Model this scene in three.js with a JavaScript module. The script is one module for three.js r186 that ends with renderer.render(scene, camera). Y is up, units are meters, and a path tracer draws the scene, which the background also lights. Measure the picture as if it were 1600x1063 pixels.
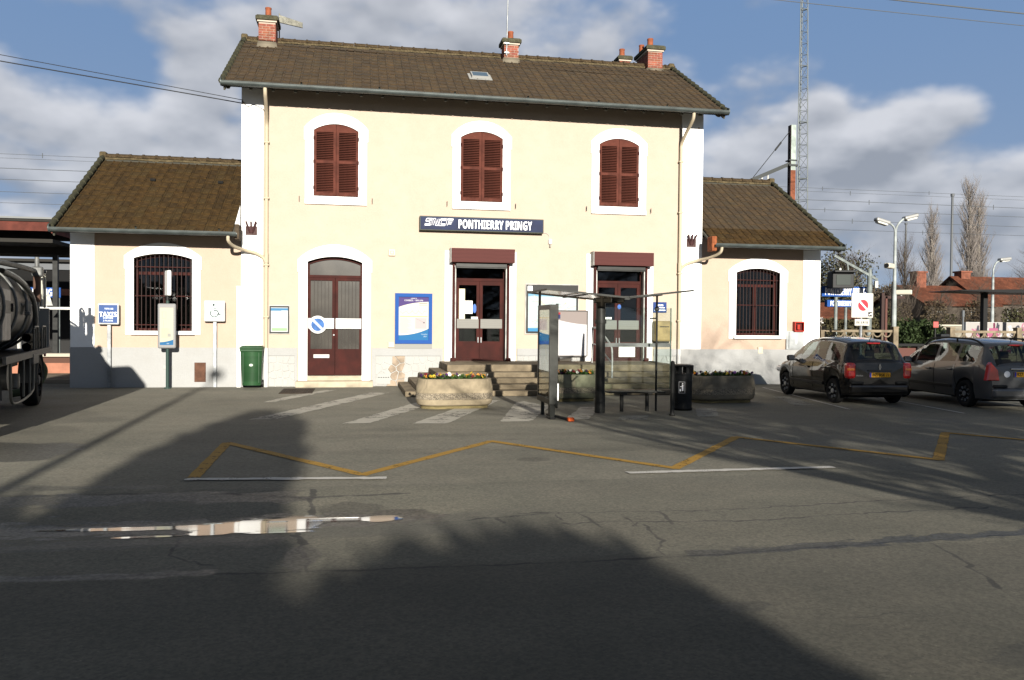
import * as THREE from 'three';
import { mergeGeometries } from 'three/addons/utils/BufferGeometryUtils.js';
import { RoundedBoxGeometry } from 'three/addons/geometries/RoundedBoxGeometry.js';
import { TextGeometry } from 'three/addons/geometries/TextGeometry.js';
import { FontLoader } from 'three/addons/loaders/FontLoader.js';

// ---------------------------------------------------------------- camera, sun, exposure
const scene = new THREE.Scene();
const camera = new THREE.PerspectiveCamera(44.56, 1600 / 1063, 0.1, 3000);
camera.rotation.order = 'YXZ';
camera.position.set(-3.542, 1.738, 23.375);
camera.rotation.set(-0.01815, -0.185, 0.0085);
const renderer = new THREE.WebGLRenderer({ antialias: true });
renderer.toneMapping = THREE.LinearToneMapping;
renderer.toneMappingExposure = 2.2;
renderer.shadowMap.enabled = true;
const SUN_DIR = new THREE.Vector3(0.035, 0.25, 1).normalize();
const sun = new THREE.DirectionalLight(new THREE.Color(1, 0.94, 0.84), 5);
sun.position.copy(SUN_DIR).multiplyScalar(120);
sun.castShadow = true;
sun.shadow.mapSize.set(4096, 4096);
Object.assign(sun.shadow.camera, { left: -40, right: 40, top: 40, bottom: -40, near: 1, far: 320 });
scene.add(sun, sun.target);

// ---------------------------------------------------------------- numbers
function rng(seed) { let a = seed >>> 0; return () => { a = (a + 0x6D2B79F5) | 0; let t = Math.imul(a ^ (a >>> 15), 1 | a); t = (t + Math.imul(t ^ (t >>> 7), 61 | t)) ^ t; return ((t ^ (t >>> 14)) >>> 0) / 4294967296; }; }
const clamp = (v, a = 0, b = 1) => Math.min(b, Math.max(a, v));
const sstep = (a, b, x) => { const t = clamp((x - a) / (b - a)); return t * t * (3 - 2 * t); };
const lerp = (a, b, t) => a + (b - a) * t;
const HT = (() => { const r = rng(77), t = new Float32Array(65536); for (let i = 0; i < 65536; i++) t[i] = r(); return t; })();
const hash2 = (x, y) => HT[((x * 73 + y * 7919 + ((x * y) & 1023) * 31) >>> 0) & 65535];
function vnoise(x, y, per = 0) {
  let xi = Math.floor(x), yi = Math.floor(y); const fx = x - xi, fy = y - yi;
  let x1 = xi + 1, y1 = yi + 1;
  if (per) { xi = ((xi % per) + per) % per; yi = ((yi % per) + per) % per; x1 = ((x1 % per) + per) % per; y1 = ((y1 % per) + per) % per; }
  const u = fx * fx * (3 - 2 * fx), v = fy * fy * (3 - 2 * fy);
  const a = hash2(xi & 4095, yi & 4095), b = hash2(x1 & 4095, yi & 4095), c = hash2(xi & 4095, y1 & 4095), d = hash2(x1 & 4095, y1 & 4095);
  return a + (b - a) * u + (c - a) * v + (a - b - c + d) * u * v;
}
function fbm(x, y, o = 4, per = 0) { let s = 0, a = 0.5, n = 0; for (let i = 0; i < o; i++) { s += a * vnoise(x, y, per); n += a; a *= 0.5; x = x * 2 + (per ? 0 : 17.3); y = y * 2 + (per ? 0 : 9.1); per *= 2; } return s / n; }

// ---------------------------------------------------------------- sky: air and clouds, computed over the whole dome
{
  const SKY = 0.673, W = 3072, H = 1536, data = new Float32Array(W * H * 4);
  const P3 = (x, y, z) => { // value noise in three dimensions
    const xi = Math.floor(x), yi = Math.floor(y), zi = Math.floor(z), fx = x - xi, fy = y - yi, fz = z - zi;
    const u = fx * fx * (3 - 2 * fx), v = fy * fy * (3 - 2 * fy), w = fz * fz * (3 - 2 * fz);
    const h = (i, j, k) => HT[((i * 374761 + j * 668265 + k * 2147483 + ((i ^ (j * 5) ^ (k * 11)) & 255) * 977) >>> 0) & 65535];
    const l = (a, b, t) => a + (b - a) * t;
    return l(l(l(h(xi, yi, zi), h(xi + 1, yi, zi), u), l(h(xi, yi + 1, zi), h(xi + 1, yi + 1, zi), u), v), l(l(h(xi, yi, zi + 1), h(xi + 1, yi, zi + 1), u), l(h(xi, yi + 1, zi + 1), h(xi + 1, yi + 1, zi + 1), u), v), w);
  };
  const F3 = (x, y, z, o) => { let s = 0, a = 0.5, n = 0; for (let i = 0; i < o; i++) { s += a * P3(x, y, z); n += a; a *= 0.52; x = x * 2.03 + 5.1; y = y * 2.03 + 3.7; z = z * 2.03 + 8.3; } return s / n; };
  // cloud banks and clear gaps: azimuth and elevation in degrees, spread, strength (+ cloud, - clear)
  const BANKS = [[-20, 18.5, 5, 2.5, -0.2], [-14.2, 15.8, 4.2, 1.9, -0.36], [-19.5, 11.5, 6, 3, 0.16], [-9.5, 15.2, 3.2, 3, 0.3], [-3, 19.5, 6, 3, 0.22], [6, 20.5, 8, 2.6, 0.3], [16, 18.6, 7, 2.6, 0.18], [22, 15, 5, 2.5, 0.1],
    [33, 18.2, 7.5, 3.2, -0.42], [42, 15.5, 5.5, 4.6, -0.42], [36, 12.2, 3.2, 1.7, 0.5], [32.5, 11, 4, 1.7, 0.42], [39.3, 13.2, 1.5, 1.3, 0.32], [27, 10.8, 4.5, 2.6, 0.34], [31, 14.2, 2, 1.2, 0.24], [42, 8.6, 4, 2, 0.34], [35, 8, 9, 2.2, 0.22], [-13, 10.5, 7, 2.6, 0.22], [24.5, 13.2, 1.6, 1, -0.15]];
  const R = Math.PI / 180;
  const cover = (az, el) => {
    let b = 0;
    for (const [a, e, sa, se, k] of BANKS) { let d = az - a; if (d > 180) d -= 360; if (d < -180) d += 360; const q = (d / sa) ** 2 + ((el - e) / se) ** 2; if (q < 9) b += k * Math.exp(-q); }
    return b;
  };
  const dens = (az, el, fine) => {
    const e = (el + 6) * R, k = 1 / Math.tan(e * 0.5 + 0.12), x = Math.sin(az * R) * k, z = Math.cos(az * R) * k;
    const n = F3(x * 3.4 + 11, z * 3.4 + 4, el * 0.2, fine ? 7 : 5);
    return n + cover(az, el) + 0.08 * sstep(21, 42, el);
  };
  for (let j = 0; j < H; j++) {
    const el = ((j + 0.5) / H - 0.5) * 180;
    for (let i = 0; i < W; i++) {
      const o = (j * W + i) * 4; let r, g, b;
      if (el < -1.5) { r = 0.16; g = 0.15; b = 0.13; } else {
        const phi = ((i + 0.5) / W - 0.5) * 2 * Math.PI; // dir = (cos, ., sin)
        let az = Math.atan2(Math.cos(phi), -Math.sin(phi)) / R;
        const e = Math.max(el, 0);
        const h = Math.exp(-e / 11);
        const zen = 1 - 0.62 * sstep(20, 58, e); r = lerp(0.095, 0.25, h) * zen; g = lerp(0.178, 0.305, h) * zen; b = lerp(0.335, 0.375, h) * (zen - 0.04 * (1 - zen));
        const d = dens(az, e, true), up = dens(az, e + 1.1, false);
        const c = sstep(0.36, 0.72, d);
        const lit = clamp(0.48 + (d - up) * 1.8 - sstep(0.62, 1.0, d) * 0.28 + (vnoise(az * 0.35 + 40, e * 0.5) - 0.5) * 0.5);
        const cz = 1 - 0.66 * sstep(21, 55, e), cr = lerp(0.225, 0.50, lit) * cz, cg = lerp(0.24, 0.505, lit) * cz, cb = lerp(0.27, 0.53, lit) * cz;
        const m = c * (0.92 - 0.25 * h);
        r = lerp(r, cr, m); g = lerp(g, cg, m); b = lerp(b, cb, m);
      }
      data[o] = r * SKY; data[o + 1] = g * SKY; data[o + 2] = b * SKY; data[o + 3] = 1;
    }
  }
  const sky = new THREE.DataTexture(data, W, H, THREE.RGBAFormat, THREE.FloatType);
  sky.mapping = THREE.EquirectangularReflectionMapping; sky.magFilter = THREE.LinearFilter; sky.needsUpdate = true;
  scene.background = sky; scene.environment = sky;
}

// ---------------------------------------------------------------- geometry helpers
const V = (x, y, z) => new THREE.Vector3(x, y, z);
function prep(g) {
  if (g.index) g = g.toNonIndexed();
  if (!g.attributes.normal) g.computeVertexNormals();
  if (!g.attributes.uv) uvm(g);
  for (const k of Object.keys(g.attributes)) if (!['position', 'normal', 'uv', 'color'].includes(k)) g.deleteAttribute(k);
  g.morphAttributes = {};
  return g;
}
function uvm(g) { // uv in metres from the dominant axis of the normal
  const p = g.attributes.position, n = g.attributes.normal, u = new Float32Array(p.count * 2);
  for (let i = 0; i < p.count; i++) {
    const ax = Math.abs(n.getX(i)), ay = Math.abs(n.getY(i)), az = Math.abs(n.getZ(i));
    if (ay >= ax && ay >= az) { u[2 * i] = p.getX(i); u[2 * i + 1] = p.getZ(i); } else if (ax >= az) { u[2 * i] = p.getZ(i); u[2 * i + 1] = p.getY(i); } else { u[2 * i] = p.getX(i); u[2 * i + 1] = p.getY(i); }
  }
  g.setAttribute('uv', new THREE.BufferAttribute(u, 2)); return g;
}
function merge(list, keepUV) {
  list = list.flat(9).map(prep);
  if (!keepUV) list.forEach(uvm);
  if (list.some(g => g.attributes.color)) list.forEach(g => { if (!g.attributes.color) g.setAttribute('color', new THREE.BufferAttribute(new Float32Array(g.attributes.position.count * 3).fill(1), 3)); });
  return list.length === 1 ? list[0] : mergeGeometries(list);
}
const tr = (g, x = 0, y = 0, z = 0) => (g.translate(x, y, z), g);
const box = (x0, x1, y0, y1, z0, z1) => tr(new THREE.BoxGeometry(x1 - x0, y1 - y0, z1 - z0), (x0 + x1) / 2, (y0 + y1) / 2, (z0 + z1) / 2);
const rbox = (x0, x1, y0, y1, z0, z1, r = 0.01, s = 2) => tr(new RoundedBoxGeometry(x1 - x0, y1 - y0, z1 - z0, s, Math.min(r, (x1 - x0) / 2.01, (y1 - y0) / 2.01, (z1 - z0) / 2.01)), (x0 + x1) / 2, (y0 + y1) / 2, (z0 + z1) / 2);
const cyl = (r0, r1, h, x = 0, y = 0, z = 0, s = 16) => tr(new THREE.CylinderGeometry(r1, r0, h, s), x, y + h / 2, z); // r0 at the foot
function rod(a, b, r, s = 8, r2 = r) { // round bar from a to b
  a = V(...a); b = V(...b); const d = b.clone().sub(a), l = d.length();
  const g = new THREE.CylinderGeometry(r2, r, l, s); g.translate(0, l / 2, 0);
  g.applyQuaternion(new THREE.Quaternion().setFromUnitVectors(V(0, 1, 0), d.normalize())); g.translate(a.x, a.y, a.z); return g;
}
function bar(a, b, w, h) { // square bar from a to b
  a = V(...a); b = V(...b); const d = b.clone().sub(a), l = d.length(), m = new THREE.Matrix4().lookAt(b, a, Math.abs(d.y) > 0.95 * l ? V(0, 0, 1) : V(0, 1, 0));
  const g = new THREE.BoxGeometry(w, h, l); g.applyMatrix4(m); g.translate((a.x + b.x) / 2, (a.y + b.y) / 2, (a.z + b.z) / 2); return g;
}
const tube = (pts, r, n = 20, s = 8) => new THREE.TubeGeometry(new THREE.CatmullRomCurve3(pts.map(p => V(...p)), false, 'centripetal'), n, r, s, false);
const poly = pts => new THREE.Shape(pts.map(p => new THREE.Vector2(p[0], p[1])));
function ext(shape, z0, z1, bevel = 0, cs = 10) {
  const g = new THREE.ExtrudeGeometry(shape, { depth: z1 - z0 - 2 * bevel, bevelEnabled: bevel > 0, bevelThickness: bevel, bevelSize: bevel, bevelOffset: -bevel, bevelSegments: 1, curveSegments: cs });
  return tr(g, 0, 0, z0 + bevel);
}
const sheet = (pts, y) => { // flat polygon on the ground, points as [x, z]
  const g = new THREE.ShapeGeometry(poly(pts.map(([x, z]) => [x, -z]))); g.rotateX(-Math.PI / 2); g.translate(0, y, 0); return uvm(g);
};
function archShape(hw, y0, ys, ya, cx = 0) { // opening: straight jambs, segmental head
  const s = new THREE.Shape(), rise = ya - ys, r = (hw * hw + rise * rise) / (2 * rise), a = Math.asin(hw / r);
  s.moveTo(cx - hw, y0); s.lineTo(cx + hw, y0); s.lineTo(cx + hw, ys); s.absarc(cx, ya - r, r, Math.PI / 2 - a, Math.PI / 2 + a, false); s.lineTo(cx - hw, y0); return s;
}
const asHole = s => { const p = new THREE.Path(s.getPoints(10)); return p; };

// ---------------------------------------------------------------- names, things, parts
const used = {};
function numbered(n) { if (used[n] === undefined) { used[n] = 0; return n; } used[n]++; return n + '_' + String(used[n]).padStart(3, '0'); }
function shade(o) { o.castShadow = true; o.receiveShadow = true; return o; }
function thing(name, label, category, pos = [0, 0, 0], turn = 0, group) {
  const o = new THREE.Group(); o.name = numbered(name); o.position.set(...pos); o.rotation.y = turn; o.userData = { label, category };
  if (group) o.userData.group = group; scene.add(o); return o;
}
function part(parent, name, geo, mat, keepUV) { const m = shade(new THREE.Mesh(merge(Array.isArray(geo) ? geo : [geo], keepUV), mat)); m.name = name; parent.add(m); return m; }
function raw(parent, name, geo, mat) { const m = shade(new THREE.Mesh(geo, mat)); m.name = name; parent.add(m); return m; } // shares the geometry
function stuff(m, label) { m.userData.kind = 'stuff'; if (label) m.userData.label = label; return m; }
function struct(name, geo, mat, label, keepUV) { const m = shade(new THREE.Mesh(merge(Array.isArray(geo) ? geo : [geo], keepUV), mat)); m.name = numbered(name); m.userData = { kind: 'structure' }; if (label) m.userData.label = label; scene.add(m); return m; }
function single(name, label, category, geo, mat, group) { const m = shade(new THREE.Mesh(merge(Array.isArray(geo) ? geo : [geo]), mat)); m.name = numbered(name); m.userData = { label, category }; if (group) m.userData.group = group; scene.add(m); return m; }

// ---------------------------------------------------------------- procedural textures and materials
function dtex(w, h, fn, srgb = true, wrap = THREE.RepeatWrapping) { // fn(u, v) -> [r, g, b] 0..1 as seen
  const d = new Uint8Array(w * h * 4);
  for (let j = 0; j < h; j++) for (let i = 0; i < w; i++) { const c = fn(i / w, j / h, i, j), o = (j * w + i) * 4; d[o] = clamp(c[0]) * 255; d[o + 1] = clamp(c[1]) * 255; d[o + 2] = clamp(c[2]) * 255; d[o + 3] = c.length > 3 ? clamp(c[3]) * 255 : 255; }
  const t = new THREE.DataTexture(d, w, h, THREE.RGBAFormat); t.magFilter = THREE.LinearFilter; t.minFilter = THREE.LinearMipmapLinearFilter; t.wrapS = t.wrapT = wrap; if (srgb) t.colorSpace = THREE.SRGBColorSpace; t.needsUpdate = true; return t;
}
const rep = (t, x, y = x) => { const c = t.clone(); c.repeat.set(x, y); c.needsUpdate = true; return c; };
const grey = v => [v, v, v];
const T = {
  plaster: dtex(512, 512, (u, v) => { const a = fbm(u * 8, v * 8, 5, 8), b = fbm(u * 64 + 3, v * 64, 2, 64); const w = 0.945 + 0.035 * a + 0.02 * (b - 0.5); return [w, w * (0.995 + 0.006 * a), w * (0.985 + 0.016 * a)]; }),
  plasterBump: dtex(512, 512, (u, v) => grey(0.5 * fbm(u * 16, v * 16, 4, 16) + 0.5 * fbm(u * 96, v * 96, 2, 96)), false),
  mottle: dtex(512, 512, (u, v) => { const a = fbm(u * 6, v * 6, 6, 6); return grey(0.72 + 0.42 * (a - 0.2) * 0.9); }),
  speck: dtex(512, 512, (u, v, i, j) => grey(0.7 + 0.3 * hash2(i * 3 + 7, j * 5 + 1) * (0.6 + 0.8 * fbm(u * 32, v * 32, 2, 32)))),
  grit: dtex(512, 512, (u, v) => { const a = fbm(u * 90, v * 90, 2, 90); return grey(a > 0.55 ? 0.95 : a > 0.45 ? 0.7 : 0.42); }),
  lichen: dtex(512, 512, (u, v) => { const a = fbm(u * 10, v * 10, 5, 10), b = fbm(u * 60 + 9, v * 60, 3, 60), c = fbm(u * 24 + 5, v * 24 + 2, 3, 24); let r = 0.66 + 0.34 * (a - 0.5) + 0.25 * (b - 0.5), g = r * (0.99), bl = r * 0.96; if (b * 0.6 + c * 0.4 > 0.70) { r = 0.98; g = 0.98; bl = 0.95; } return [r, g, bl]; }),
  brush: dtex(256, 256, (u, v) => grey(0.86 + 0.14 * fbm(u * 4, v * 64, 3, 4))),
};
const MB = {}; // material cache
function M(key, color, rough = 0.7, o = {}) {
  if (MB[key]) return MB[key];
  const { metal = 0, map, bump, bumpScale = 0.002, physical, ...more } = o;
  const C = Array.isArray(color) ? new THREE.Color().setRGB(...color) : new THREE.Color(color); if (!/white|letter|paper|glass|lens/.test(key)) C.multiplyScalar(0.69);
  const m = new THREE.MeshPhysicalMaterial({ color: C, roughness: rough, metalness: metal, specularIntensity: physical || metal > 0.3 ? 1 : 0.35, ...more });
  if (map) m.map = map; if (bump) { m.bumpMap = bump; m.bumpScale = bumpScale; }
  m.name = key; return MB[key] = m;
}
const pl = rep(T.plaster, 0.5), plb = rep(T.plasterBump, 0.5);
const cream = M('cream_render', [0.56, 0.46, 0.37], 0.92, { map: pl, bump: plb, bumpScale: 0.006 });
const creamWing = M('cream_render_wing', [0.55, 0.425, 0.335], 0.92, { map: pl, bump: plb, bumpScale: 0.006 });
const white = M('white_render', [0.80, 0.80, 0.79], 0.9, { map: pl, bump: plb, bumpScale: 0.004 });
const plinthM = M('plinth_paint', [0.42, 0.425, 0.42], 0.88, { map: pl, bump: plb, bumpScale: 0.006 });
const maroon = M('maroon_paint', [0.066, 0.011, 0.007], 0.75, { map: rep(T.mottle, 0.8) });
const shutterM = M('shutter_paint', [0.145, 0.043, 0.028], 0.85, { map: rep(T.mottle, 1.3) });
const rollerM = M('roller_box_paint', [0.10, 0.03, 0.026], 0.75, { map: rep(T.brush, 0.6) });
const zinc = M('green_zinc', [0.12, 0.145, 0.14], 0.5, { metal: 0.35, map: rep(T.mottle, 0.7) });
const galv = M('galvanised_steel', [0.42, 0.44, 0.45], 0.45, { metal: 0.6, map: rep(T.mottle, 2) });
const creamPipe = M('cream_pipe', [0.56, 0.48, 0.35], 0.6, { map: pl });
const whitePlastic = M('white_plastic', [0.68, 0.68, 0.66], 0.5, { map: rep(T.mottle, 0.4) });
const offWhite = M('off_white', [0.5, 0.5, 0.47], 0.6, { map: rep(T.mottle, 1) });
const darkMetal = M('dark_metal', [0.035, 0.036, 0.034], 0.45, { metal: 0.2, map: rep(T.mottle, 1.5) });
const black = M('black_paint', [0.014, 0.014, 0.014], 0.5);
const blackMatt = M('black_matt', [0.012, 0.012, 0.012], 0.95);
const signBlue = M('sign_blue', [0.012, 0.024, 0.085], 0.6, { map: rep(T.mottle, 0.6) });
const letterWhite = M('letter_white', [0.85, 0.85, 0.85], 0.5);
const glass = M('clear_glass', [0.88, 0.93, 0.91], 0.02, { physical: true, transmission: 1, thickness: 0, ior: 1.5 });
const doorGlass = M('dark_glass', [0.30, 0.33, 0.32], 0.03, { physical: true, transmission: 1, thickness: 0, ior: 1.5 });
const frosted = M('wired_glass', [0.055, 0.05, 0.042], 0.15, { physical: true, map: rep(T.mottle, 0.5) });
const stone = M('step_stone', [0.33, 0.265, 0.175], 0.85, { map: rep(T.mottle, 0.9), bump: plb, bumpScale: 0.004 });
const stoneTan = M('bare_stone', [0.50, 0.40, 0.30], 0.9, { map: rep(T.mottle, 1.4) });
const stoneWhite = M('painted_stone', [0.46, 0.465, 0.45], 0.88, { map: pl, bump: plb, bumpScale: 0.01 });
const concreteM = M('concrete', [0.36, 0.33, 0.27], 0.9, { map: rep(T.mottle, 0.8), bump: plb, bumpScale: 0.004 });
const font = await new FontLoader().loadAsync('fonts/droid/droid_sans_bold.typeface.json');
const fontR = await new FontLoader().loadAsync('fonts/droid/droid_sans_regular.typeface.json');
function text(str, size, depth = 0.006, f = font, sx = 1) { // centred in x and y, standing in the xy plane
  const g = new TextGeometry(str, { font: f, size, depth, curveSegments: 4, bevelEnabled: false }); g.computeBoundingBox(); const b = g.boundingBox;
  g.translate(-(b.min.x + b.max.x) / 2, -(b.min.y + b.max.y) / 2, 0); g.scale(sx, 1, 1); return g;
}
function textFit(str, width, cap, depth, f) { const g = text(str, cap / 0.714, depth, f); g.computeBoundingBox(); g.scale(width / (g.boundingBox.max.x - g.boundingBox.min.x), 1, 1); return g; }
function canvasTex(w, h, draw) { const c = document.createElement('canvas'); c.width = w; c.height = h; draw(c.getContext('2d'), w, h); const t = new THREE.CanvasTexture(c); t.colorSpace = THREE.SRGBColorSpace; t.magFilter = THREE.LinearFilter; return t; }
function printed(parent, name, x0, x1, y0, y1, z, tex, rough = 0.6) { // a flat print standing in the xy plane
  const g = new THREE.PlaneGeometry(x1 - x0, y1 - y0); g.translate((x0 + x1) / 2, (y0 + y1) / 2, z);
  return raw(parent, name, g, new THREE.MeshPhysicalMaterial({ map: tex, color: new THREE.Color().setRGB(0.38, 0.38, 0.38), roughness: rough, specularIntensity: 0.3 }));
}
function frame(x0, x1, y0, y1, z0, z1, w, wb = w, wt = w) { return [box(x0, x1, y0, y0 + wb, z0, z1), box(x0, x1, y1 - wt, y1, z0, z1), box(x0, x0 + w, y0 + wb, y1 - wt, z0, z1), box(x1 - w, x1, y0 + wb, y1 - wt, z0, z1)]; }

// ================================================================ ground
const gutterAmt = x => 1 - sstep(-3.0, -1.5, x);
function groundY(x, z) { // a shallow V-shaped gutter between road and forecourt
  let d = 0; if (z > 14.5 && z <= 15.55) d = (z - 14.5) / 1.05; else if (z > 15.55 && z < 16.55) d = (16.55 - z) / 1.0;
  return -0.070 * d * gutterAmt(x);
}
function asphaltTex(N, x0, x1, z0, z1, lines, blots, tone, seed) {
  const mask = new Float32Array(N * N), wet = new Float32Array(N * N), r = rng(seed), sx = N / (x1 - x0), sz = N / (z1 - z0);
  const stamp = (arr, x, z, rad, k) => { const ci = (x - x0) * sx, cj = (z - z0) * sz, ri = rad * sx, rj = rad * sz; for (let j = Math.max(0, Math.floor(cj - rj)); j <= Math.min(N - 1, cj + rj); j++) for (let i = Math.max(0, Math.floor(ci - ri)); i <= Math.min(N - 1, ci + ri); i++) { const q = ((i - ci) / ri) ** 2 + ((j - cj) / rj) ** 2; if (q < 1) arr[j * N + i] = Math.max(arr[j * N + i], k * Math.min(1, (1 - q) * 2)); } };
  for (const [pts, w, k, jit] of lines) for (let s = 0; s < pts.length - 1; s++) {
    const [ax, az] = pts[s], [bx, bz] = pts[s + 1], L = Math.hypot(bx - ax, bz - az), n = Math.ceil(L / 0.008);
    for (let i = 0; i < n; i++) { const t = i / n, wob = (fbm((ax + (bx - ax) * t) * 6 + s * 3.1, (az + (bz - az) * t) * 6, 3) - 0.5) * 2 * jit, wob2 = (fbm((ax + (bx - ax) * t) * 9 + 30, (az + (bz - az) * t) * 9, 3) - 0.5) * 2 * jit; const g = fbm((ax + (bx - ax) * t) * 5, (az + (bz - az) * t) * 5 + 60, 2); stamp(mask, ax + (bx - ax) * t + wob, az + (bz - az) * t + wob2, w * (0.35 + 1.3 * g * g * 1.6), k * (0.5 + 0.6 * g)); }
  }
  const d = new Uint8Array(N * N * 4), rg = new Uint8Array(N * N * 4);
  for (let j = 0; j < N; j++) for (let i = 0; i < N; i++) {
    const x = x0 + i / sx, z = z0 + j / sz, o = j * N + i;
    let w = 0; for (const b of blots) w = Math.max(w, b(x, z));
    const big = fbm(x * 0.35 + 3, z * 0.5 + 8, 3), mid = fbm(x * 2.1, z * 2.6 + 20, 3), fine = hash2((i * 5 + seed) & 4095, (j * 3 + 11) & 4095), agg = vnoise(x * 55, z * 55), tyre = fbm(x * 0.12, z * 1.6 + 50, 3);
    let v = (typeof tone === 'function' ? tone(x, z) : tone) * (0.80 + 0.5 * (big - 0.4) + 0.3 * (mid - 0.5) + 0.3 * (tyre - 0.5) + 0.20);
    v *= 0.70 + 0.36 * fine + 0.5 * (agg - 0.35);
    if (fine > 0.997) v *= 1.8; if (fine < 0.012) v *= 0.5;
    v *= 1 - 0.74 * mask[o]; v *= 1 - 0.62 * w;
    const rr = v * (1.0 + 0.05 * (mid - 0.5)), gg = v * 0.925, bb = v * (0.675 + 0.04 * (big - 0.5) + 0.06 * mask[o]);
    const enc = c => 255 * (c <= 0.0031308 ? c * 12.92 : 1.055 * Math.pow(Math.max(c, 0), 1 / 2.4) - 0.055);
    d[o * 4] = enc(rr); d[o * 4 + 1] = enc(gg); d[o * 4 + 2] = enc(bb); d[o * 4 + 3] = 255;
    const ro = 0.93 - 0.5 * w * (0.6 + 0.4 * agg); rg[o * 4] = rg[o * 4 + 2] = 0; rg[o * 4 + 1] = 255 * ro; rg[o * 4 + 3] = 255;
  }
  const mk = (a, s) => { const t = new THREE.DataTexture(a, N, N, THREE.RGBAFormat); t.magFilter = THREE.LinearFilter; t.wrapS = t.wrapT = THREE.MirroredRepeatWrapping; if (s) t.colorSpace = THREE.SRGBColorSpace; t.needsUpdate = true; return t; };
  return [mk(d, true), mk(rg, false)];
}
const blob = (cx, cz, rx, rz, k = 1, f = 2.5) => (x, z) => { const q = ((x - cx) / rx) ** 2 + ((z - cz) / rz) ** 2; if (q > 2.5) return 0; return k * sstep(1.05, 0.75, q + (fbm(x * f, z * f + 7, 4) - 0.5) * 1.8); };
const band = (pts, w, k = 1, f = 3) => (x, z) => { let m = 9; for (let s = 0; s < pts.length - 1; s++) { const [ax, az] = pts[s], [bx, bz] = pts[s + 1], t = clamp(((x - ax) * (bx - ax) + (z - az) * (bz - az)) / ((bx - ax) ** 2 + (bz - az) ** 2)); m = Math.min(m, Math.hypot(x - ax - t * (bx - ax), z - az - t * (bz - az))); } if (m > w * 2.4) return 0; return k * sstep(1.1, 0.7, m / w + (fbm(x * f, z * f * 2, 4) - 0.5) * 2.2); };
const CR = 0.017;
const [roadMap, roadRough] = asphaltTex(2048, -9, 7, 14.35, 24.35, [
  [[[-9, 17.25], [-5.89, 17.29], [-5.07, 17.34], [-4.05, 17.43]], 0.03, 1, 0.03], [[[-4.05, 17.43], [-2.89, 17.47], [-1.95, 17.49], [-0.78, 17.47], [0.48, 17.36], [2.05, 17.27], [7, 16.9]], 0.018, 0.95, 0.03],
  [[[-4.01, 14.45], [-3.95, 15.13], [-3.99, 15.67], [-4.03, 16.36], [-3.94, 16.68], [-3.94, 17.04], [-3.87, 17.43]], 0.028, 0.95, 0.05],
  [[[-9, 14.4], [-7.01, 14.45], [-6.14, 14.45], [-4.99, 14.55], [-4.02, 14.81], [-2.99, 14.75]], 0.03, 0.9, 0.03],
  [[[-3.08, 16.06], [-2.61, 15.95], [-2.13, 15.9], [-1.17, 15.96], [-0.31, 16.03], [1.08, 15.92], [3.39, 15.79], [7, 15.6]], CR, 0.9, 0.05],
  [[[-1.75, 16.33], [-1.06, 16.36], [-0.2, 16.49], [0.46, 16.41], [1.15, 16.36], [2.2, 16.32], [5, 16.2]], CR, 0.9, 0.05],
  [[[-2.04, 15.83], [-1.7, 15.88], [-1.72, 16.19]], CR, 0.9, 0.05], [[[-1.13, 16.22], [-1.17, 16.51], [-1.06, 16.36]], CR, 0.9, 0.04], [[[-0.77, 16.0], [-0.79, 16.52]], CR, 0.8, 0.05], [[[-1.51, 15.95], [-1.44, 16.54]], CR, 0.8, 0.05], [[[-2.3, 15.92], [-2.25, 16.2]], CR, 0.8, 0.05],
  [[[-1.08, 16.45], [-1.12, 17.01], [-1.25, 17.28], [-1.25, 17.43]], CR, 0.85, 0.05], [[[1.03, 17.4], [0.91, 17.97], [0.69, 18.54]], CR, 0.85, 0.05], [[[-4.97, 16.3], [-4.9, 16.9], [-4.55, 17.2]], 0.02, 0.8, 0.06],
  [[[-0.6, 18.9], [-0.3, 18.85], [-0.1, 18.95]], 0.006, 0.6, 0.03],
], [band([[-9, 14.6], [-5.1, 14.65], [-4.3, 14.8]], 0.22, 0.9), band([[-8, 15.6], [-6, 15.75], [-4.9, 15.7], [-3.95, 15.7], [-3.1, 15.65]], 0.36, 1.0, 4), band([[-7, 16.5], [-5, 16.45], [-4.3, 16.4]], 0.22, 0.6), band([[-9, 17.25], [-5.89, 17.29], [-4.6, 17.36]], 0.10, 0.9), band([[-0.95, 17.42], [-0.09, 17.37], [0.8, 17.3], [2.2, 17.22], [5, 17.0]], 0.10, 0.9, 7), blob(-3.94, 17.1, 0.13, 0.35, 0.8, 6), blob(-3.6, 15.25, 0.35, 0.22, 0.6, 5), band([[-9, 21.0], [-2, 21.2], [7, 21.0]], 0.4, 0.25, 1.5), blob(0.2, 19.6, 0.5, 0.2, 0.3, 4), blob(-1.2, 18.6, 0.2, 0.1, 0.4, 6)], (x, z) => lerp(0.102, 0.071, sstep(17.30, 17.50, z + 0.03 * Math.sin(x * 3))), 5);
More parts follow.
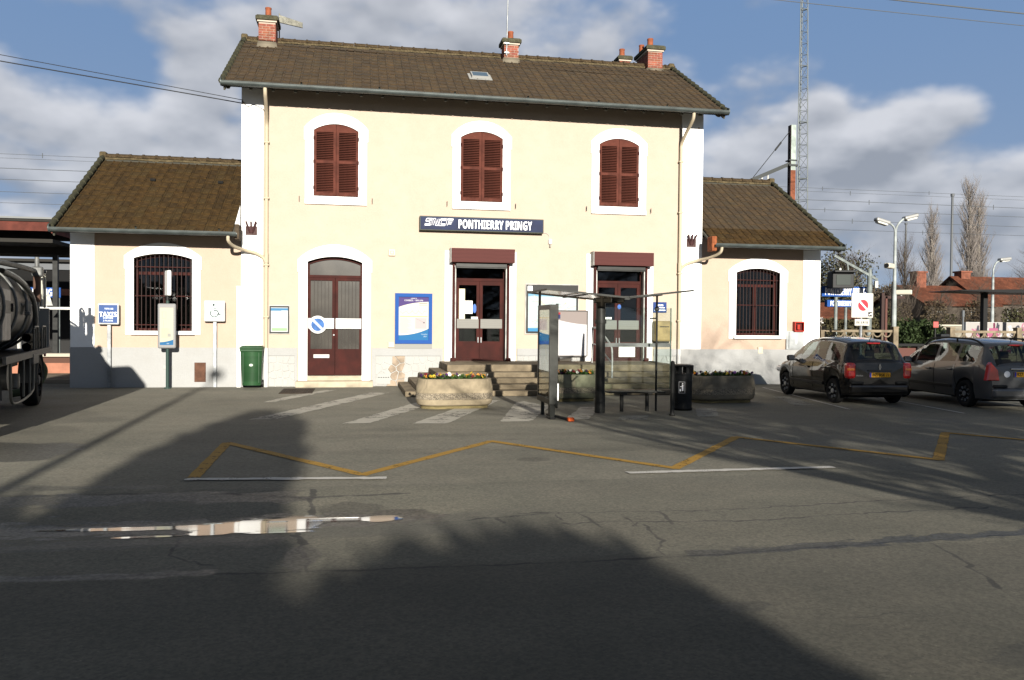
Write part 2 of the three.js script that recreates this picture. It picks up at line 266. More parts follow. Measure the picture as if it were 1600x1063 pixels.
const [courtMap, courtRough] = asphaltTex(2048, -16, 18, -1.65, 14.35, [
  [[[-16, 13.2], [-8, 13.3], [-4, 13.1], [2, 13.3], [10, 13.4]], 0.012, 0.35, 0.1], [[[-8, 0.9], [-7, 0.88], [-5.6, 0.9]], 0.02, 0.4, 0.03], [[[1, 11.9], [1.4, 13.3], [1.2, 14.3]], 0.01, 0.4, 0.1],
], [blob(-8.3, 11.4, 1.1, 1.0, 0.95, 1.6), blob(-10.5, 6.0, 1.4, 2.5, 0.5, 1.6), blob(-3.0, 9.6, 0.5, 0.25, 0.3, 3), blob(3.0, 9.9, 0.7, 0.3, 0.3, 3), blob(7.2, 9.5, 0.6, 0.5, 0.4, 3), blob(-6.4, 4.2, 0.5, 0.4, 0.3, 3), band([[-16, 13.9], [-8, 13.95], [-5.6, 14.1]], 0.12, 0.6), band([[-4, 12.0], [0, 12.1], [5, 11.9], [12, 12.2]], 0.22, 0.22, 2), band([[-4, 10.4], [0, 10.45], [5, 10.3], [12, 10.5]], 0.22, 0.2, 2), blob(-9.5, 7.5, 1.8, 2.2, 0.35, 1.2), blob(-1.25, 11.0, 0.16, 0.1, 0.5), blob(-2.6, 12.2, 0.12, 0.1, 0.5), blob(-1.3, 12.9, 0.2, 0.16, 0.45), blob(0.4, 9.6, 0.2, 0.1, 0.35), blob(9.4, 4.2, 0.7, 1.2, 0.5, 1.5), blob(-1.6, 6.4, 1.0, 0.5, 0.35, 3), blob(4.7, 5.4, 1.1, 0.6, 0.4, 3), blob(3.4, 8.4, 1.6, 0.5, 0.22, 2), blob(-6.2, 1.0, 1.8, 0.4, 0.25, 3)], 0.121, 9);
function asphaltSheet(name, label, x0, x1, z0, z1, xs, zs, map, rough, u0, u1, v0, v1) {
  const P = [], U = [], I = [], nx = xs.length, nz = zs.length;
  for (const z of zs) for (const x of xs) { P.push(x, groundY(x, z), z); U.push((x - u0) / (u1 - u0), (z - v0) / (v1 - v0)); }
  for (let j = 0; j < nz - 1; j++) for (let i = 0; i < nx - 1; i++) { const a = j * nx + i; I.push(a, a + nx, a + 1, a + 1, a + nx, a + nx + 1); }
  const g = new THREE.BufferGeometry(); g.setAttribute('position', new THREE.Float32BufferAttribute(P, 3)); g.setAttribute('uv', new THREE.Float32BufferAttribute(U, 2)); g.setIndex(I); g.computeVertexNormals();
  const m = new THREE.MeshStandardMaterial({ map, roughnessMap: rough, roughness: 1, bumpMap: map, bumpScale: 0.006 }); m.name = name;
  return struct(name, g, m, label, true);
}
const span = (a, b, n) => Array.from({ length: n + 1 }, (_, i) => a + (b - a) * i / n);
asphaltSheet('forecourt', 'grey asphalt forecourt in front of the station', 0, 0, 0, 0, [-16, -9, 0, 9, 18, 52], [-1.65, 4, 9, 14.35], courtMap, courtRough, -16, 18, -1.65, 14.35);
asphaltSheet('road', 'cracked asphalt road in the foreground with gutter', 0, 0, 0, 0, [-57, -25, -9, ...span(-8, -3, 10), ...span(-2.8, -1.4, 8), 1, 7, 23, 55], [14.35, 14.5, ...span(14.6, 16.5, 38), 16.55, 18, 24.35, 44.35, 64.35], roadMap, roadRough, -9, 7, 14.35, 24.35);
struct('side_yard', sheet([[-60, 14.4], [-16, 14.4], [-16, -1.65], [-60, -1.65]], -0.03), M('yard', [0.12, 0.115, 0.10], 0.95, { map: rep(T.speck, 0.6) }), 'asphalt yard beside the station on the left');
{ // terrain reaching the horizon
  const g = new THREE.PlaneGeometry(1800, 1800); g.rotateX(-Math.PI / 2); g.translate(0, -0.16, 0);
  struct('ground', g, M('terrain', [0.10, 0.105, 0.06], 0.95, { map: rep(T.mottle, 0.1) }), 'grass and earth ground around the station');
}
// water film on the near flank of the gutter, ragged at its edges
{
  const x0 = -7.2, x1 = -2.9, z0 = 15.42, z1 = 16.5, W = 1400, H = 420;
  const t = dtex(W, H, (u, v) => {
    const x = x0 + u * (x1 - x0), z = z0 + v * (z1 - z0) + 0.1, n = (fbm(x * 6, z * 26, 6) - 0.5), f = (hash2((u * W) & 4095, (v * H) & 4095) - 0.5);
    let d = -1; const add = (cx, cz, rx, rz) => { d = Math.max(d, 1 - ((x - cx) / rx) ** 2 - ((z - cz) / rz) ** 2); };
    add(-4.4, 15.93, 0.62, 0.33); add(-4.05, 15.85, 0.28, 0.33); add(-5.2, 15.86, 0.7, 0.10); add(-5.75, 15.80, 0.5, 0.05); add(-3.75, 15.74, 0.35, 0.13); add(-3.32, 15.76, 0.20, 0.17); add(-4.75, 16.2, 0.2, 0.12); add(-5.25, 16.28, 0.32, 0.045); add(-4.15, 16.28, 0.3, 0.05); 
    const a = d + n * 1.1 + f * 0.35 * (1 - sstep(0.1, 0.5, d)) > 0.15 ? 1 : 0; return [1, 1, 1, a];
  }, true, THREE.ClampToEdgeWrapping);
  const xs = span(x0, x1, 24), zs = span(z0, z1, 12), P = [], U = [], I = [];
  for (const z of zs) for (const x of xs) { P.push(x, groundY(x, z) + 0.004, z); U.push((x - x0) / (x1 - x0), (z - z0) / (z1 - z0)); }
  for (let j = 0; j < zs.length - 1; j++) for (let i = 0; i < xs.length - 1; i++) { const a = j * xs.length + i; I.push(a, a + xs.length, a + 1, a + 1, a + xs.length, a + xs.length + 1); }
  const g = new THREE.BufferGeometry(); g.setAttribute('position', new THREE.Float32BufferAttribute(P, 3)); g.setAttribute('uv', new THREE.Float32BufferAttribute(U, 2)); g.setIndex(I); g.computeVertexNormals();
  const m = new THREE.MeshPhysicalMaterial({ color: new THREE.Color().setRGB(0.03, 0.029, 0.026), map: t, alphaTest: 0.5, roughness: 0.06, ior: 1.33 }); m.name = 'water';
  struct('puddle', g, m, 'thin sheet of water lying in the road gutter', true);
}
// ---- painted markings
const wornTex = dtex(512, 512, (u, v) => { const a = fbm(u * 10, v * 10, 5, 10), b = fbm(u * 70, v * 70, 2, 70); const k = sstep(0.30, 0.52, a * 0.72 + b * 0.36); return grey(lerp(0.55, 1, k)); });
const wornTex2 = dtex(512, 512, (u, v) => { const a = fbm(u * 8 + 3, v * 8, 5, 8), b = fbm(u * 60, v * 60, 3, 60); const k = sstep(0.28, 0.44, a * 0.6 + b * 0.45); return grey(lerp(0.42, 1, k)); });
const hatchM = M('worn_white_paint', [0.34, 0.32, 0.27], 0.85, { map: rep(wornTex, 0.6) });
const hatchM2 = M('very_worn_white_paint', [0.2, 0.195, 0.17], 0.9, { map: rep(wornTex, 0.75) });
const lineM = M('white_line_paint', [0.44, 0.42, 0.38], 0.8, { map: rep(wornTex2, 1.3) });
const yellowM = M('yellow_line_paint', [0.42, 0.24, 0.04], 0.8, { map: rep(wornTex2, 1.1) });
{
  const r = rng(3), jag = (pts, amt, stp) => { const out = []; pts.forEach((p, i) => { const q = pts[(i + 1) % pts.length], L = Math.hypot(q[0] - p[0], q[1] - p[1]), n = Math.max(1, Math.round(L / stp)); for (let k = 0; k < n; k++) out.push([p[0] + (q[0] - p[0]) * k / n + (r() - 0.5) * amt, p[1] + (q[1] - p[1]) * k / n + (r() - 0.5) * amt]); }); return out; };
  const stripe = (pts, m, label) => struct('hatch_stripe', sheet(jag(pts, 0.035, 0.12), 0.005), m, label);
  stripe([[-5.55, 4.6], [-5.3, 4.55], [-4.35, 2.0], [-4.0, 1.2], [-4.35, 1.35], [-4.95, 2.6]], hatchM, 'short white hatch stripe beside the drain grate');
  stripe([[-5.45, 7.95], [-4.95, 7.9], [-2.72, 2.25], [-3.2, 2.2]], hatchM, 'long white hatch stripe in front of the left door');
  stripe([[-3.78, 8.75], [-3.3, 8.7], [-1.75, 4.9], [-2.2, 4.85]], hatchM, 'white hatch stripe running behind the first planter');
  stripe([[-2.58, 8.85], [-1.98, 8.9], [-0.3, 4.6], [-0.8, 4.6]], hatchM, 'white hatch stripe running under the first planter');
  stripe([[-1.0, 8.75], [-0.45, 8.75], [0.55, 6.1], [0.2, 4.9], [-0.05, 5.2]], hatchM, 'white hatch stripe beside the advertising panel');
  stripe([[0.25, 8.5], [0.7, 8.55], [1.6, 6.3], [1.15, 6.3]], hatchM, 'white hatch stripe under the shelter');
  stripe([[1.15, 8.8], [1.75, 8.75], [2.05, 8.0], [1.45, 8.1]], hatchM2, 'faded hatch stripe in front of the bench');
  stripe([[2.9, 8.4], [3.35, 8.35], [3.95, 6.9], [3.55, 6.8]], hatchM2, 'faded hatch stripe beside the litter bin');
  stripe([[6.0, 6.5], [6.55, 6.4], [7.15, 4.2], [6.7, 4.2]], hatchM2, 'faded hatch stripe beside the parked dark car');
  const seg = (a, b, w, ext = 0) => { const dx = b[0] - a[0], dz = b[1] - a[1], L = Math.hypot(dx, dz), ux = dx / L, uz = dz / L, nx = -uz * w / 2, nz = ux * w / 2; return [[a[0] - ux * ext + nx, a[1] - uz * ext + nz], [b[0] + ux * ext + nx, b[1] + uz * ext + nz], [b[0] + ux * ext - nx, b[1] + uz * ext - nz], [a[0] - ux * ext - nx, a[1] - uz * ext - nz]]; };
  const zig = [[-5.33, 13.62], [-5.37, 10.9], [-3.47, 13.72], [-1.57, 11.2], [0.29, 13.8], [2.33, 11.22], [4.03, 13.65], [6.1, 11.15], [7.9, 13.7], [9.9, 11.2]];
  const lab = ['first short stroke', 'second stroke', 'third stroke', 'fourth stroke', 'fifth stroke', 'sixth stroke', 'seventh stroke', 'eighth stroke', 'last stroke'];
  for (let i = 0; i < zig.length - 1; i++) struct('zigzag_line', sheet(jag(seg(zig[i], zig[i + 1], 0.14, 0.03), 0.014, 0.15), 0.005 + (i % 2) * 0.003), yellowM, 'yellow bus bay zigzag line, ' + lab[i] + ' from the left');
  struct('road_dash', sheet(jag([[-5.38, 13.7], [-3.22, 13.93], [-3.22, 14.06], [-5.38, 13.83]], 0.04, 0.08), 0.012), lineM, 'thick white dash on the left of the road edge');
  struct('road_dash', sheet(jag([[-0.4, 13.99], [2.28, 13.95], [2.28, 14.08], [-0.4, 14.12]], 0.03, 0.08), 0.012), lineM, 'thick white dash in the middle of the road edge');
  struct('parking_line', sheet(seg([7.9, 1.35], [6.75, 7.4], 0.07), 0.009), lineM, 'thin white parking line left of the dark car');
  struct('parking_line', sheet(seg([9.75, 1.35], [8.7, 8.4], 0.07), 0.009), lineM, 'thin white parking line between the two parked cars');
  struct('parking_line', sheet(seg([7.9, 1.35], [9.75, 1.35], 0.07), 0.013), lineM, 'thin white parking line along the wall');
  // drain grate, each bar a part
  const gr = thing('drain_grate', 'rusty iron drain grate set into the asphalt before the left door', 'grate', [-5.02, 0.004, 1.62]), iron = M('rusty_iron', [0.07, 0.05, 0.035], 0.8, { map: rep(T.mottle, 3) });
  part(gr, 'pit', box(-0.36, 0.36, -0.01, 0.001, -0.7, 0.7), blackMatt);
  part(gr, 'rim', [box(-0.4, -0.36, 0, 0.014, -0.74, 0.74), box(0.36, 0.4, 0, 0.014, -0.74, 0.74), box(-0.36, 0.36, 0, 0.014, -0.74, -0.7), box(-0.36, 0.36, 0, 0.014, 0.7, 0.74)], iron);
  const b1 = merge([box(-0.012, 0.012, 0.002, 0.012, -0.7, 0.7)]), b2 = merge([box(-0.36, 0.36, 0.003, 0.010, -0.02, 0.02)]);
  for (let i = 0; i < 12; i++) raw(gr, 'bar', b1, iron).position.x = -0.33 + i * 0.06;
  for (let i = 0; i < 5; i++) raw(gr, 'cross_bar', b2, iron).position.z = -0.48 + i * 0.24;
}

// ================================================================ station building
const st = thing('station_building', 'cream two-storey railway station with white trim and brown tiled roofs', 'building');
const XL = -6.6, XR = 6.56, WL = -10.87, WR = 10.45, WZ = -0.02, BACK = -7.16;
{
  // ---- openings
  const UW = [-4.12, -0.085, 3.97], upper = UW.map(c => archShape(0.6, 5.22, 7.02, 7.2, c)), d1 = archShape(0.735, 0.30, 3.42, 3.57, -4.135);
  const rect = (x0, x1, y0, y1) => poly([[x0, y0], [x1, y0], [x1, y1], [x0, y1]]);
  const D23 = [-0.09, 4.03], dh = D23.map(c => rect(c - 0.73, c + 0.73, 0.70, 3.55));
  const front = rect(XL, XR, 0, 8.38); front.holes = [...upper, d1, ...dh].map(asHole);
  const main = part(st, 'wall', ext(front, -0.4, 0), cream); main.userData.label = 'pale cream rendered main front wall';
  const gable = (x0, x1, w0, w1, ridge, zr, ze) => { const s = poly([[-w0, 0], [-w1, 0], [-w1, ze], [-zr, ridge], [-w0, ze]]); const g = new THREE.ExtrudeGeometry(s, { depth: x1 - x0, bevelEnabled: false }); g.rotateY(Math.PI / 2); return tr(g, x0, 0, 0); };
  part(st, 'side_wall', gable(XL, XL + 0.35, -0.4, BACK, 10.36, -3.6, 8.25), cream);
  part(st, 'side_wall', gable(XR - 0.35, XR, -0.4, BACK, 10.36, -3.6, 8.25), cream);
  part(st, 'back_wall', box(XL + 0.35, XR - 0.35, 0, 8.25, BACK, BACK + 0.35), cream);
  part(st, 'floor', [box(XL + 0.35, XR - 0.35, 0.02, 0.3, BACK + 0.35, -0.4), box(XL + 0.35, XR - 0.35, 4.3, 4.5, BACK + 0.35, -0.4)], M('lino', [0.10, 0.09, 0.08], 0.7));
  part(st, 'inner_wall', [box(-2.2, -2.05, 0.3, 4.3, BACK + 0.35, -0.4), box(1.6, 1.75, 0.3, 4.3, BACK + 0.35, -0.4), box(-2.05, 6.2, 0.3, 4.3, -3.6, -3.5)], M('inner_plaster', [0.42, 0.40, 0.36], 0.9));
  // ---- wings
  const wl = rect(WL, XL, 0, 4.42); wl.holes = [asHole(archShape(0.73, 1.5, 3.42, 3.55, -8.6))];
  const wr = rect(XR, WR, 0, 4.42); wr.holes = [asHole(archShape(0.71, 1.48, 3.38, 3.51, 8.41))];
  part(st, 'wing_wall', ext(wl, -0.4, WZ), creamWing).userData.label = 'cream front wall of the left wing';
  part(st, 'wing_wall', ext(wr, -0.4, WZ), creamWing).userData.label = 'cream front wall of the right wing';
  for (const x of [WL, WR - 0.35]) part(st, 'side_wall', gable(x, x + 0.35, -0.4, BACK + 0.06, 6.5, -3.58, 4.3), creamWing);
  for (const [a, b] of [[WL + 0.35, XL], [XR, WR - 0.35]]) part(st, 'back_wall', [box(a, b, 0, 4.3, BACK + 0.06, BACK + 0.36), box(a, b, 0.02, 0.2, BACK + 0.36, -0.4)], creamWing);
  // ---- white corner strips
  for (const [a, b, y1, z] of [[XL - 0.012, -6.05, 8.3, 0.022], [5.9, XR + 0.012, 8.3, 0.022], [WL - 0.012, -10.3, 4.3, WZ + 0.022], [9.89, WR + 0.012, 4.3, WZ + 0.022]]) part(st, 'corner_strip', box(a, b, 1.063, y1, -0.02, z), white);
  for (const s of [-1, 1]) part(st, 'strip_joint', box(s < 0 ? -6.6 : 5.91, s < 0 ? -6.06 : 6.55, 4.03, 4.045, 0.02, 0.032), white);
  // ---- plinth in painted render, with panels of polygonal stone
  const PZ = 0.035;
  for (const g of [box(WL - 0.02, XL, 0, 1.06, -0.3, WZ + PZ), box(XR, WR + 0.02, 0, 1.06, -0.3, WZ + PZ)]) part(st, 'plinth', g, plinthM);
  for (const g of [box(XL, -5.9, 0, 1.06, -0.01, PZ), box(-5.9, -5.14, 0.85, 1.06, -0.01, PZ), box(-5.2, -5.14, 0, 0.85, -0.01, PZ), box(-3.13, -3.04, 0, 0.85, -0.01, PZ), box(-3.13, -1.16, 0.85, 1.06, -0.01, PZ), box(-1.22, -1.16, 0, 0.85, -0.01, PZ), box(0.98, 2.95, 0.86, 1.06, -0.01, PZ), box(5.1, 5.9, 0.86, 1.06, -0.01, PZ), box(5.9, XR, 0, 1.06, -0.01, PZ)]) part(st, 'plinth', g, plinthM);
  const mortar = M('mortar', [0.55, 0.55, 0.53], 0.95, { map: pl });
  const stones = (x0, x1, y0, y1, cell, seed, bare) => {
    const bed = part(st, 'stone_panel', box(x0, x1, y0, y1, -0.012, 0.006), mortar), r = rng(seed), sites = [];
    const nx = Math.max(2, Math.round((x1 - x0) / cell)), ny = Math.max(1, Math.round((y1 - y0) / cell));
    for (let j = 0; j < ny; j++) for (let i = 0; i < nx; i++) sites.push([x0 + (i + 0.5 + (r() - 0.5) * 0.75 + (j % 2) * 0.25) * (x1 - x0) / nx, y0 + (j + 0.5 + (r() - 0.5) * 0.6) * (y1 - y0) / ny]);
    sites.forEach((s, k) => {
      let pg = [[x0, y0], [x1, y0], [x1, y1], [x0, y1]];
      sites.forEach((q, m) => { if (m === k) return; const mx = (s[0] + q[0]) / 2, my = (s[1] + q[1]) / 2, dx = q[0] - s[0], dy = q[1] - s[1], side = p => (p[0] - mx) * dx + (p[1] - my) * dy; const o = []; pg.forEach((p, i) => { const n = pg[(i + 1) % pg.length], a = side(p), b = side(n); if (a <= 0) o.push(p); if (a * b < 0) { const t = a / (a - b); o.push([p[0] + (n[0] - p[0]) * t, p[1] + (n[1] - p[1]) * t]); } }); pg = o; });
      if (pg.length < 3) return; const cx = pg.reduce((a, p) => a + p[0], 0) / pg.length, cy = pg.reduce((a, p) => a + p[1], 0) / pg.length;
      const R = Math.max(...pg.map(p => Math.hypot(p[0] - cx, p[1] - cy))); if (R < 0.03) return; const f = 1 - 0.011 / R * 1.4;
      pg = pg.map(p => [cx + (p[0] - cx) * f, cy + (p[1] - cy) * f]);
      const isBare = bare && cx > bare[0] && cx < bare[1];
      part(bed, 'stone', ext(poly(pg), 0.004, 0.022 + r() * 0.014 + (isBare ? 0.012 : 0), 0.007), isBare ? stoneTan : stoneWhite);
    });
  };
  stones(-5.9, -5.2, 0.0, 0.85, 0.2, 11); stones(-3.04, -1.22, 0.0, 0.85, 0.21, 12, [-2.6, -2.2]); stones(0.98, 2.95, 0.7, 0.86, 0.2, 13); stones(5.1, 5.9, 0.0, 0.86, 0.2, 14);
  // ---- upper windows: surround, sill, closed louvred shutters
  const surround = (c, hw, y0, ys, ya, ow, top, opening) => {
    const s = new THREE.Shape(), rise = top - ys - 0.06, R = (ow * ow + rise * rise) / (2 * rise), a = Math.asin(ow / R), e = ow - 0.03;
    s.moveTo(c - e, y0); s.lineTo(c + e, y0); s.lineTo(c + e, ys - 0.28); s.lineTo(c + ow, ys - 0.28); s.lineTo(c + ow, top - rise); s.absarc(c, top - R, R, Math.PI / 2 - a, Math.PI / 2 + a, false); s.lineTo(c - ow, ys - 0.28); s.lineTo(c - e, ys - 0.28);
    s.holes = [asHole(opening)]; return s;
  };
  const slatG = (() => { const g = new THREE.BoxGeometry(0.455, 0.010, 0.052); g.rotateX(0.5); return merge([g]); })();
  UW.forEach((c, i) => {
    part(st, 'window_surround', ext(surround(c, 0.6, 4.99, 7.02, 7.2, 0.86, 7.5, upper[i]), 0, 0.035, 0.006), white);
    part(st, 'window_sill', [box(c - 0.83, c + 0.83, 5.0, 5.12, 0.03, 0.07), box(c - 0.66, c + 0.66, 5.12, 5.2, -0.1, 0.1)], white);
    for (const s of [-1, 1]) {
      const leaf = archShape(0.598, 5.235, 7.005, 7.185), pts = leaf.getPoints(12).map(p => [p.x, p.y]);
      const half = pts.filter(p => p[0] * s >= -1e-6); half.push([0.004 * s, 7.185]); half.unshift([0.004 * s, 5.235]);
      const cxy = half.map(p => [p[0], p[1]]).sort((p, q) => Math.atan2(p[1] - 6.1, p[0] - 0.3 * s) - Math.atan2(q[1] - 6.1, q[0] - 0.3 * s));
      const sh = poly(cxy.map(p => [Math.abs(p[0]) < 0.004 ? 0.004 * s : p[0], p[1]]));
      const xa = s < 0 ? -0.53 : 0.075, xb = s < 0 ? -0.075 : 0.53;
      sh.holes = [[5.33, 6.12], [6.2, 6.97]].map(([a, b]) => new THREE.Path([[xa, a], [xb, a], [xb, b], [xa, b]].map(p => new THREE.Vector2(...p))));
      const lf = part(st, 'shutter', ext(sh, -0.02, 0.025), shutterM); lf.position.x = c;
      part(lf, 'backing', box(Math.min(s * 0.01, s * 0.59), Math.max(s * 0.01, s * 0.59), 5.3, 6.98, -0.06, -0.05), M('shutter_back', [0.02, 0.01, 0.008], 0.9));
      for (const [a, b] of [[5.33, 6.12], [6.2, 6.97]]) { const n = Math.round((b - a) / 0.047); for (let k = 0; k < n; k++) raw(lf, 'slat', slatG, shutterM).position.set(s * 0.3025, a + (k + 0.5) * (b - a) / n, 0.0); }
      for (const y of [5.45, 6.16, 6.8]) part(lf, 'hinge', rbox(s * 0.585 - 0.03, s * 0.585 + 0.03, y - 0.05, y + 0.05, 0.0, 0.04, 0.008), maroon);
      part(st, 'shutter_catch', [rod([c + s * 0.98, 5.12, 0], [c + s * 0.98, 5.14, 0.07], 0.008), rod([c + s * 0.98, 5.06, 0.06], [c + s * 0.98, 5.2, 0.06], 0.009)], darkMetal);
    }
  });
  // ---- barred wing windows
  for (const [c, hw, y0, ys, ya, ow, tp] of [[-8.6, 0.73, 1.5, 3.42, 3.55, 0.97, 3.84], [8.41, 0.71, 1.48, 3.38, 3.51, 0.97, 3.82]]) {
    const op = archShape(hw, y0, ys, ya, c);
    part(st, 'window_surround', ext(surround(c, hw, y0 - 0.1, ys, ya, ow, tp, op), WZ, WZ + 0.035, 0.006), white);
    part(st, 'window_reveal', [box(c - hw - 0.012, c - hw, y0, ys - 0.01, -0.3, -0.03), box(c + hw, c + hw + 0.012, y0, ys - 0.01, -0.3, -0.03)], white);
    part(st, 'window_sill', rbox(c - 0.8, c + 0.8, y0 - 0.1, y0 - 0.005, -0.1, 0.1, 0.01), white);
    const fr = archShape(hw, y0, ys, ya, c); fr.holes = [asHole(archShape(hw - 0.06, y0 + 0.07, ys - 0.42, ys - 0.4199, c)), asHole(archShape(hw - 0.06, ys - 0.34, ys - 0.06, ya - 0.07, c))];
    const w = part(st, 'window', [ext(fr, -0.32, -0.26), box(c - 0.05, c + 0.05, y0 + 0.07, ys - 0.42, -0.315, -0.25)], maroon);
    for (const s of [-1, 1]) part(w, 'pane', box(Math.min(c + s * 0.05, c + s * (hw - 0.06)), Math.max(c + s * 0.05, c + s * (hw - 0.06)), y0 + 0.07, ys - 0.42, -0.295, -0.289), doorGlass);
    part(w, 'pane', ext(archShape(hw - 0.06, ys - 0.34, ys - 0.06, ya - 0.07, c), -0.295, -0.289), doorGlass);
    part(w, 'blind', box(c - hw, c + hw, y0 + 0.05, ya, -0.39, -0.38), M('drawn_blind', [0.10, 0.10, 0.095], 0.9, { map: rep(T.brush, 0.8) }));
    const gr = part(st, 'window_grille', [y0 + 0.16, (y0 + ys) / 2 - 0.03, ys - 0.22].map(y => box(c - hw - 0.004, c + hw + 0.004, y - 0.012, y + 0.012, -0.12, -0.10)), maroon);
    for (let k = 0; k < 13; k++) { const x = c - hw + 0.06 + k * (2 * hw - 0.12) / 12, t = (x - c) / hw, top = ya - (ya - ys) * t * t - 0.03; part(gr, 'bar', rod([x, y0 + 0.03, -0.088], [x, top, -0.088], 0.010, 6), M('bar_iron', [0.045, 0.028, 0.026], 0.6)); }
  }
  // ---- left double door
  {
    const c = -4.135, hw = 0.735;
    part(st, 'door_surround', ext(surround(c, hw, 0.0, 3.42, 3.57, 1.0, 3.9, archShape(hw, 0.3, 3.42, 3.57, c)), 0, 0.05, 0.006), white);
    part(st, 'door_reveal', [box(c - hw - 0.012, c - hw, 0.3, 3.41, -0.3, -0.01), box(c + hw, c + hw + 0.012, 0.3, 3.41, -0.3, -0.01)], white);
    part(st, 'transom', (() => { const s = archShape(hw, 3.0, 3.42, 3.57, c); s.holes = [asHole(archShape(hw - 0.05, 3.07, 3.36, 3.5, c))]; return ext(s, -0.2, -0.13); })(), maroon);
    part(st, 'transom_pane', ext(archShape(hw - 0.05, 3.07, 3.36, 3.5, c), -0.175, -0.165), frosted);
    for (const s of [-1, 1]) {
      const a = s < 0 ? c - hw : c + 0.005, b = s < 0 ? c - 0.005 : c + hw;
      const leaf = part(st, 'door', [...frame(a, b, 0.31, 2.995, -0.19, -0.13, 0.075), box(a + 0.075, b - 0.075, 0.385, 1.03, -0.18, -0.14)], maroon);
      part(leaf, 'pane', box(a + 0.075, b - 0.075, 1.03, 2.92, -0.172, -0.164), frosted);
      for (let k = 0; k < 5; k++) { const x = a + 0.075 + (k + 1) * (b - a - 0.15) / 6; part(leaf, 'bar', rod([x, 1.03, -0.13], [x, 2.92, -0.13], 0.008, 6), M('bar_dark', [0.06, 0.05, 0.045], 0.5)); }
      part(leaf, 'push_plate', rbox(a + 0.01, b - 0.02, 1.59, 1.88, -0.118, -0.095, 0.006), whitePlastic);
    }
    part(st, 'letter_flap', rbox(c - 0.58, c - 0.15, 0.78, 0.88, -0.135, -0.115, 0.01), whitePlastic);
    part(st, 'door_knob', [rod([c - 0.03, 1.42, -0.13], [c - 0.03, 1.42, -0.08], 0.02, 12)], galv);
    part(st, 'threshold', [rbox(-5.16, -3.1, 0.0, 0.17, 0.0, 0.42, 0.015), rbox(c - hw - 0.0, c + hw, 0.17, 0.30, -0.36, 0.16, 0.012)], M('threshold_stone', [0.62, 0.54, 0.40], 0.85, { map: rep(T.mottle, 0.9) }));
  }
  // ---- the two glazed entrances with roller shutter boxes
  D23.forEach((c, i) => {
    const so = rect(c - 1.02, c + 1.02, 0.7, 3.82); so.holes = [asHole(dh[i])];
    part(st, 'door_surround', ext(so, 0, 0.03), white);
    const rb = part(st, 'roller_box', rbox(c - 0.87, c + 0.93, 3.48, 3.87, 0.03, 0.33, 0.012), rollerM);
    part(rb, 'end_plate', rbox(c - 0.895, c - 0.875, 3.47, 3.88, 0.03, 0.34, 0.006), offWhite);
    part(rb, 'shutter_slats', [box(c - 0.72, c + 0.72, 3.36, 3.47, 0.10, 0.2), box(c - 0.72, c + 0.72, 3.33, 3.36, 0.13, 0.17)], darkMetal);
    for (const s of [-1, 1]) {
      const g = part(st, 'shutter_guide', box(c + s * 0.78 - 0.03, c + s * 0.78 + 0.03, 0.72, 3.47, 0.03, 0.14), maroon);
      part(g, 'guide_lip', box(c + s * 0.725 - 0.014, c + s * 0.725 + 0.014, 0.74, 3.35, 0.04, 0.10), offWhite);
      part(g, 'guide_foot', rbox(c + s * 0.79 - 0.07, c + s * 0.79 + 0.07, 0.70, 0.8, 0.03, 0.2, 0.02), maroon);
    }
    part(st, 'door_frame', [...frame(c - 0.73, c + 0.73, 0.705, 3.5, -0.24, -0.16, 0.05), box(c - 0.68, c + 0.68, 2.98, 3.06, -0.24, -0.16)], maroon);
    part(st, 'transom_pane', box(c - 0.68, c + 0.68, 3.06, 3.45, -0.204, -0.198), doorGlass);
    for (const s of [-1, 1]) {
      const a = s < 0 ? c - 0.675 : c + 0.004, b = s < 0 ? c - 0.004 : c + 0.675;
      const d = part(st, 'door', [...frame(a, b, 0.76, 2.975, -0.23, -0.17, 0.085, 0.5, 0.11), box(a + 0.085, b - 0.085, 1.62, 1.7, -0.225, -0.175)], maroon);
      part(d, 'pane', box(a + 0.085, b - 0.085, 1.7, 2.87, -0.203, -0.197), doorGlass); part(d, 'pane', box(a + 0.085, b - 0.085, 1.26, 1.62, -0.203, -0.197), doorGlass);
      part(d, 'push_plate', rbox(a + 0.02, b - 0.02, 1.63, 1.9, -0.165, -0.14, 0.006), M('push_steel', [0.24, 0.235, 0.215], 0.6, { metal: 0.2, map: rep(T.brush, 1) }));
      part(d, 'handle', [rod([s < 0 ? b - 0.04 : a + 0.04, 1.3, -0.17], [s < 0 ? b - 0.04 : a + 0.04, 1.3, -0.11], 0.012), rbox((s < 0 ? b - 0.04 : a + 0.04) - 0.015, (s < 0 ? b - 0.04 : a + 0.04) + 0.015, 1.22, 1.38, -0.13, -0.11, 0.008)], galv);
    }
    // papers and stickers on the glass
    const paper = M('paper', [0.72, 0.71, 0.66], 0.8), paperY = M('paper_cream', [0.62, 0.56, 0.36], 0.8), stick = M('sticker_blue', [0.04, 0.13, 0.42], 0.5);
    if (i === 0) { part(st, 'notice', box(c - 0.6, c - 0.42, 1.75, 2.76, -0.196, -0.193), paperY); part(st, 'notice', box(c - 0.42, c - 0.2, 2.05, 2.42, -0.196, -0.193), paper); part(st, 'notice', box(c - 0.24, c - 0.05, 1.9, 1.96, -0.166, -0.16), paper); part(st, 'sticker', ext(new THREE.Shape().absellipse(c - 0.14, 2.2, 0.055, 0.13, 0, 6.283), -0.196, -0.192), stick); }
    else { part(st, 'notice', box(c + 0.05, c + 0.55, 0.82, 1.14, -0.168, -0.163), paper); part(st, 'notice', box(c - 0.42, c - 0.18, 1.93, 1.99, -0.166, -0.16), paper); part(st, 'sticker', ext(new THREE.Shape().absellipse(c + 0.05, 2.3, 0.055, 0.07, 0, 6.283), -0.168, -0.162), stick); }
  });
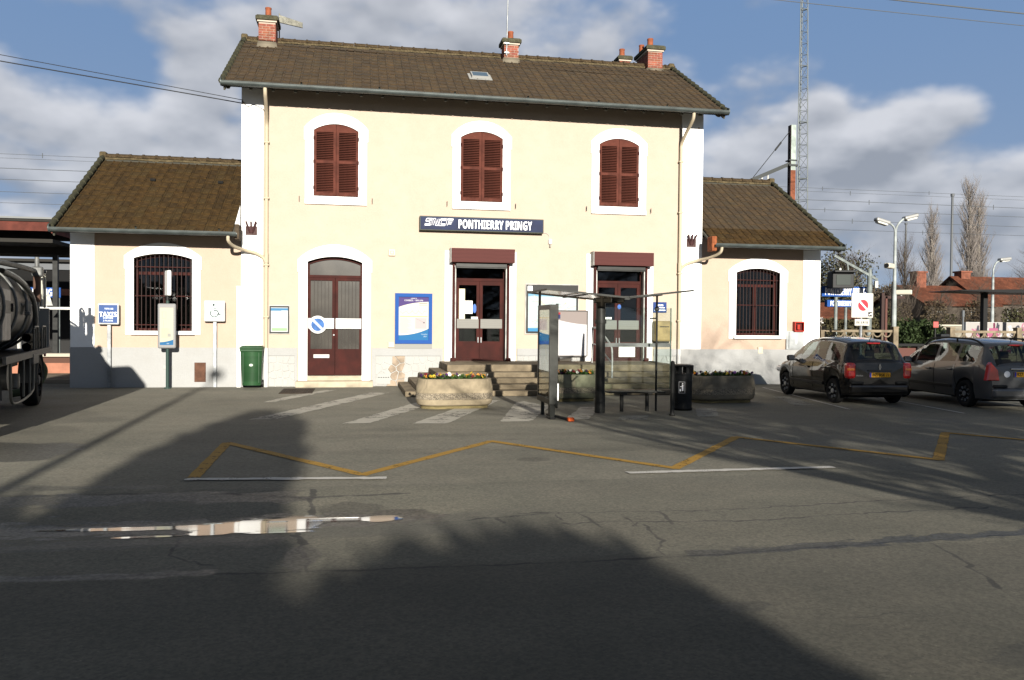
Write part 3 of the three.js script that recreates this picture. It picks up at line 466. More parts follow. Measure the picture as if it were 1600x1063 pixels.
  // ---- small wall fittings
  for (const [x, y, w, h, m] of [[-7.66, 0.4, 0.29, 0.52, M('rusty_plate', [0.16, 0.075, 0.045], 0.75, { map: rep(T.mottle, 2.2) })], [-8.55, 0.53, 0.09, 0.09, offWhite], [-8.4, 0.53, 0.09, 0.09, offWhite], [8.5, 1.03, 0.15, 0.2, M('vent_beige', [0.6, 0.56, 0.44], 0.8)]]) part(st, 'wall_plate', rbox(x - w / 2, x + w / 2, y - h / 2, y + h / 2, WZ, WZ + 0.05, 0.008), m);
  part(st, 'wall_plate', rbox(-2.68, -2.51, 1.08, 1.24, 0, 0.06, 0.01), M('vent_beige', [0.6, 0.56, 0.44], 0.8));
  const vent = part(st, 'air_vent', box(-2.98, -2.62, 0.06, 0.36, 0.03, 0.06), stoneWhite);
  for (let k = 0; k < 5; k++) part(vent, 'slot', box(-2.95 + k * 0.065, -2.91 + k * 0.065, 0.24, 0.26, 0.058, 0.064), darkMetal);
  // iron cramps with three prongs on square plates
  for (const x of [-6.35, 6.23]) { const p = part(st, 'bracket_plate', rbox(x - 0.15, x + 0.15, 4.1, 4.34, 0.02, 0.035, 0.006), M('bracket_brown', [0.12, 0.07, 0.065], 0.8, { map: rep(T.mottle, 3) })); for (const k of [-1, 0, 1]) part(p, 'prong', bar([x + k * 0.03, 4.16, 0.04], [x + k * 0.13, 4.46, 0.13], 0.045, 0.03), M('prong_iron', [0.07, 0.03, 0.03], 0.6)); }
}
// ---- roofs
{
  const slope = (ye, ze, yr, zr) => { const a = Math.atan2(yr - ye, ze - zr); return { a, len: Math.hypot(yr - ye, ze - zr), ye, ze, up: V(0, Math.sin(a), -Math.cos(a)), n: V(0, Math.cos(a), Math.sin(a)) }; };
  const TW = 0.235, TE = 0.365;
  const profile = [[0, 0.018], [0.02, 0.046], [0.05, 0.046], [0.07, 0.024], [0.15, 0.028], [0.215, 0.022], [TW - 0.002, 0.026]];
  function tileGeo(a, jit = 0) {
    const P = [], push = (p, q, r, s) => P.push(...p, ...q, ...r, ...p, ...r, ...s), L = TE + 0.06, lift = 0.028 + jit;
    for (let i = 0; i < profile.length - 1; i++) { const [x0, h0] = profile[i], [x1, h1] = profile[i + 1]; push([x0, h0 + lift, 0], [x1, h1 + lift, 0], [x1, h1, -L], [x0, h0, -L]); push([x0, -0.012 + lift, 0], [x1, -0.012 + lift, 0], [x1, h1 + lift, 0], [x0, h0 + lift, 0]); }
    const g = new THREE.BufferGeometry(); g.setAttribute('position', new THREE.Float32BufferAttribute(P, 3)); g.rotateX(a); g.computeVertexNormals(); return uvm(g);
  }
  const tint = [[0.132, 0.078, 0.025], [0.120, 0.071, 0.023], [0.142, 0.085, 0.028], [0.111, 0.067, 0.023], [0.134, 0.077, 0.024], [0.124, 0.079, 0.028]];
  const tm = tint.map((c, i) => { const t = rep(T.lichen, 1.1); t.offset.set(i * 0.37, i * 0.21); return M('roof_tile_' + i, c, 0.95, { map: t }); });
  const bulk = new THREE.MeshStandardMaterial({ vertexColors: true, color: new THREE.Color().setRGB(0.69, 0.69, 0.69), roughness: 0.95, map: rep(T.lichen, 0.9) }); bulk.name = 'roof_tiles';
  const soffit = M('soffit_board', [0.10, 0.095, 0.075], 0.85, { map: rep(T.brush, 1) }), ridgeM = M('ridge_tile', [0.13, 0.092, 0.052], 0.95, { map: rep(T.lichen, 1.6) }), vergeM = M('verge_tile', [0.12, 0.12, 0.078], 0.95, { map: rep(T.lichen, 2.2) }), capM = M('ridge_mortar', [0.24, 0.19, 0.11], 0.95, { map: rep(T.lichen, 2) });
  let single = 0;
  function roof(x0, x1, ye, ze, yr, zr, endL, endR, picks, seed, label) {
    const s = slope(ye, ze, yr, zr), r = rng(seed), zb = 2 * zr - ze;
    // deck: two sloping slabs
    const P = poly([[-ze, ye - 0.035], [-zr, yr - 0.035], [-zb, ye - 0.035], [-zb, ye - 0.1], [-zr, yr - 0.11], [-ze, ye - 0.1]]), d = new THREE.ExtrudeGeometry(P, { depth: x1 - x0, bevelEnabled: false }); d.rotateY(Math.PI / 2); tr(d, x0, 0, 0);
    const rf = part(st, 'roof', d, soffit); rf.userData.label = label;
    const g0 = [0, 0.006, -0.005].map(j => tileGeo(s.a, j)), cols = Math.floor((x1 - x0) / TW), rows = Math.floor((s.len - 0.06) / TE), off = (x1 - x0 - cols * TW) / 2, rest = [];
    for (let j = 0; j < rows; j++) for (let i = 0; i < cols; i++) {
      const k = Math.floor(r() * 6), v = Math.floor(r() * 3), e = s.up.clone().multiplyScalar(j * TE), x = x0 + off + i * TW, jx = (r() - 0.5) * 0.006;
      if (single < 300 && picks(i, j)) { single++; const m = raw(rf, 'roof_tile', g0[v], tm[k]); m.position.set(x + jx, ye + e.y - 0.02, ze + e.z); } else {
        const g = g0[v].clone(); g.translate(x + jx, ye + e.y - 0.02, ze + e.z); uvm(g); const c = tint[k], f = 0.95 + r() * 0.1, n = g.attributes.position.count, col = new Float32Array(n * 3); for (let q = 0; q < n; q++) { col[q * 3] = c[0] * f; col[q * 3 + 1] = c[1] * f; col[q * 3 + 2] = c[2] * f; } g.setAttribute('color', new THREE.BufferAttribute(col, 3)); rest.push(g);
      }
    }
    if (rest.length) { const m = shade(new THREE.Mesh(mergeGeometries(rest), bulk)); m.name = 'roof_tile_field'; stuff(m); rf.add(m); }
    { const g = new THREE.PlaneGeometry(x1 - x0, s.len); g.rotateX(-Math.PI / 2 - s.a); g.rotateY(0); const mid = V((x0 + x1) / 2, (ye + yr) / 2 + 0.02, (zb + zr) / 2); g.translate(mid.x, mid.y, mid.z); part(rf, 'rear_slope', g, tm[0]); }
    // ridge tiles
    const rl = 0.37, half = new THREE.CylinderGeometry(0.115, 0.115, rl - 0.01, 10, 1, false, 0, Math.PI); half.rotateZ(Math.PI / 2); half.rotateX(-Math.PI / 2 + Math.PI / 2);
    const ring = new THREE.CylinderGeometry(0.132, 0.132, 0.055, 10, 1, false, 0, Math.PI); ring.rotateZ(Math.PI / 2); ring.translate(-rl / 2 + 0.03, 0, 0);
    const rg = merge([half, ring]); rg.computeBoundingBox(); if (rg.boundingBox.max.y < 0.05) rg.rotateX(Math.PI); 
    for (let x = x0 + rl / 2; x < x1 - 0.05; x += rl) { const m = raw(rf, 'ridge_tile', rg, ridgeM); m.position.set(x, yr - 0.015 + (r() - 0.5) * 0.012, zr); m.rotation.z = (r() - 0.5) * 0.02; }
    const mb = []; for (let x = x0; x < x1 - 0.1; x += 0.2) mb.push(box(x, x + 0.2, yr - 0.075 - r() * 0.03, yr - 0.03, zr + 0.07, zr + 0.118 + r() * 0.02)); part(rf, 'ridge_mortar', mb, capM);
    // verge tiles and end blocks
    for (const [x, on, k] of [[x0, endL, -1], [x1, endR, 1]]) if (on) {
      for (let j = 0; j < rows + 1; j++) { const a = s.up.clone().multiplyScalar(j * TE - 0.02), b = s.up.clone().multiplyScalar(Math.min(s.len, (j + 1) * TE)); part(rf, 'verge_tile', rod([x, ye + a.y + 0.05, ze + a.z], [x, ye + b.y + 0.015, ze + b.z], 0.085, 8, 0.07), vergeM); }
      part(rf, 'ridge_end', rbox(x - 0.1, x + 0.1, yr - 0.12, yr + 0.15, zr - 0.12, zr + 0.12, 0.05), capM);
      part(rf, 'bargeboard', bar([x - k * 0.06, ye - 0.12, ze - 0.02], [x - k * 0.06, yr - 0.12, zr], 0.04, 0.14), soffit);
    }
    // gutter
    const gs = new THREE.Shape(); gs.absarc(0, 0, 0.095, Math.PI, 2 * Math.PI, false); gs.lineTo(0.083, 0); gs.absarc(0, 0, 0.083, 2 * Math.PI, Math.PI, true); const gg = new THREE.ExtrudeGeometry(gs, { depth: x1 - x0 + 0.02, bevelEnabled: false, curveSegments: 8 }); gg.rotateY(Math.PI / 2); tr(gg, x0 - 0.01, ye - 0.0, ze + 0.085);
    const gut = part(st, 'gutter', [gg, rod([x0, ye + 0.002, ze + 0.18], [x1, ye + 0.002, ze + 0.18], 0.013, 6)], zinc);
    for (const x of [endL ? x0 : null, endR ? x1 : null]) if (x !== null) { const c = new THREE.CylinderGeometry(0.105, 0.105, 0.03, 14); c.rotateZ(Math.PI / 2); tr(c, x, ye - 0.005, ze + 0.085); part(gut, 'gutter_end', c, zinc); }
    for (let x = x0 + 2; x < x1; x += 2.02) part(gut, 'gutter_joint', (() => { const c = new THREE.CylinderGeometry(0.101, 0.101, 0.05, 12, 1, true, Math.PI / 2, Math.PI); c.rotateZ(Math.PI / 2); return tr(c, x, ye, ze + 0.085); })(), zinc);
    return { rf, s };
  }
  const A = roof(-7.0, 6.93, 7.93, 0.84, 10.52, -3.6, true, true, () => false, 5, 'wide brown tiled main roof');
  const B = roof(-11.07, -6.62, 4.06, 0.84, 6.7, -3.58, true, false, () => true, 6, 'brown tiled roof of the left wing');
  roof(6.58, 10.66, 4.12, 0.84, 6.78, -3.58, false, true, (i, j) => j < 3, 7, 'brown tiled roof of the right wing');
  // rafters under the main eaves, small eave blocks
  const rg = merge([bar([0, 7.83, 0.80], [0, 8.27, 0.02], 0.075, 0.09)]), endB = M('rafter_end', [0.55, 0.52, 0.45], 0.8);
  for (let k = 0; k < 25; k++) { const x = -6.85 + k * 0.565; raw(A.rf, 'rafter', rg, M('soffit_board', [0.1, 0.095, 0.075])).position.x = x; if (k % 1 === 0 && k < 24) part(st, 'eave_block', rbox(x + 0.25, x + 0.31, 7.60, 7.66, 0, 0.03, 0.006), cream); }
  part(A.rf, 'fascia', bar([-6.98, 7.895, 0.82], [6.91, 7.895, 0.82], 0.03, 0.09), M('soffit_board', [0.1, 0.095, 0.075]));
  // small square roof window
  { const at = V(-0.02, 0, 0).add(A.s.up.clone().multiplyScalar(2.12)).add(V(0, 7.93, 0.84)).add(A.s.n.clone().multiplyScalar(0.1)); const g = part(st, 'roof_window', [...frame(-0.26, 0.26, -0.26, 0.26, -0.04, 0.03, 0.035), box(-0.34, 0.34, -0.32, 0.3, -0.06, -0.045)], M('roof_window_frame', [0.36, 0.36, 0.34], 0.6)); g.position.copy(at); g.rotation.x = A.s.a - Math.PI / 2; part(g, 'pane', box(-0.225, 0.225, -0.225, 0.225, 0.0, 0.028), M('skylight_glass', [0.05, 0.08, 0.11], 0.06)); }
  // small vents in the wing roofs
  for (const [x, u, rf, ye] of [[-9.3, 3.3, B, 4.06], [-7.45, 3.3, B, 4.06]]) { const q = rf.s.up.clone().multiplyScalar(u); part(rf.rf, 'roof_vent', rod([x - 0.07, ye + q.y + 0.05, 0.84 + q.z + 0.03], [x + 0.07, ye + q.y + 0.05, 0.84 + q.z + 0.03], 0.045, 8), blackMatt); }
  { const q = A.s.up.clone().multiplyScalar(2.6); part(A.rf, 'roof_vent', rod([7.4, 4.12 + q.y + 0.05, 0.84 + q.z], [7.54, 4.12 + q.y + 0.05, 0.84 + q.z], 0.04, 8), blackMatt); }
  // ---- chimneys: courses of brick laid on a mortar core
  const brickM = new THREE.MeshStandardMaterial({ vertexColors: true, color: new THREE.Color().setRGB(0.69, 0.69, 0.69), roughness: 0.9, map: rep(T.mottle, 2) }); brickM.name = 'brick';
  const pot = M('terracotta_pot', [0.40, 0.12, 0.055], 0.8, { map: rep(T.mottle, 2.5) }), capStone = M('mossy_cap', [0.17, 0.165, 0.11], 0.95, { map: rep(T.lichen, 2.4) }), flash = M('cement_skirt', [0.30, 0.26, 0.19], 0.92, { map: rep(T.mottle, 1.8) });
  function chimney(x0, x1, z0, z1, yb, yt, pots, skirt, label) {
    const r = rng(Math.round(x0 * 100 + 900)), core = part(st, 'chimney', box(x0 + 0.008, x1 - 0.008, yb, yt, z0 + 0.008, z1 - 0.008), M('lime_mortar', [0.45, 0.36, 0.29], 0.95)); core.userData.label = label;
    const H = 0.075, L = 0.225, list = [];
    const add = (a, b, c, d, e, f) => { const g = prep(box(a, b, c, d, e, f)), k = 0.8 + r() * 0.4, col = [0.36 * k, 0.095 * k * (0.9 + r() * 0.3), 0.055 * k], n = g.attributes.position.count, arr = new Float32Array(n * 3); for (let q = 0; q < n; q++) arr.set(col, q * 3); g.setAttribute('color', new THREE.BufferAttribute(arr, 3)); list.push(g); };
    for (let y = yb, j = 0; y + H < yt + 0.02; y += H, j++) {
      for (const z of [z0, z1 - 0.1]) for (let x = x0 - (j % 2) * L / 2; x < x1; x += L) { const a = Math.max(x, x0), b = Math.min(x + L - 0.01, x1); if (b - a > 0.02) add(a, b, y, y + H - 0.012, z, z + 0.1); }
      for (const x of [x0 - 0.001, x1 - 0.099]) for (let z = z0 + 0.1 - (j % 2) * L / 2; z < z1 - 0.1; z += L) { const a = Math.max(z, z0 + 0.11), b = Math.min(z + L - 0.01, z1 - 0.11); if (b - a > 0.02) add(x, x + 0.1, y, y + H - 0.012, a, b); }
    }
    stuff(part(core, 'brickwork', list, brickM));
    part(core, 'string_course', box(x0 - 0.035, x1 + 0.035, yt, yt + 0.05, z0 - 0.035, z1 + 0.035), M('pale_band', [0.55, 0.47, 0.38], 0.9));
    part(core, 'cap', [rbox(x0 - 0.085, x1 + 0.085, yt + 0.05, yt + 0.17, z0 - 0.085, z1 + 0.085, 0.02), rbox(x0 - 0.05, x1 + 0.05, yt + 0.17, yt + 0.2, z0 - 0.05, z1 + 0.05, 0.012)], capStone);
    for (const [px, pz, h, pr] of pots) part(core, 'chimney_pot', new THREE.LatheGeometry([[pr * 1.1, 0], [pr * 1.02, 0.05], [pr * 0.95, h - 0.05], [pr * 1.05, h - 0.04], [pr * 1.05, h], [pr * 0.8, h], [pr * 0.78, 0.1]].map(p => new THREE.Vector2(...p)), 14).translate(px, yt + 0.19, pz), pot);
    if (skirt) { const g = new THREE.CylinderGeometry(0.7071, 0.7071 * 1.42, 0.62, 4, 1); g.rotateY(Math.PI / 4); g.scale(x1 - x0 + 0.03, 1, z1 - z0 + 0.03); part(core, 'skirt', tr(g, (x0 + x1) / 2, yb + skirt, (z0 + z1) / 2), flash); }
  }
  chimney(-6.5, -6.0, -3.5, -2.8, 9.95, 10.82, [[-6.25, -3.15, 0.36, 0.092]], -0.02, 'red brick chimney at the left end of the roof');
  chimney(1.05, 1.52, -3.45, -2.95, 9.95, 10.72, [[1.3, -3.2, 0.3, 0.092]], 0.04, 'red brick chimney in the middle carrying the aerial');
  chimney(5.97, 6.48, -4.35, -3.2, 10.0, 10.92, [[6.13, -3.45, 0.3, 0.1], [6.02, -4.0, 0.26, 0.09]], 0.06, 'large red brick chimney at the right end of the roof');
  chimney(5.85, 6.25, -6.3, -5.9, 9.4, 11.42, [[6.0, -6.1, 0.3, 0.1]], 0, 'small chimney behind the ridge');
  part(st, 'aerial_mast', [rod([1.12, 10.35, -2.92], [1.2, 14.6, -2.92], 0.022, 8), box(1.05, 1.2, 10.42, 10.46, -2.95, -2.88), box(1.05, 1.2, 10.72, 10.76, -2.95, -2.88)], galv);
  // tapering aerial vane fixed behind the left chimney
  part(st, 'aerial_vane', [ext(poly([[-6.0, 11.17], [-5.98, 11.40], [-5.27, 11.21], [-5.27, 11.05]]), -3.8, -3.74, 0.006), rod([-5.98, 10.2, -3.77], [-5.98, 11.45, -3.77], 0.02)], M('vane_grey', [0.52, 0.52, 0.46], 0.7, { map: rep(T.lichen, 1.5) }));
  // ---- rainwater pipes
  const pipe = (x, s) => {
    const p = part(st, 'downpipe', [tube([[x + s * 0.04, 7.86, 0.9], [x + s * 0.04, 7.7, 0.86], [x + s * 0.02, 7.35, 0.35], [x, 7.1, 0.09], [x, 6.9, 0.075]], 0.05, 28), rod([x, 7.0, 0.075], [x, 1.05, 0.075], 0.05, 12)], creamPipe);
    for (const y of [6.6, 5.1, 3.3, 1.9]) part(p, 'pipe_clip', rbox(x - 0.075, x + 0.075, y - 0.02, y + 0.02, 0.0, 0.135, 0.01), creamPipe);
    part(p, 'pipe_shoe', [rod([x, 1.06, 0.085], [x, 0.0, 0.085], 0.056, 12)], whitePlastic);
    part(p, 'collar', rod([x, 3.36, 0.075], [x, 3.62, 0.075], 0.062, 12), creamPipe);
  };
  pipe(-5.955, 1); pipe(5.86, 1);
  part(st, 'wing_pipe', tube([[-6.82, 4.0, 0.92], [-6.82, 3.86, 0.9], [-6.72, 3.74, 0.6], [-6.5, 3.68, 0.2], [-6.2, 3.6, 0.09], [-6.04, 3.5, 0.08], [-5.96, 3.38, 0.08]], 0.045, 40), creamPipe);
  part(st, 'wing_pipe', tube([[6.8, 4.06, 0.92], [6.78, 3.9, 0.88], [6.62, 3.76, 0.5], [6.4, 3.7, 0.14], [6.1, 3.6, 0.09], [5.95, 3.5, 0.08], [5.87, 3.4, 0.08]], 0.045, 40), creamPipe);
  part(st, 'roof_end', [rbox(6.5, 6.66, 3.92, 4.35, 0.55, 0.9, 0.03)], M('terracotta_end', [0.42, 0.13, 0.05], 0.85, { map: rep(T.mottle, 3) }));
  part(st, 'roof_end', [rbox(-6.68, -6.56, 3.9, 4.3, 0.3, 0.82, 0.03)], M('verge_dark', [0.12, 0.09, 0.06], 0.9, { map: rep(T.mottle, 3) }));
  // zinc flashing where the left wing roof meets the tall wall
  part(st, 'flashing', [ext(poly([[-6.74, 4.32], [-6.6, 4.32], [-6.6, 4.85]]), 0.3, 0.34)], M('flashing_white', [0.6, 0.6, 0.58], 0.6));
}

// ================================================================ entrance steps and rail
{
  const s = thing('entrance_steps', 'broad stone steps and landing before the two glazed doors', 'steps'), L = [[-1.25, 0.70, 2.1], [-1.55, 0.52, 2.45], [-1.85, 0.39, 2.8], [-2.12, 0.26, 3.15], [-2.4, 0.13, 3.5]];
  let y0 = 0; const r = rng(8);
  for (let i = L.length - 1; i >= 0; i--) { const [x, y, z] = L[i]; part(s, i ? 'step' : 'landing', [rbox(x, 5.02, y0, y, 0.04, z, 0.018)], stone); y0 = y; }
  const h = thing('handrail', 'white bent steel handrail on the steps behind the shelter', 'handrail'), wm = M('rail_white', [0.5, 0.5, 0.48], 0.4, { map: rep(T.mottle, 2) });
  part(h, 'top_rail', tube([[2.95, 1.68, 0.9], [2.95, 1.66, 1.4], [2.95, 1.34, 2.4], [2.95, 1.18, 2.72], [2.95, 1.0, 2.78], [2.95, 0.39, 2.78]], 0.024, 40), wm);
  part(h, 'mid_rail', tube([[2.95, 1.22, 0.9], [2.95, 1.2, 1.4], [2.95, 0.86, 2.5], [2.95, 0.78, 2.78]], 0.018, 30), wm);
  part(h, 'post', rod([2.95, 0.70, 0.92], [2.95, 1.68, 0.92], 0.024), wm);
}
// ================================================================ station name board
{
  const b = thing('name_board', 'long dark blue station name board with white lettering above the door', 'sign', [-0.075, 4.555, 0]);
  part(b, 'case', [rbox(-1.765, 1.765, -0.2, 0.2, 0.01, 0.19, 0.012)], M('board_rim', [0.05, 0.06, 0.045], 0.5));
  part(b, 'face', rbox(-1.74, 1.74, -0.175, 0.175, 0.185, 0.2, 0.006), signBlue);
  part(b, 'lettering', tr(textFit('PONTHIERRY PRINGY', 2.1, 0.175, 0.008, font), 0.37, 0.0, 0.198), letterWhite);
  // double-lined italic initials
  const sh = (x, y) => [x + y * 0.28, y], bars = [], H = 0.185, line = pts => { for (let i = 0; i < pts.length - 1; i++) { const a = sh(pts[i][0], pts[i][1]), c = sh(pts[i + 1][0], pts[i + 1][1]); bars.push(bar([a[0], a[1], 0], [c[0], c[1], 0], 0.008, 0.021)); } };
  const hgt = v => v * H, W = 0.17, ltr = [ // each letter: two nested strokes
    x => { line([[x + W, hgt(1)], [x + 0.02, hgt(1)], [x, hgt(0.85)], [x, hgt(0.6)], [x + W - 0.06, hgt(0.55)], [x + W - 0.05, hgt(0.2)], [x, hgt(0.2)]]); line([[x + W, hgt(0.8)], [x + 0.05, hgt(0.78)], [x + W - 0.02, hgt(0.72)], [x + W - 0.01, hgt(0.02)], [x, hgt(0)]]); },
    x => { line([[x, 0], [x, hgt(1)], [x + W * 0.35, hgt(1)], [x + W * 0.75, hgt(0.2)], [x + W * 0.75, hgt(1)]]); line([[x + 0.045, 0], [x + 0.045, hgt(0.75)], [x + W * 0.62, 0], [x + W, 0], [x + W, hgt(1)]]); },
    x => { line([[x + W, hgt(1)], [x + 0.02, hgt(1)], [x, hgt(0.8)], [x, 0], [x + W, 0]]); line([[x + W, hgt(0.77)], [x + 0.05, hgt(0.77)], [x + 0.05, hgt(0.24)], [x + W, hgt(0.24)]]); },
    x => { line([[x + W, hgt(1)], [x, hgt(1)], [x, 0]]); line([[x + W, hgt(0.77)], [x + 0.05, hgt(0.77)], [x + 0.05, 0]]); line([[x + 0.05, hgt(0.5)], [x + W * 0.9, hgt(0.5)]]); line([[x + 0.05, hgt(0.28)], [x + W * 0.85, hgt(0.28)]]); },
  ];
  ltr.forEach((f, i) => f(i * 0.195)); part(b, 'emblem', tr(merge(bars), -1.63, -0.06, 0.205), letterWhite);
}
{ // cable fitting right of the board
  const c = thing('wall_sensor', 'small white wall fitting on a bent cable right of the name board', 'sensor', [1.9, 4.12, 0]);
  part(c, 'cable', tube([[-0.2, 0.27, 0.02], [-0.08, 0.26, 0.02], [-0.01, 0.2, 0.02], [0, 0.1, 0.02]], 0.007, 20, 6), offWhite); part(c, 'body', rbox(-0.03, 0.07, -0.04, 0.1, 0.0, 0.06, 0.012), whitePlastic); part(c, 'nozzle', [rod([0.02, -0.04, 0.03], [0.02, -0.14, 0.05], 0.022, 10)], M('sensor_grey', [0.3, 0.29, 0.25], 0.5));
}
{ const c = thing('loudspeaker_box', 'small square beige loudspeaker on the wall right of the left door', 'loudspeaker', [-2.59, 3.72, 0]); part(c, 'case', rbox(-0.09, 0.09, -0.09, 0.09, 0, 0.07, 0.02), M('beige_case', [0.68, 0.63, 0.5], 0.6)); part(c, 'grille', rbox(-0.055, 0.055, -0.055, 0.055, 0.065, 0.075, 0.006), M('grille_grey', [0.42, 0.38, 0.3], 0.6)); part(c, 'cone', rod([0, 0, 0.074], [0, 0, 0.08], 0.03, 12), M('beige_case', [0.68, 0.63, 0.5])); }
// ================================================================ notices on the wall
{
  const b = thing('line_map_board', 'tall blue framed line map poster between the doors', 'poster', [-1.98, 0, 0]), rim = M('frame_blue', [0.012, 0.075, 0.30], 0.7);
  part(b, 'back', box(-0.52, 0.52, 1.05, 2.6, 0.005, 0.05), M('frame_grey', [0.26, 0.26, 0.24], 0.5)); part(b, 'frame', frame(-0.515, 0.515, 1.19, 2.595, 0.05, 0.085, 0.1), rim);
  printed(b, 'print', -0.415, 0.415, 1.29, 2.495, 0.055, canvasTex(512, 744, (g, w, h) => {
    g.fillStyle = '#fffbe9'; g.fillRect(0, 0, w, h); g.fillStyle = '#5b478f'; g.beginPath(); g.moveTo(0, 0); g.lineTo(w, 0); g.lineTo(w, 80); g.quadraticCurveTo(w * 0.4, 90, 0, 175); g.fill();
    g.fillStyle = '#1f7fc0'; g.beginPath(); g.moveTo(0, h); g.lineTo(w, h); g.lineTo(w, 545); g.quadraticCurveTo(w * 0.55, 660, 0, 660); g.fill();
    g.fillStyle = '#fff'; g.textAlign = 'center'; g.font = 'bold 26px sans-serif'; g.fillText('LIGNE D', w / 2, 34); g.font = 'bold 38px sans-serif'; g.fillText('CORBEIL - MELUN', w / 2, 72);
    g.strokeStyle = '#7fb59b'; g.lineWidth = 4; g.beginPath(); g.moveTo(30, 255); for (let i = 1; i < 14; i++) g.lineTo(30 + i * 34, 258 + Math.sin(i * 1.9) * 22 + (i % 3) * 9); g.stroke(); g.strokeStyle = '#c5c0b0'; g.lineWidth = 2; for (let i = 0; i < 14; i++) { g.beginPath(); g.moveTo(40 + i * 33, 250); g.lineTo(62 + i * 33, 165); g.stroke(); }
    g.fillStyle = '#f3cf87'; g.fillRect(20, 330, w - 40, 12); g.fillStyle = '#e3d3d3'; g.fillRect(280, 360, 200, 190); g.strokeStyle = '#c77'; g.beginPath(); g.moveTo(290, 370); g.lineTo(440, 440); g.stroke(); g.fillStyle = '#777'; g.fillRect(420, 430, 26, 22);
    g.fillStyle = '#c9c5bb'; for (let i = 0; i < 20; i++) g.fillRect(24, 365 + i * 13, 120 + (i * 53) % 90, 4); g.fillStyle = '#555'; g.fillRect(350, 108, 140, 8); g.fillRect(350, 140, 140, 4); g.fillStyle = '#fff'; g.font = 'italic 26px sans-serif'; g.textAlign = 'right'; g.fillText('Transilien', w - 20, 650); g.fillText('SNCF', w - 30, 690);
  }));
}
{
  const b = thing('notice_frame', 'small black framed notice left of the left door', 'notice', [-5.61, 0, 0]);
  part(b, 'back', box(-0.27, 0.27, 1.44, 2.22, 0.0, 0.03), offWhite); part(b, 'frame', frame(-0.26, 0.26, 1.46, 2.2, 0.03, 0.06, 0.035), black);
  printed(b, 'print', -0.225, 0.225, 1.495, 2.165, 0.034, canvasTex(256, 380, (g, w, h) => { g.fillStyle = '#f3f6f8'; g.fillRect(0, 0, w, h); g.fillStyle = '#4e9cd0'; g.fillRect(0, 14, w, 34); g.fillStyle = '#9fc3dd'; g.fillRect(0, 48, w * 0.6, 12); g.fillStyle = '#b8c0cc'; for (let i = 0; i < 14; i++) g.fillRect(18, 84 + i * 15, 130 + (i * 37) % 80, 4); g.fillStyle = '#b9dcae'; g.fillRect(14, 320, w - 28, 44); }));
}
{
  const b = thing('information_map', 'black framed area map with white information symbol behind the shelter', 'map', [1.995, 0, 0]);
  part(b, 'back', box(-0.79, 0.79, 1.48, 2.92, 0.0, 0.04), offWhite); part(b, 'frame', frame(-0.765, 0.765, 1.51, 2.9, 0.04, 0.075, 0.05, 0.05, 0.22), black);
  part(b, 'symbol_plate', rbox(-0.73, -0.59, 2.72, 2.86, 0.07, 0.08, 0.004), letterWhite); part(b, 'symbol', [box(-0.673, -0.647, 2.735, 2.80, 0.08, 0.085), box(-0.673, -0.647, 2.815, 2.84, 0.08, 0.085)], black);
  printed(b, 'print', -0.715, 0.715, 1.56, 2.68, 0.045, canvasTex(512, 400, (g, w, h) => { g.fillStyle = '#dff0f4'; g.fillRect(0, 0, w, h); g.fillStyle = '#8fc9ea'; g.fillRect(0, 0, w, 40); const r = rng(4); for (let i = 0; i < 60; i++) { g.strokeStyle = ['#b9d6c8', '#c9cfe0', '#f2e2ae', '#fff'][i % 4]; g.lineWidth = 1 + r() * 4; g.beginPath(); g.moveTo(r() * w, r() * h); g.lineTo(r() * w, r() * h); g.stroke(); } g.fillStyle = '#4aa5dd'; g.fillRect(0, h - 34, w * 0.35, 34); g.fillStyle = '#e8f2f6'; g.fillRect(70, 60, w - 120, 30); }));
}
{
  const b = thing('white_notice_board', 'white notice in a thin dark frame in front of the area map', 'notice', [2.575, 0, 0]), fm = M('thin_frame', [0.10, 0.09, 0.085], 0.5);
  part(b, 'back', box(-0.46, 0.46, 0.85, 2.17, 0.1, 0.13), offWhite); part(b, 'frame', frame(-0.465, 0.465, 0.84, 2.175, 0.13, 0.16, 0.03), fm);
  printed(b, 'print', -0.435, 0.435, 0.87, 2.145, 0.134, canvasTex(420, 620, (g, w, h) => { g.fillStyle = '#faf9fb'; g.fillRect(0, 0, w, h); g.fillStyle = '#b3a6a1'; g.beginPath(); g.moveTo(0, 0); g.lineTo(w, 0); g.lineTo(w, 185); g.quadraticCurveTo(w * 0.5, 175, 0, 120); g.fill(); g.fillStyle = '#c2323a'; g.fillRect(4, 16, 34, 30); g.fillStyle = '#2d3a74'; g.fillRect(4, 46, 34, 60); }));
  part(b, 'foot', [box(-0.4, -0.36, 0.70, 0.86, 0.1, 0.14), box(0.36, 0.4, 0.70, 0.86, 0.1, 0.14)], fm);
}
{
  const b = thing('blue_wall_sign', 'small blue enamel sign right of the right door', 'sign', [5.27, 2.295, 0]);
  part(b, 'plate', rbox(-0.21, 0.21, -0.155, 0.155, 0.0, 0.03, 0.006), M('enamel_blue', [0.012, 0.045, 0.19], 0.35)); part(b, 'lines', [tr(text('VENTE', 0.05, 0.004), 0, 0.06, 0.03), box(-0.15, 0.15, -0.02, 0.0, 0.03, 0.034), box(-0.17, 0.17, -0.1, -0.07, 0.03, 0.034)], letterWhite);
}
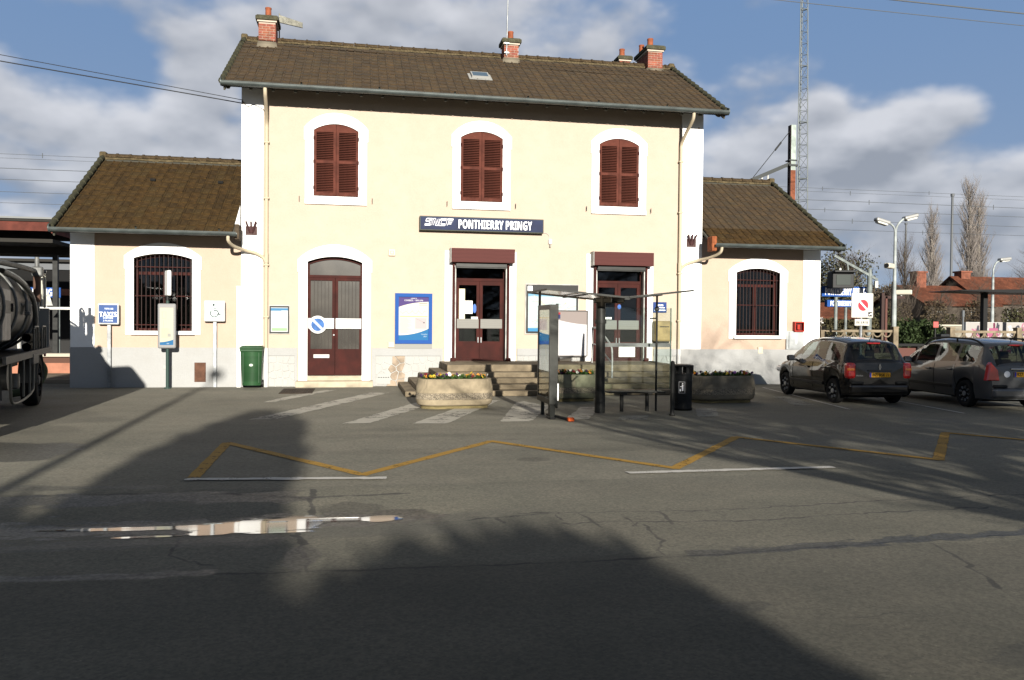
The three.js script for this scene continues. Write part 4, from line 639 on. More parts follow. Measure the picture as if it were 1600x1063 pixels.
{
  const b = thing('letter_box', 'yellow post box on the wall beside the right door', 'post box', [5.305, 1.24, 0]), ym = M('post_yellow', [0.46, 0.33, 0.14], 0.45, { map: rep(T.mottle, 1) });
  part(b, 'body', rbox(-0.27, 0.27, 0.05, 0.65, 0.0, 0.28, 0.05, 3), ym); part(b, 'base', rbox(-0.2, 0.2, 0.0, 0.06, 0.02, 0.22, 0.02), darkMetal); part(b, 'slot', box(-0.12, 0.16, 0.47, 0.495, 0.272, 0.285), black); part(b, 'door', rbox(-0.2, 0.2, 0.1, 0.42, 0.272, 0.288, 0.008), ym);
}
{
  const b = thing('fire_alarm_box', 'small red box on the right wing corner', 'alarm box', [9.73, 1.76, -0.02]), rm = M('alarm_red', [0.45, 0.035, 0.02], 0.4);
  part(b, 'case', frame(-0.16, 0.16, -0.15, 0.15, 0.0, 0.14, 0.03), rm); part(b, 'back', box(-0.13, 0.13, -0.12, 0.12, 0.0, 0.03), M('alarm_dark', [0.10, 0.012, 0.01], 0.6)); part(b, 'lever', rbox(-0.05, 0.03, -0.09, 0.06, 0.03, 0.1, 0.01), rm);
  const u = thing('meter_cabinet', 'flat white meter cabinet under the red alarm box', 'cabinet', [9.63, 1.34, -0.02]); part(u, 'case', rbox(-0.29, 0.29, -0.28, 0.28, 0.0, 0.06, 0.01), M('cabinet_white', [0.42, 0.44, 0.44], 0.6, { map: rep(T.mottle, 0.7) })); part(u, 'door', rbox(-0.2, 0.26, -0.25, 0.25, 0.055, 0.07, 0.008), M('cabinet_white', [0.66, 0.69, 0.7])); part(u, 'seam', box(-0.215, -0.205, -0.26, 0.26, 0.058, 0.063), darkMetal); part(u, 'mark', ext(new THREE.Shape().absellipse(0.03, 0, 0.05, 0.13, 0, 6.283), 0.07, 0.073), M('faded_mark', [0.5, 0.52, 0.53], 0.7));
}
{
  const b = thing('cable_conduit', 'tall white cable conduit at the left corner beside the green bin', 'conduit', [-6.655, 0, 0.04]); part(b, 'duct', rbox(-0.055, 0.055, 0, 2.69, 0, 0.11, 0.008), white); part(b, 'cap', rbox(-0.065, 0.065, 2.68, 2.72, -0.01, 0.12, 0.008), whitePlastic);
}
{ // round no-parking disc on the left door
  const b = thing('no_parking_disc', 'round blue no parking disc on the left door', 'sign', [-4.6, 1.7, -0.09]), c = (r, z0, z1, m, n) => { const g = new THREE.CylinderGeometry(r, r, z1 - z0, 32); g.rotateX(Math.PI / 2); part(b, n, tr(g, 0, 0, (z0 + z1) / 2), m); };
  c(0.245, 0, 0.02, whitePlastic, 'rim'); c(0.175, 0.02, 0.026, M('disc_blue', [0.03, 0.16, 0.5], 0.5, { map: rep(T.mottle, 3) }), 'disc'); part(b, 'slash', bar([-0.12, 0.12, 0.03], [0.12, -0.12, 0.03], 0.01, 0.05), letterWhite);
}
// ================================================================ posts before the left wing
{
  const b = thing('taxi_sign', 'blue and white taxi rank sign on a steel post', 'sign', [-9.91, 0, 0.12]);
  part(b, 'post', rbox(-0.045, 0.045, 0, 2.2, -0.05, 0.0, 0.008), galv); part(b, 'case', rbox(-0.26, 0.26, 1.66, 2.21, 0.0, 0.07, 0.04, 3), whitePlastic); part(b, 'face', rbox(-0.225, 0.225, 1.70, 2.17, 0.062, 0.075, 0.012), M('taxi_blue', [0.035, 0.085, 0.25], 0.5, { map: rep(wornTex2, 1.5) }));
  part(b, 'lettering', tr(text('TAXIS', 0.125, 0.005, font, 0.92), 0, 1.925, 0.074), letterWhite); part(b, 'small_lettering', [tr(text('TETE DE', 0.042, 0.004), 0.02, 2.07, 0.074), tr(text('STATION', 0.042, 0.004), 0, 1.83, 0.074), tr(text('3 PLACES', 0.04, 0.004), 0, 1.76, 0.074)], M('worn_letter', [0.6, 0.64, 0.7], 0.6));
}
{
  const b = thing('bus_stop_post', 'bus stop post with grey timetable case and edge-on flag', 'bus stop', [-8.4, 0, 0.42]), gm = M('post_green', [0.03, 0.06, 0.05], 0.5), sm = M('case_grey', [0.30, 0.30, 0.30], 0.45, { map: rep(T.brush, 1) });
  part(b, 'post', rod([0, 0, 0], [0, 2.45, 0], 0.042, 12), gm); part(b, 'timetable_case', rbox(-0.225, 0.225, 1.05, 2.22, 0.02, 0.11, 0.05, 3), sm);
  printed(b, 'timetable', -0.165, 0.165, 1.14, 2.11, 0.112, canvasTex(220, 620, (g, w, h) => { g.fillStyle = '#eeead0'; g.fillRect(0, 0, w, h); g.strokeStyle = '#cfcab0'; g.lineWidth = 3; g.strokeRect(40, 70, 60, 110); g.beginPath(); g.moveTo(60, 200); g.lineTo(60, 330); g.stroke(); g.fillStyle = '#d6d1bb'; for (let i = 0; i < 24; i++) g.fillRect(22, 340 + i * 7, 100 + (i * 31) % 70, 3); g.fillStyle = '#c3c3bb'; g.fillRect(130, 430, 50, 50); g.fillStyle = '#2f7fb8'; g.beginPath(); g.moveTo(0, h); g.lineTo(w, h); g.lineTo(w, 530); g.quadraticCurveTo(w * 0.5, 570, 0, 575); g.fill(); g.fillStyle = '#fff'; g.font = 'bold 22px sans-serif'; g.fillText('STIF', 110, 604); }));
  const fl = part(b, 'flag', [rbox(-0.05, 0.05, 2.42, 3.08, -0.12, 0.22, 0.03, 3)], M('flag_white', [0.5, 0.5, 0.48], 0.5)); fl.rotation.y = 0.42; part(fl, 'flag_face', box(0.05, 0.054, 2.46, 3.04, -0.09, 0.19), M('flag_face', [0.5, 0.52, 0.55], 0.5)); part(fl, 'flag_top', box(0.054, 0.057, 2.72, 3.04, -0.09, 0.19), M('flag_blue', [0.012, 0.02, 0.11], 0.5)); part(b, 'neck', rod([0, 2.3, 0], [0, 2.44, 0], 0.05, 10), black);
  part(b, 'foot', rod([0, 0, 0], [0, 0.03, 0], 0.09, 14), gm);
}
{
  const b = thing('disabled_parking_sign', 'white sign with wheelchair symbol on a steel post', 'sign', [-7.27, 0, 0.12]);
  part(b, 'post', rbox(-0.045, 0.045, 0, 2.3, -0.05, 0.0, 0.008), galv); part(b, 'case', rbox(-0.27, 0.27, 1.76, 2.32, 0.0, 0.07, 0.04, 3), whitePlastic); part(b, 'face', rbox(-0.225, 0.225, 1.81, 2.27, 0.062, 0.075, 0.012), M('face_pale', [0.62, 0.70, 0.70], 0.5));
  const ring = new THREE.RingGeometry(0.085, 0.108, 20, 1, 2.3, 4.0); tr(ring, -0.005, 1.98, 0.079); part(b, 'symbol', [ring, rod([-0.02, 2.205, 0.076], [-0.02, 2.205, 0.081], 0.03, 14), bar([-0.018, 2.17, 0.078], [-0.01, 2.05, 0.078], 0.006, 0.028), bar([-0.01, 2.055, 0.078], [0.075, 2.05, 0.078], 0.006, 0.024), bar([0.075, 2.055, 0.078], [0.12, 1.94, 0.078], 0.006, 0.024), bar([0.115, 1.945, 0.078], [0.16, 1.955, 0.078], 0.006, 0.022), bar([-0.015, 2.12, 0.078], [0.06, 2.115, 0.078], 0.006, 0.02)], M('symbol_dark', [0.03, 0.05, 0.05], 0.6));
  part(b, 'small_print', box(-0.05, 0.07, 1.825, 1.84, 0.075, 0.078), M('symbol_dark', [0.03, 0.05, 0.05]));
}
{
  const b = thing('wheelie_bin', 'dark green wheelie bin beside the white conduit', 'bin', [-6.28, 0, 0.34]), gm = M('bin_green', [0.030, 0.095, 0.036], 0.5, { map: rep(T.mottle, 1.2) });
  const s = new THREE.CylinderGeometry(0.7071, 0.7071 * 0.84, 0.96, 4); s.rotateY(Math.PI / 4); s.scale(0.54, 1, 0.56); part(b, 'body', tr(s, 0, 0.56, 0), gm); part(b, 'lid', [rbox(-0.3, 0.3, 1.04, 1.1, -0.31, 0.31, 0.025, 3), rbox(-0.25, 0.25, 1.09, 1.13, -0.26, 0.24, 0.02)], gm); part(b, 'rim', rbox(-0.29, 0.29, 0.98, 1.04, -0.3, 0.3, 0.015), gm);
  for (const k of [-1, 1]) { part(b, 'rib', box(k * 0.2 - 0.01, k * 0.2 + 0.01, 0.15, 0.95, 0.26, 0.285), gm); part(b, 'wheel', (() => { const g = new THREE.CylinderGeometry(0.1, 0.1, 0.05, 16); g.rotateZ(Math.PI / 2); return tr(g, k * 0.24, 0.1, -0.24); })(), black); }
  part(b, 'handle', rod([-0.22, 1.02, -0.36], [0.22, 1.02, -0.36], 0.018), gm); part(b, 'label', ext(new THREE.Shape().absellipse(0.0, 0.62, 0.05, 0.035, 0, 6.283), 0.262, 0.272), M('faded_sticker', [0.5, 0.58, 0.5], 0.7)); 
}
{ // overhead service line at the left corner
  const b = thing('service_cable', 'pair of black overhead service cables reaching the upper left wall corner', 'cable', [0, 0, 0]); const sag = (a, c, d) => [0, 0.25, 0.5, 0.75, 1].map(t => [lerp(a[0], c[0], t), lerp(a[1], c[1], t) - d * 4 * t * (1 - t), lerp(a[2], c[2], t)]);
  part(b, 'cable', tube(sag([-45, 13.4, 6.0], [-6.58, 7.62, 0.05], 0.75), 0.014, 60, 5), black); part(b, 'cable', tube(sag([-45, 13.9, 6.2], [-6.58, 7.70, 0.08], 0.75), 0.009, 60, 5), black); part(b, 'bracket', [rod([-6.58, 7.66, 0.0], [-6.58, 7.66, 0.12], 0.02), tube([[-6.55, 7.62, 0.04], [-6.45, 7.55, 0.03], [-6.3, 7.6, 0.03], [-6.1, 7.52, 0.03], [-5.95, 7.4, 0.03]], 0.01, 20, 5)], darkMetal);
}

// ================================================================ planters
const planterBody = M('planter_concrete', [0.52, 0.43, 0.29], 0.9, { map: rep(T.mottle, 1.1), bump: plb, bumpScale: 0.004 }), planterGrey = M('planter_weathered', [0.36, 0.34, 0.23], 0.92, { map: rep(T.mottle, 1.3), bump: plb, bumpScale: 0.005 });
const aggM = M('exposed_aggregate', [0.80, 0.68, 0.50], 0.95, { map: rep(T.grit, 2.2), bump: rep(T.grit, 2.2), bumpScale: 0.012 }), plinthStain = M('stained_plinth', [0.26, 0.21, 0.10], 0.95, { map: rep(T.mottle, 2) }), soilM = M('soil', [0.035, 0.026, 0.018], 0.95);
function stadium(len, wid, n = 12) { const r = wid / 2, a = len / 2 - r, o = []; for (let i = 0; i <= n; i++) { const t = -Math.PI / 2 + Math.PI * i / n; o.push([a + Math.cos(t) * r, Math.sin(t) * r]); } for (let i = 0; i <= n; i++) { const t = Math.PI / 2 + Math.PI * i / n; o.push([-a + Math.cos(t) * r, Math.sin(t) * r]); } return o; }
function loft(rings) { // rings of [x, z] at heights
  const P = [], I = [], n = rings[0].pts.length; rings.forEach(r => r.pts.forEach(p => P.push(p[0], r.y, p[1])));
  for (let j = 0; j < rings.length - 1; j++) for (let i = 0; i < n; i++) { const a = j * n + i, b = j * n + (i + 1) % n; I.push(a, a + n, b, b, a + n, b + n); }
  const g = new THREE.BufferGeometry(); g.setAttribute('position', new THREE.Float32BufferAttribute(P, 3)); g.setIndex(I); g.computeVertexNormals(); return g;
}
const leafM = M('pansy_leaf', [0.055, 0.11, 0.028], 0.7, { side: THREE.DoubleSide });
const petalM = new THREE.MeshStandardMaterial({ vertexColors: true, roughness: 0.7, side: THREE.DoubleSide }); petalM.name = 'petals';
function planter(pos, turn, body, label, seed, len = 1.62) {
  const t = thing('flower_planter', label, 'planter', pos, turn, 'concrete flower planters'), w = 0.8, r = rng(seed);
  const R = (y, dl) => ({ y, pts: stadium(len + dl, w + dl) });
  const ring = list => loft(list.map(([y, d]) => R(y, d)));
  part(t, 'foot', ring([[0.0, -0.2], [0.07, -0.2], [0.075, -0.3]]), plinthStain);
  part(t, 'basin', [ring([[0.06, -0.3], [0.065, -0.14], [0.1, -0.05], [0.185, 0.0], [0.2, 0.012]]), ring([[0.33, 0.012], [0.345, 0.0], [0.45, -0.015], [0.56, -0.05], [0.6, -0.075], [0.62, -0.09], [0.62, -0.2], [0.54, -0.22]])], body);
  part(t, 'aggregate_band', ring([[0.2, 0.012], [0.205, -0.004], [0.325, -0.004], [0.33, 0.012]]), aggM);
  part(t, 'soil', (() => { const g = new THREE.ShapeGeometry(poly(stadium(len - 0.2, w - 0.2))); g.rotateX(-Math.PI / 2); return tr(g, 0, 0.57, 0); })(), soilM);
  const lv = [], pt = [], cols = [[0.62, 0.42, 0.03], [0.05, 0.015, 0.07], [0.7, 0.68, 0.6], [0.22, 0.02, 0.03], [0.6, 0.22, 0.02], [0.10, 0.03, 0.16]];
  for (let k = 0; k < 46; k++) { const x = (r() - 0.5) * (len - 0.28), z = (r() - 0.5) * (w - 0.3), h = 0.05 + r() * 0.06; for (let q = 0; q < 13; q++) { const a = r() * 6.28, L = 0.05 + r() * 0.05, g = new THREE.PlaneGeometry(0.035, L, 1, 2); g.translate(0, L / 2, 0); g.rotateX(0.3 + r() * 1.0); g.rotateY(a); g.translate(x + (r() - 0.5) * 0.06, 0.57 + h * r() * 0.7, z + (r() - 0.5) * 0.06); lv.push(g); } }
  for (let k = 0; k < 54; k++) { const x = (r() - 0.5) * (len - 0.24), z = (r() - 0.5) * (w - 0.26), y = 0.65 + r() * 0.06, c = cols[Math.floor(r() * 6)]; for (let q = 0; q < 5; q++) { const g = prep(new THREE.CircleGeometry(0.022, 6)); g.translate(0, 0.018, 0); g.rotateZ(q * 1.257); g.rotateX(-0.5 - r() * 0.3); g.rotateY(r() * 0.2 + k); g.translate(x, y, z); const n = g.attributes.position.count, arr = new Float32Array(n * 3); for (let i = 0; i < n; i++) arr.set(q > 2 ? c.map(v => v * 0.6) : c, i * 3); g.setAttribute('color', new THREE.BufferAttribute(arr, 3)); pt.push(g); } }
  stuff(part(t, 'pansy_leaves', lv, leafM)); stuff(part(t, 'pansy_flowers', pt, petalM)); return t;
}
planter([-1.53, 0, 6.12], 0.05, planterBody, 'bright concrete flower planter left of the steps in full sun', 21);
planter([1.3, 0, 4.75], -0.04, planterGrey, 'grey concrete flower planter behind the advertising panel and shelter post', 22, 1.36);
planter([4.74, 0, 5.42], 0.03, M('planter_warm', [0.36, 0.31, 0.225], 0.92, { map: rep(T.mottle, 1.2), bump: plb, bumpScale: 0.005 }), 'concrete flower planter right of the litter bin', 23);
// ================================================================ bus shelter
{
  const t = thing('bus_shelter', 'dark steel bus shelter with winged glass roof before the right door', 'bus shelter'), sg = M('shelter_grey', [0.045, 0.046, 0.042], 0.5, { metal: 0.3, map: rep(T.mottle, 1.4) });
  part(t, 'main_post', [rod([1.24, 0, 7.42], [1.24, 2.3, 7.42], 0.095, 20), rod([1.24, 0, 7.42], [1.24, 0.42, 7.42], 0.105, 20)], sg);
  part(t, 'post_band', [rod([1.24, 1.78, 7.42], [1.24, 1.86, 7.42], 0.115, 20)], sg);
  part(t, 'cross_head', [rbox(1.1, 1.7, 2.19, 2.29, 7.33, 7.51, 0.02), bar([1.5, 2.27, 6.55], [1.5, 2.27, 8.3], 0.11, 0.07)], sg);
  const pane = M('roof_glass', [0.72, 0.66, 0.58], 0.2, { physical: true, transmission: 0.9, thickness: 0, side: THREE.DoubleSide });
  for (const [a, b] of [[[1.46, 2.28], [-0.05, 2.41]], [[1.54, 2.28], [2.82, 2.43]]]) {
    const w = part(t, 'roof_wing', [bar([a[0], a[1], 6.5], [b[0], b[1], 6.5], 0.03, 0.035), bar([a[0], a[1], 8.3], [b[0], b[1], 8.3], 0.03, 0.035), bar([b[0], b[1], 6.5], [b[0], b[1], 8.3], 0.035, 0.03), bar([lerp(a[0], b[0], 0.5), lerp(a[1], b[1], 0.5) - 0.02, 6.5], [lerp(a[0], b[0], 0.5), lerp(a[1], b[1], 0.5) - 0.02, 8.3], 0.04, 0.03)], sg);
    const n = Math.atan2(b[1] - a[1], b[0] - a[0]), L = Math.hypot(b[0] - a[0], b[1] - a[1]), g = new THREE.BoxGeometry(L - 0.05, 0.008, 1.76); g.rotateZ(n); tr(g, (a[0] + b[0]) / 2, (a[1] + b[1]) / 2 + 0.012, 7.4); part(w, 'roof_pane', g, pane);
  }
  // rear and side glazing with its thin posts
  part(t, 'rear_post', [rod([2.5, 0, 7.2], [2.5, 2.38, 7.2], 0.022, 10), rbox(2.46, 2.54, 2.05, 2.13, 7.16, 7.24, 0.02)], sg);
  part(t, 'rear_post', rod([0.02, 2.1, 7.3], [0.02, 2.42, 7.3], 0.025, 10), sg);
  part(t, 'rear_pane', box(1.4, 2.96, 0.42, 2.12, 6.79, 6.8), glass);
  part(t, 'pane_edge', [box(2.955, 2.975, 0.42, 2.12, 6.78, 6.81)], M('glass_edge', [0.12, 0.17, 0.14], 0.2));
  part(t, 'pane_band', box(1.4, 2.96, 1.30, 1.38, 6.802, 6.805), M('etched_band', [0.30, 0.34, 0.32], 0.5, { physical: true, transmission: 0.6, thickness: 0 }));
  part(t, 'pane_clamp', [rod([2.5, 1.0, 7.2], [2.5, 1.0, 6.8], 0.014), rod([2.5, 1.9, 7.2], [2.5, 1.9, 6.8], 0.014), rod([1.3, 1.0, 7.4], [1.45, 1.0, 6.8], 0.014)], sg);
}
{
  const t = thing('advertising_panel', 'tall dark framed glazed advertising panel at the left end of the shelter', 'panel'), sg = M('panel_grey', [0.05, 0.052, 0.046], 0.45, { metal: 0.3, map: rep(T.mottle, 1.2) });
  const z0 = 7.5, z1 = 8.55, x = -0.06;
  part(t, 'case', [...[[z0, z0 + 0.07], [z1 - 0.07, z1]].map(([a, b]) => box(x, x + 0.15, 0.28, 2.12, a, b)), box(x, x + 0.15, 0.28, 0.38, z0 + 0.07, z1 - 0.07), box(x, x + 0.15, 2.03, 2.12, z0 + 0.07, z1 - 0.07), box(x + 0.13, x + 0.15, 0.38, 2.03, z0 + 0.07, z1 - 0.07)], sg);
  const pr = canvasTex(400, 680, (g, w, h) => { g.fillStyle = '#cfccc2'; g.fillRect(0, 0, w, h); const r = rng(6); for (let i = 0; i < 90; i++) { g.fillStyle = ['#c2c6c0', '#dcd8c8', '#c9bda2', '#b6bbb6', '#d8c9a4'][i % 5]; g.fillRect(r() * w, r() * h * 0.8, 10 + r() * 60, 10 + r() * 70); } g.fillStyle = '#a97f5e'; g.fillRect(0, h * 0.82, w, h * 0.18); });
  { const g = new THREE.PlaneGeometry(z1 - z0 - 0.14, 1.65); g.rotateY(-Math.PI / 2); g.translate(x + 0.06, 1.205, (z0 + z1) / 2); raw(t, 'poster', g, new THREE.MeshPhysicalMaterial({ map: pr, roughness: 0.7, specularIntensity: 0.3, color: new THREE.Color().setRGB(0.42, 0.42, 0.42) })); }
  part(t, 'cover_pane', box(x + 0.008, x + 0.014, 0.38, 2.03, z0 + 0.07, z1 - 0.07), glass);
  part(t, 'leg', box(x + 0.05, x + 0.11, 0, 0.28, z0 + 0.1, z0 + 0.16), sg); part(t, 'leg', box(x + 0.03, x + 0.13, 0, 0.28, z1 - 0.22, z1 - 0.08), sg);
  part(t, 'side_strip', rbox(x + 0.15, x + 0.19, 0.2, 2.14, z1 - 0.2, z1 - 0.12, 0.01), sg); part(t, 'reflector', rbox(x + 0.16, x + 0.2, 0.34, 0.66, z1 - 0.12, z1 - 0.1, 0.004), letterWhite);
  part(t, 'base_foot', [tube([[x + 0.08, 0.05, 8.05], [x + 0.1, 0.06, 8.35], [x + 0.2, 0.05, 8.6], [x + 0.3, 0.035, 8.8]], 0.028, 20), rbox(x + 0.02, x + 0.14, 0, 0.045, 8.2, 8.5, 0.02)], black); part(t, 'foot_cap', rbox(x + 0.27, x + 0.39, 0.005, 0.075, 8.78, 8.9, 0.02), M('orange_cap', [0.75, 0.12, 0.02], 0.5));
}
{
  const t = thing('shelter_bench', 'low dark steel bench inside the bus shelter', 'bench', [2.02, 0, 7.25]), sg = M('bench_grey', [0.05, 0.05, 0.046], 0.5, { metal: 0.3, map: rep(T.mottle, 2) });
  for (let k = 0; k < 4; k++) part(t, 'slat', rbox(-0.6, 0.6, 0.385, 0.415, -0.2 + k * 0.1, -0.115 + k * 0.1, 0.008), sg); for (const x of [-0.27, 0.27]) part(t, 'leg', [rod([x, 0, 0], [x, 0.36, 0], 0.04, 12), rbox(x - 0.05, x + 0.05, 0.355, 0.387, -0.2, 0.2, 0.008)], sg); 
}
{
  const t = thing('litter_bin', 'round black litter bin with slotted top beside the shelter', 'bin', [3.13, 0, 7.05]), bm = M('bin_black', [0.018, 0.019, 0.02], 0.42, { map: rep(T.mottle, 1.6) });
  const lathe = p => new THREE.LatheGeometry(p.map(q => new THREE.Vector2(...q)), 28);
  part(t, 'body', lathe([[0.0, 0.0], [0.205, 0.0], [0.21, 0.05], [0.2, 0.06], [0.205, 0.72], [0.215, 0.74], [0.215, 0.76], [0.19, 0.765], [0.0, 0.765]]), bm); part(t, 'lid', lathe([[0.0, 0.96], [0.16, 0.955], [0.225, 0.935], [0.235, 0.915], [0.22, 0.9], [0.0, 0.9]]), bm);
  for (let k = 0; k < 8; k++) { const a = k * Math.PI / 4 + 0.2; part(t, 'bracket', bar([Math.sin(a) * 0.195, 0.76, Math.cos(a) * 0.195], [Math.sin(a) * 0.195, 0.905, Math.cos(a) * 0.195], 0.07, 0.02), bm); } part(t, 'rib', [0.15, 0.62].map(y => { const g = new THREE.TorusGeometry(0.206, 0.008, 6, 28); g.rotateX(Math.PI / 2); return tr(g, 0, y, 0); }), bm);
  const sgn = part(t, 'pictogram', [rbox(-0.065, 0.065, 0.36, 0.6, 0.205, 0.212, 0.005), ], M('picto_frame', [0.5, 0.5, 0.5], 0.5)); part(sgn, 'pictogram_field', box(-0.055, 0.055, 0.37, 0.59, 0.212, 0.214), black); part(sgn, 'pictogram_figure', [rod([0.015, 0.56, 0.214], [0.015, 0.56, 0.217], 0.014, 10), box(0.0, 0.03, 0.41, 0.54, 0.214, 0.217), box(-0.035, 0.0, 0.49, 0.505, 0.214, 0.217), box(-0.045, -0.018, 0.4, 0.45, 0.214, 0.217)], letterWhite); sgn.rotation.y = -0.42;
}
{ const t = thing('bollard', 'slim black bollard between the shelter and the litter bin', 'bollard', [2.5, 0, 8.1]); part(t, 'post', new THREE.LatheGeometry([[0, 0], [0.06, 0], [0.06, 0.03], [0.042, 0.04], [0.042, 0.42], [0.05, 0.43], [0.05, 0.46], [0.042, 0.47], [0.042, 1.03], [0.03, 1.06], [0, 1.07]].map(p => new THREE.Vector2(...p)), 16), M('bollard_black', [0.022, 0.022, 0.02], 0.5)); }

// ================================================================ cars
const tyreM = M('tyre', [0.016, 0.016, 0.016], 0.9), redLens = M('red_lens', [0.42, 0.012, 0.012], 0.15, { physical: true, clearcoat: 1 }), amberLens = M('amber_lens', [0.7, 0.18, 0.02], 0.15, { physical: true, clearcoat: 1 }), clearLens = M('clear_lens', [0.6, 0.6, 0.6], 0.15, { physical: true, clearcoat: 1 }), seatM = M('car_seat', [0.03, 0.03, 0.032], 0.9), trimM = M('black_trim', [0.02, 0.02, 0.02], 0.6), plateM = M('plate_yellow', [0.72, 0.36, 0.01], 0.5);
const carGlass = M('car_glass', [0.27, 0.32, 0.30], 0.02, { physical: true, transmission: 1, thickness: 0, ior: 1.5, side: THREE.DoubleSide }), chromeM = M('chrome', [0.65, 0.65, 0.65], 0.15, { metal: 1 });
function curve(pts) { // smooth interpolation through [u, v]
  return u => { if (u <= pts[0][0]) return pts[0][1]; for (let i = 0; i < pts.length - 1; i++) { const [a, va] = pts[i], [b, vb] = pts[i + 1]; if (u <= b) { const t = (u - a) / (b - a), m0 = i ? (vb - pts[i - 1][1]) / (b - pts[i - 1][0]) : (vb - va) / (b - a), m1 = i < pts.length - 2 ? (pts[i + 2][1] - va) / (pts[i + 2][0] - a) : (vb - va) / (b - a), h = b - a, t2 = t * t, t3 = t2 * t; return (2 * t3 - 3 * t2 + 1) * va + (t3 - 2 * t2 + t) * h * m0 + (-2 * t3 + 3 * t2) * vb + (t3 - t2) * h * m1; } } return pts[pts.length - 1][1]; };
}
function hubGeo(r, spokes) { const s = new THREE.Shape(); s.absarc(0, 0, r, 0, 6.2832, false); for (let k = 0; k < spokes; k++) { const a = k * 6.2832 / spokes, p = new THREE.Path(), c = (rr, d) => [Math.cos(a + d) * rr, Math.sin(a + d) * rr]; const w = 1.1 / spokes; p.moveTo(...c(r * 0.55, -w * 0.5)); p.lineTo(...c(r * 0.84, -w)); p.lineTo(...c(r * 0.88, 0)); p.lineTo(...c(r * 0.84, w)); p.lineTo(...c(r * 0.55, w * 0.5)); s.holes.push(p); } const g = new THREE.ExtrudeGeometry(s, { depth: 0.014, bevelEnabled: true, bevelSize: 0.005, bevelThickness: 0.006, bevelSegments: 1, curveSegments: 20 }); return g; }
function wheel(parent, x, z, r, w, side, rimM, spokes) {
  const t = new THREE.LatheGeometry([[r * 0.66, -w / 2], [r * 0.9, -w / 2], [r * 0.97, -w / 2 + 0.02], [r, -w / 4], [r, w / 4], [r * 0.97, w / 2 - 0.02], [r * 0.9, w / 2], [r * 0.66, w / 2 - 0.01], [r * 0.62, w / 2 - 0.05]].map(p => new THREE.Vector2(...p)), 28); t.rotateZ(Math.PI / 2); tr(t, x, r, z);
  const wh = part(parent, 'wheel', t, tyreM); const hub = hubGeo(r * 0.67, spokes); hub.rotateY(side > 0 ? Math.PI / 2 : -Math.PI / 2); tr(hub, x + side * (w / 2 - 0.03), r, z); part(wh, 'rim', hub, rimM);
  const back = new THREE.CylinderGeometry(r * 0.66, r * 0.66, 0.02, 20); back.rotateZ(Math.PI / 2); tr(back, x + side * (w / 2 - 0.07), r, z); part(wh, 'brake_disc', back, blackMatt); const cap = new THREE.CylinderGeometry(r * 0.16, r * 0.2, 0.02, 14); cap.rotateZ(-side * Math.PI / 2); tr(cap, x + side * (w / 2 - 0.008), r, z); part(wh, 'hub_cap', cap, rimM); return wh;
}
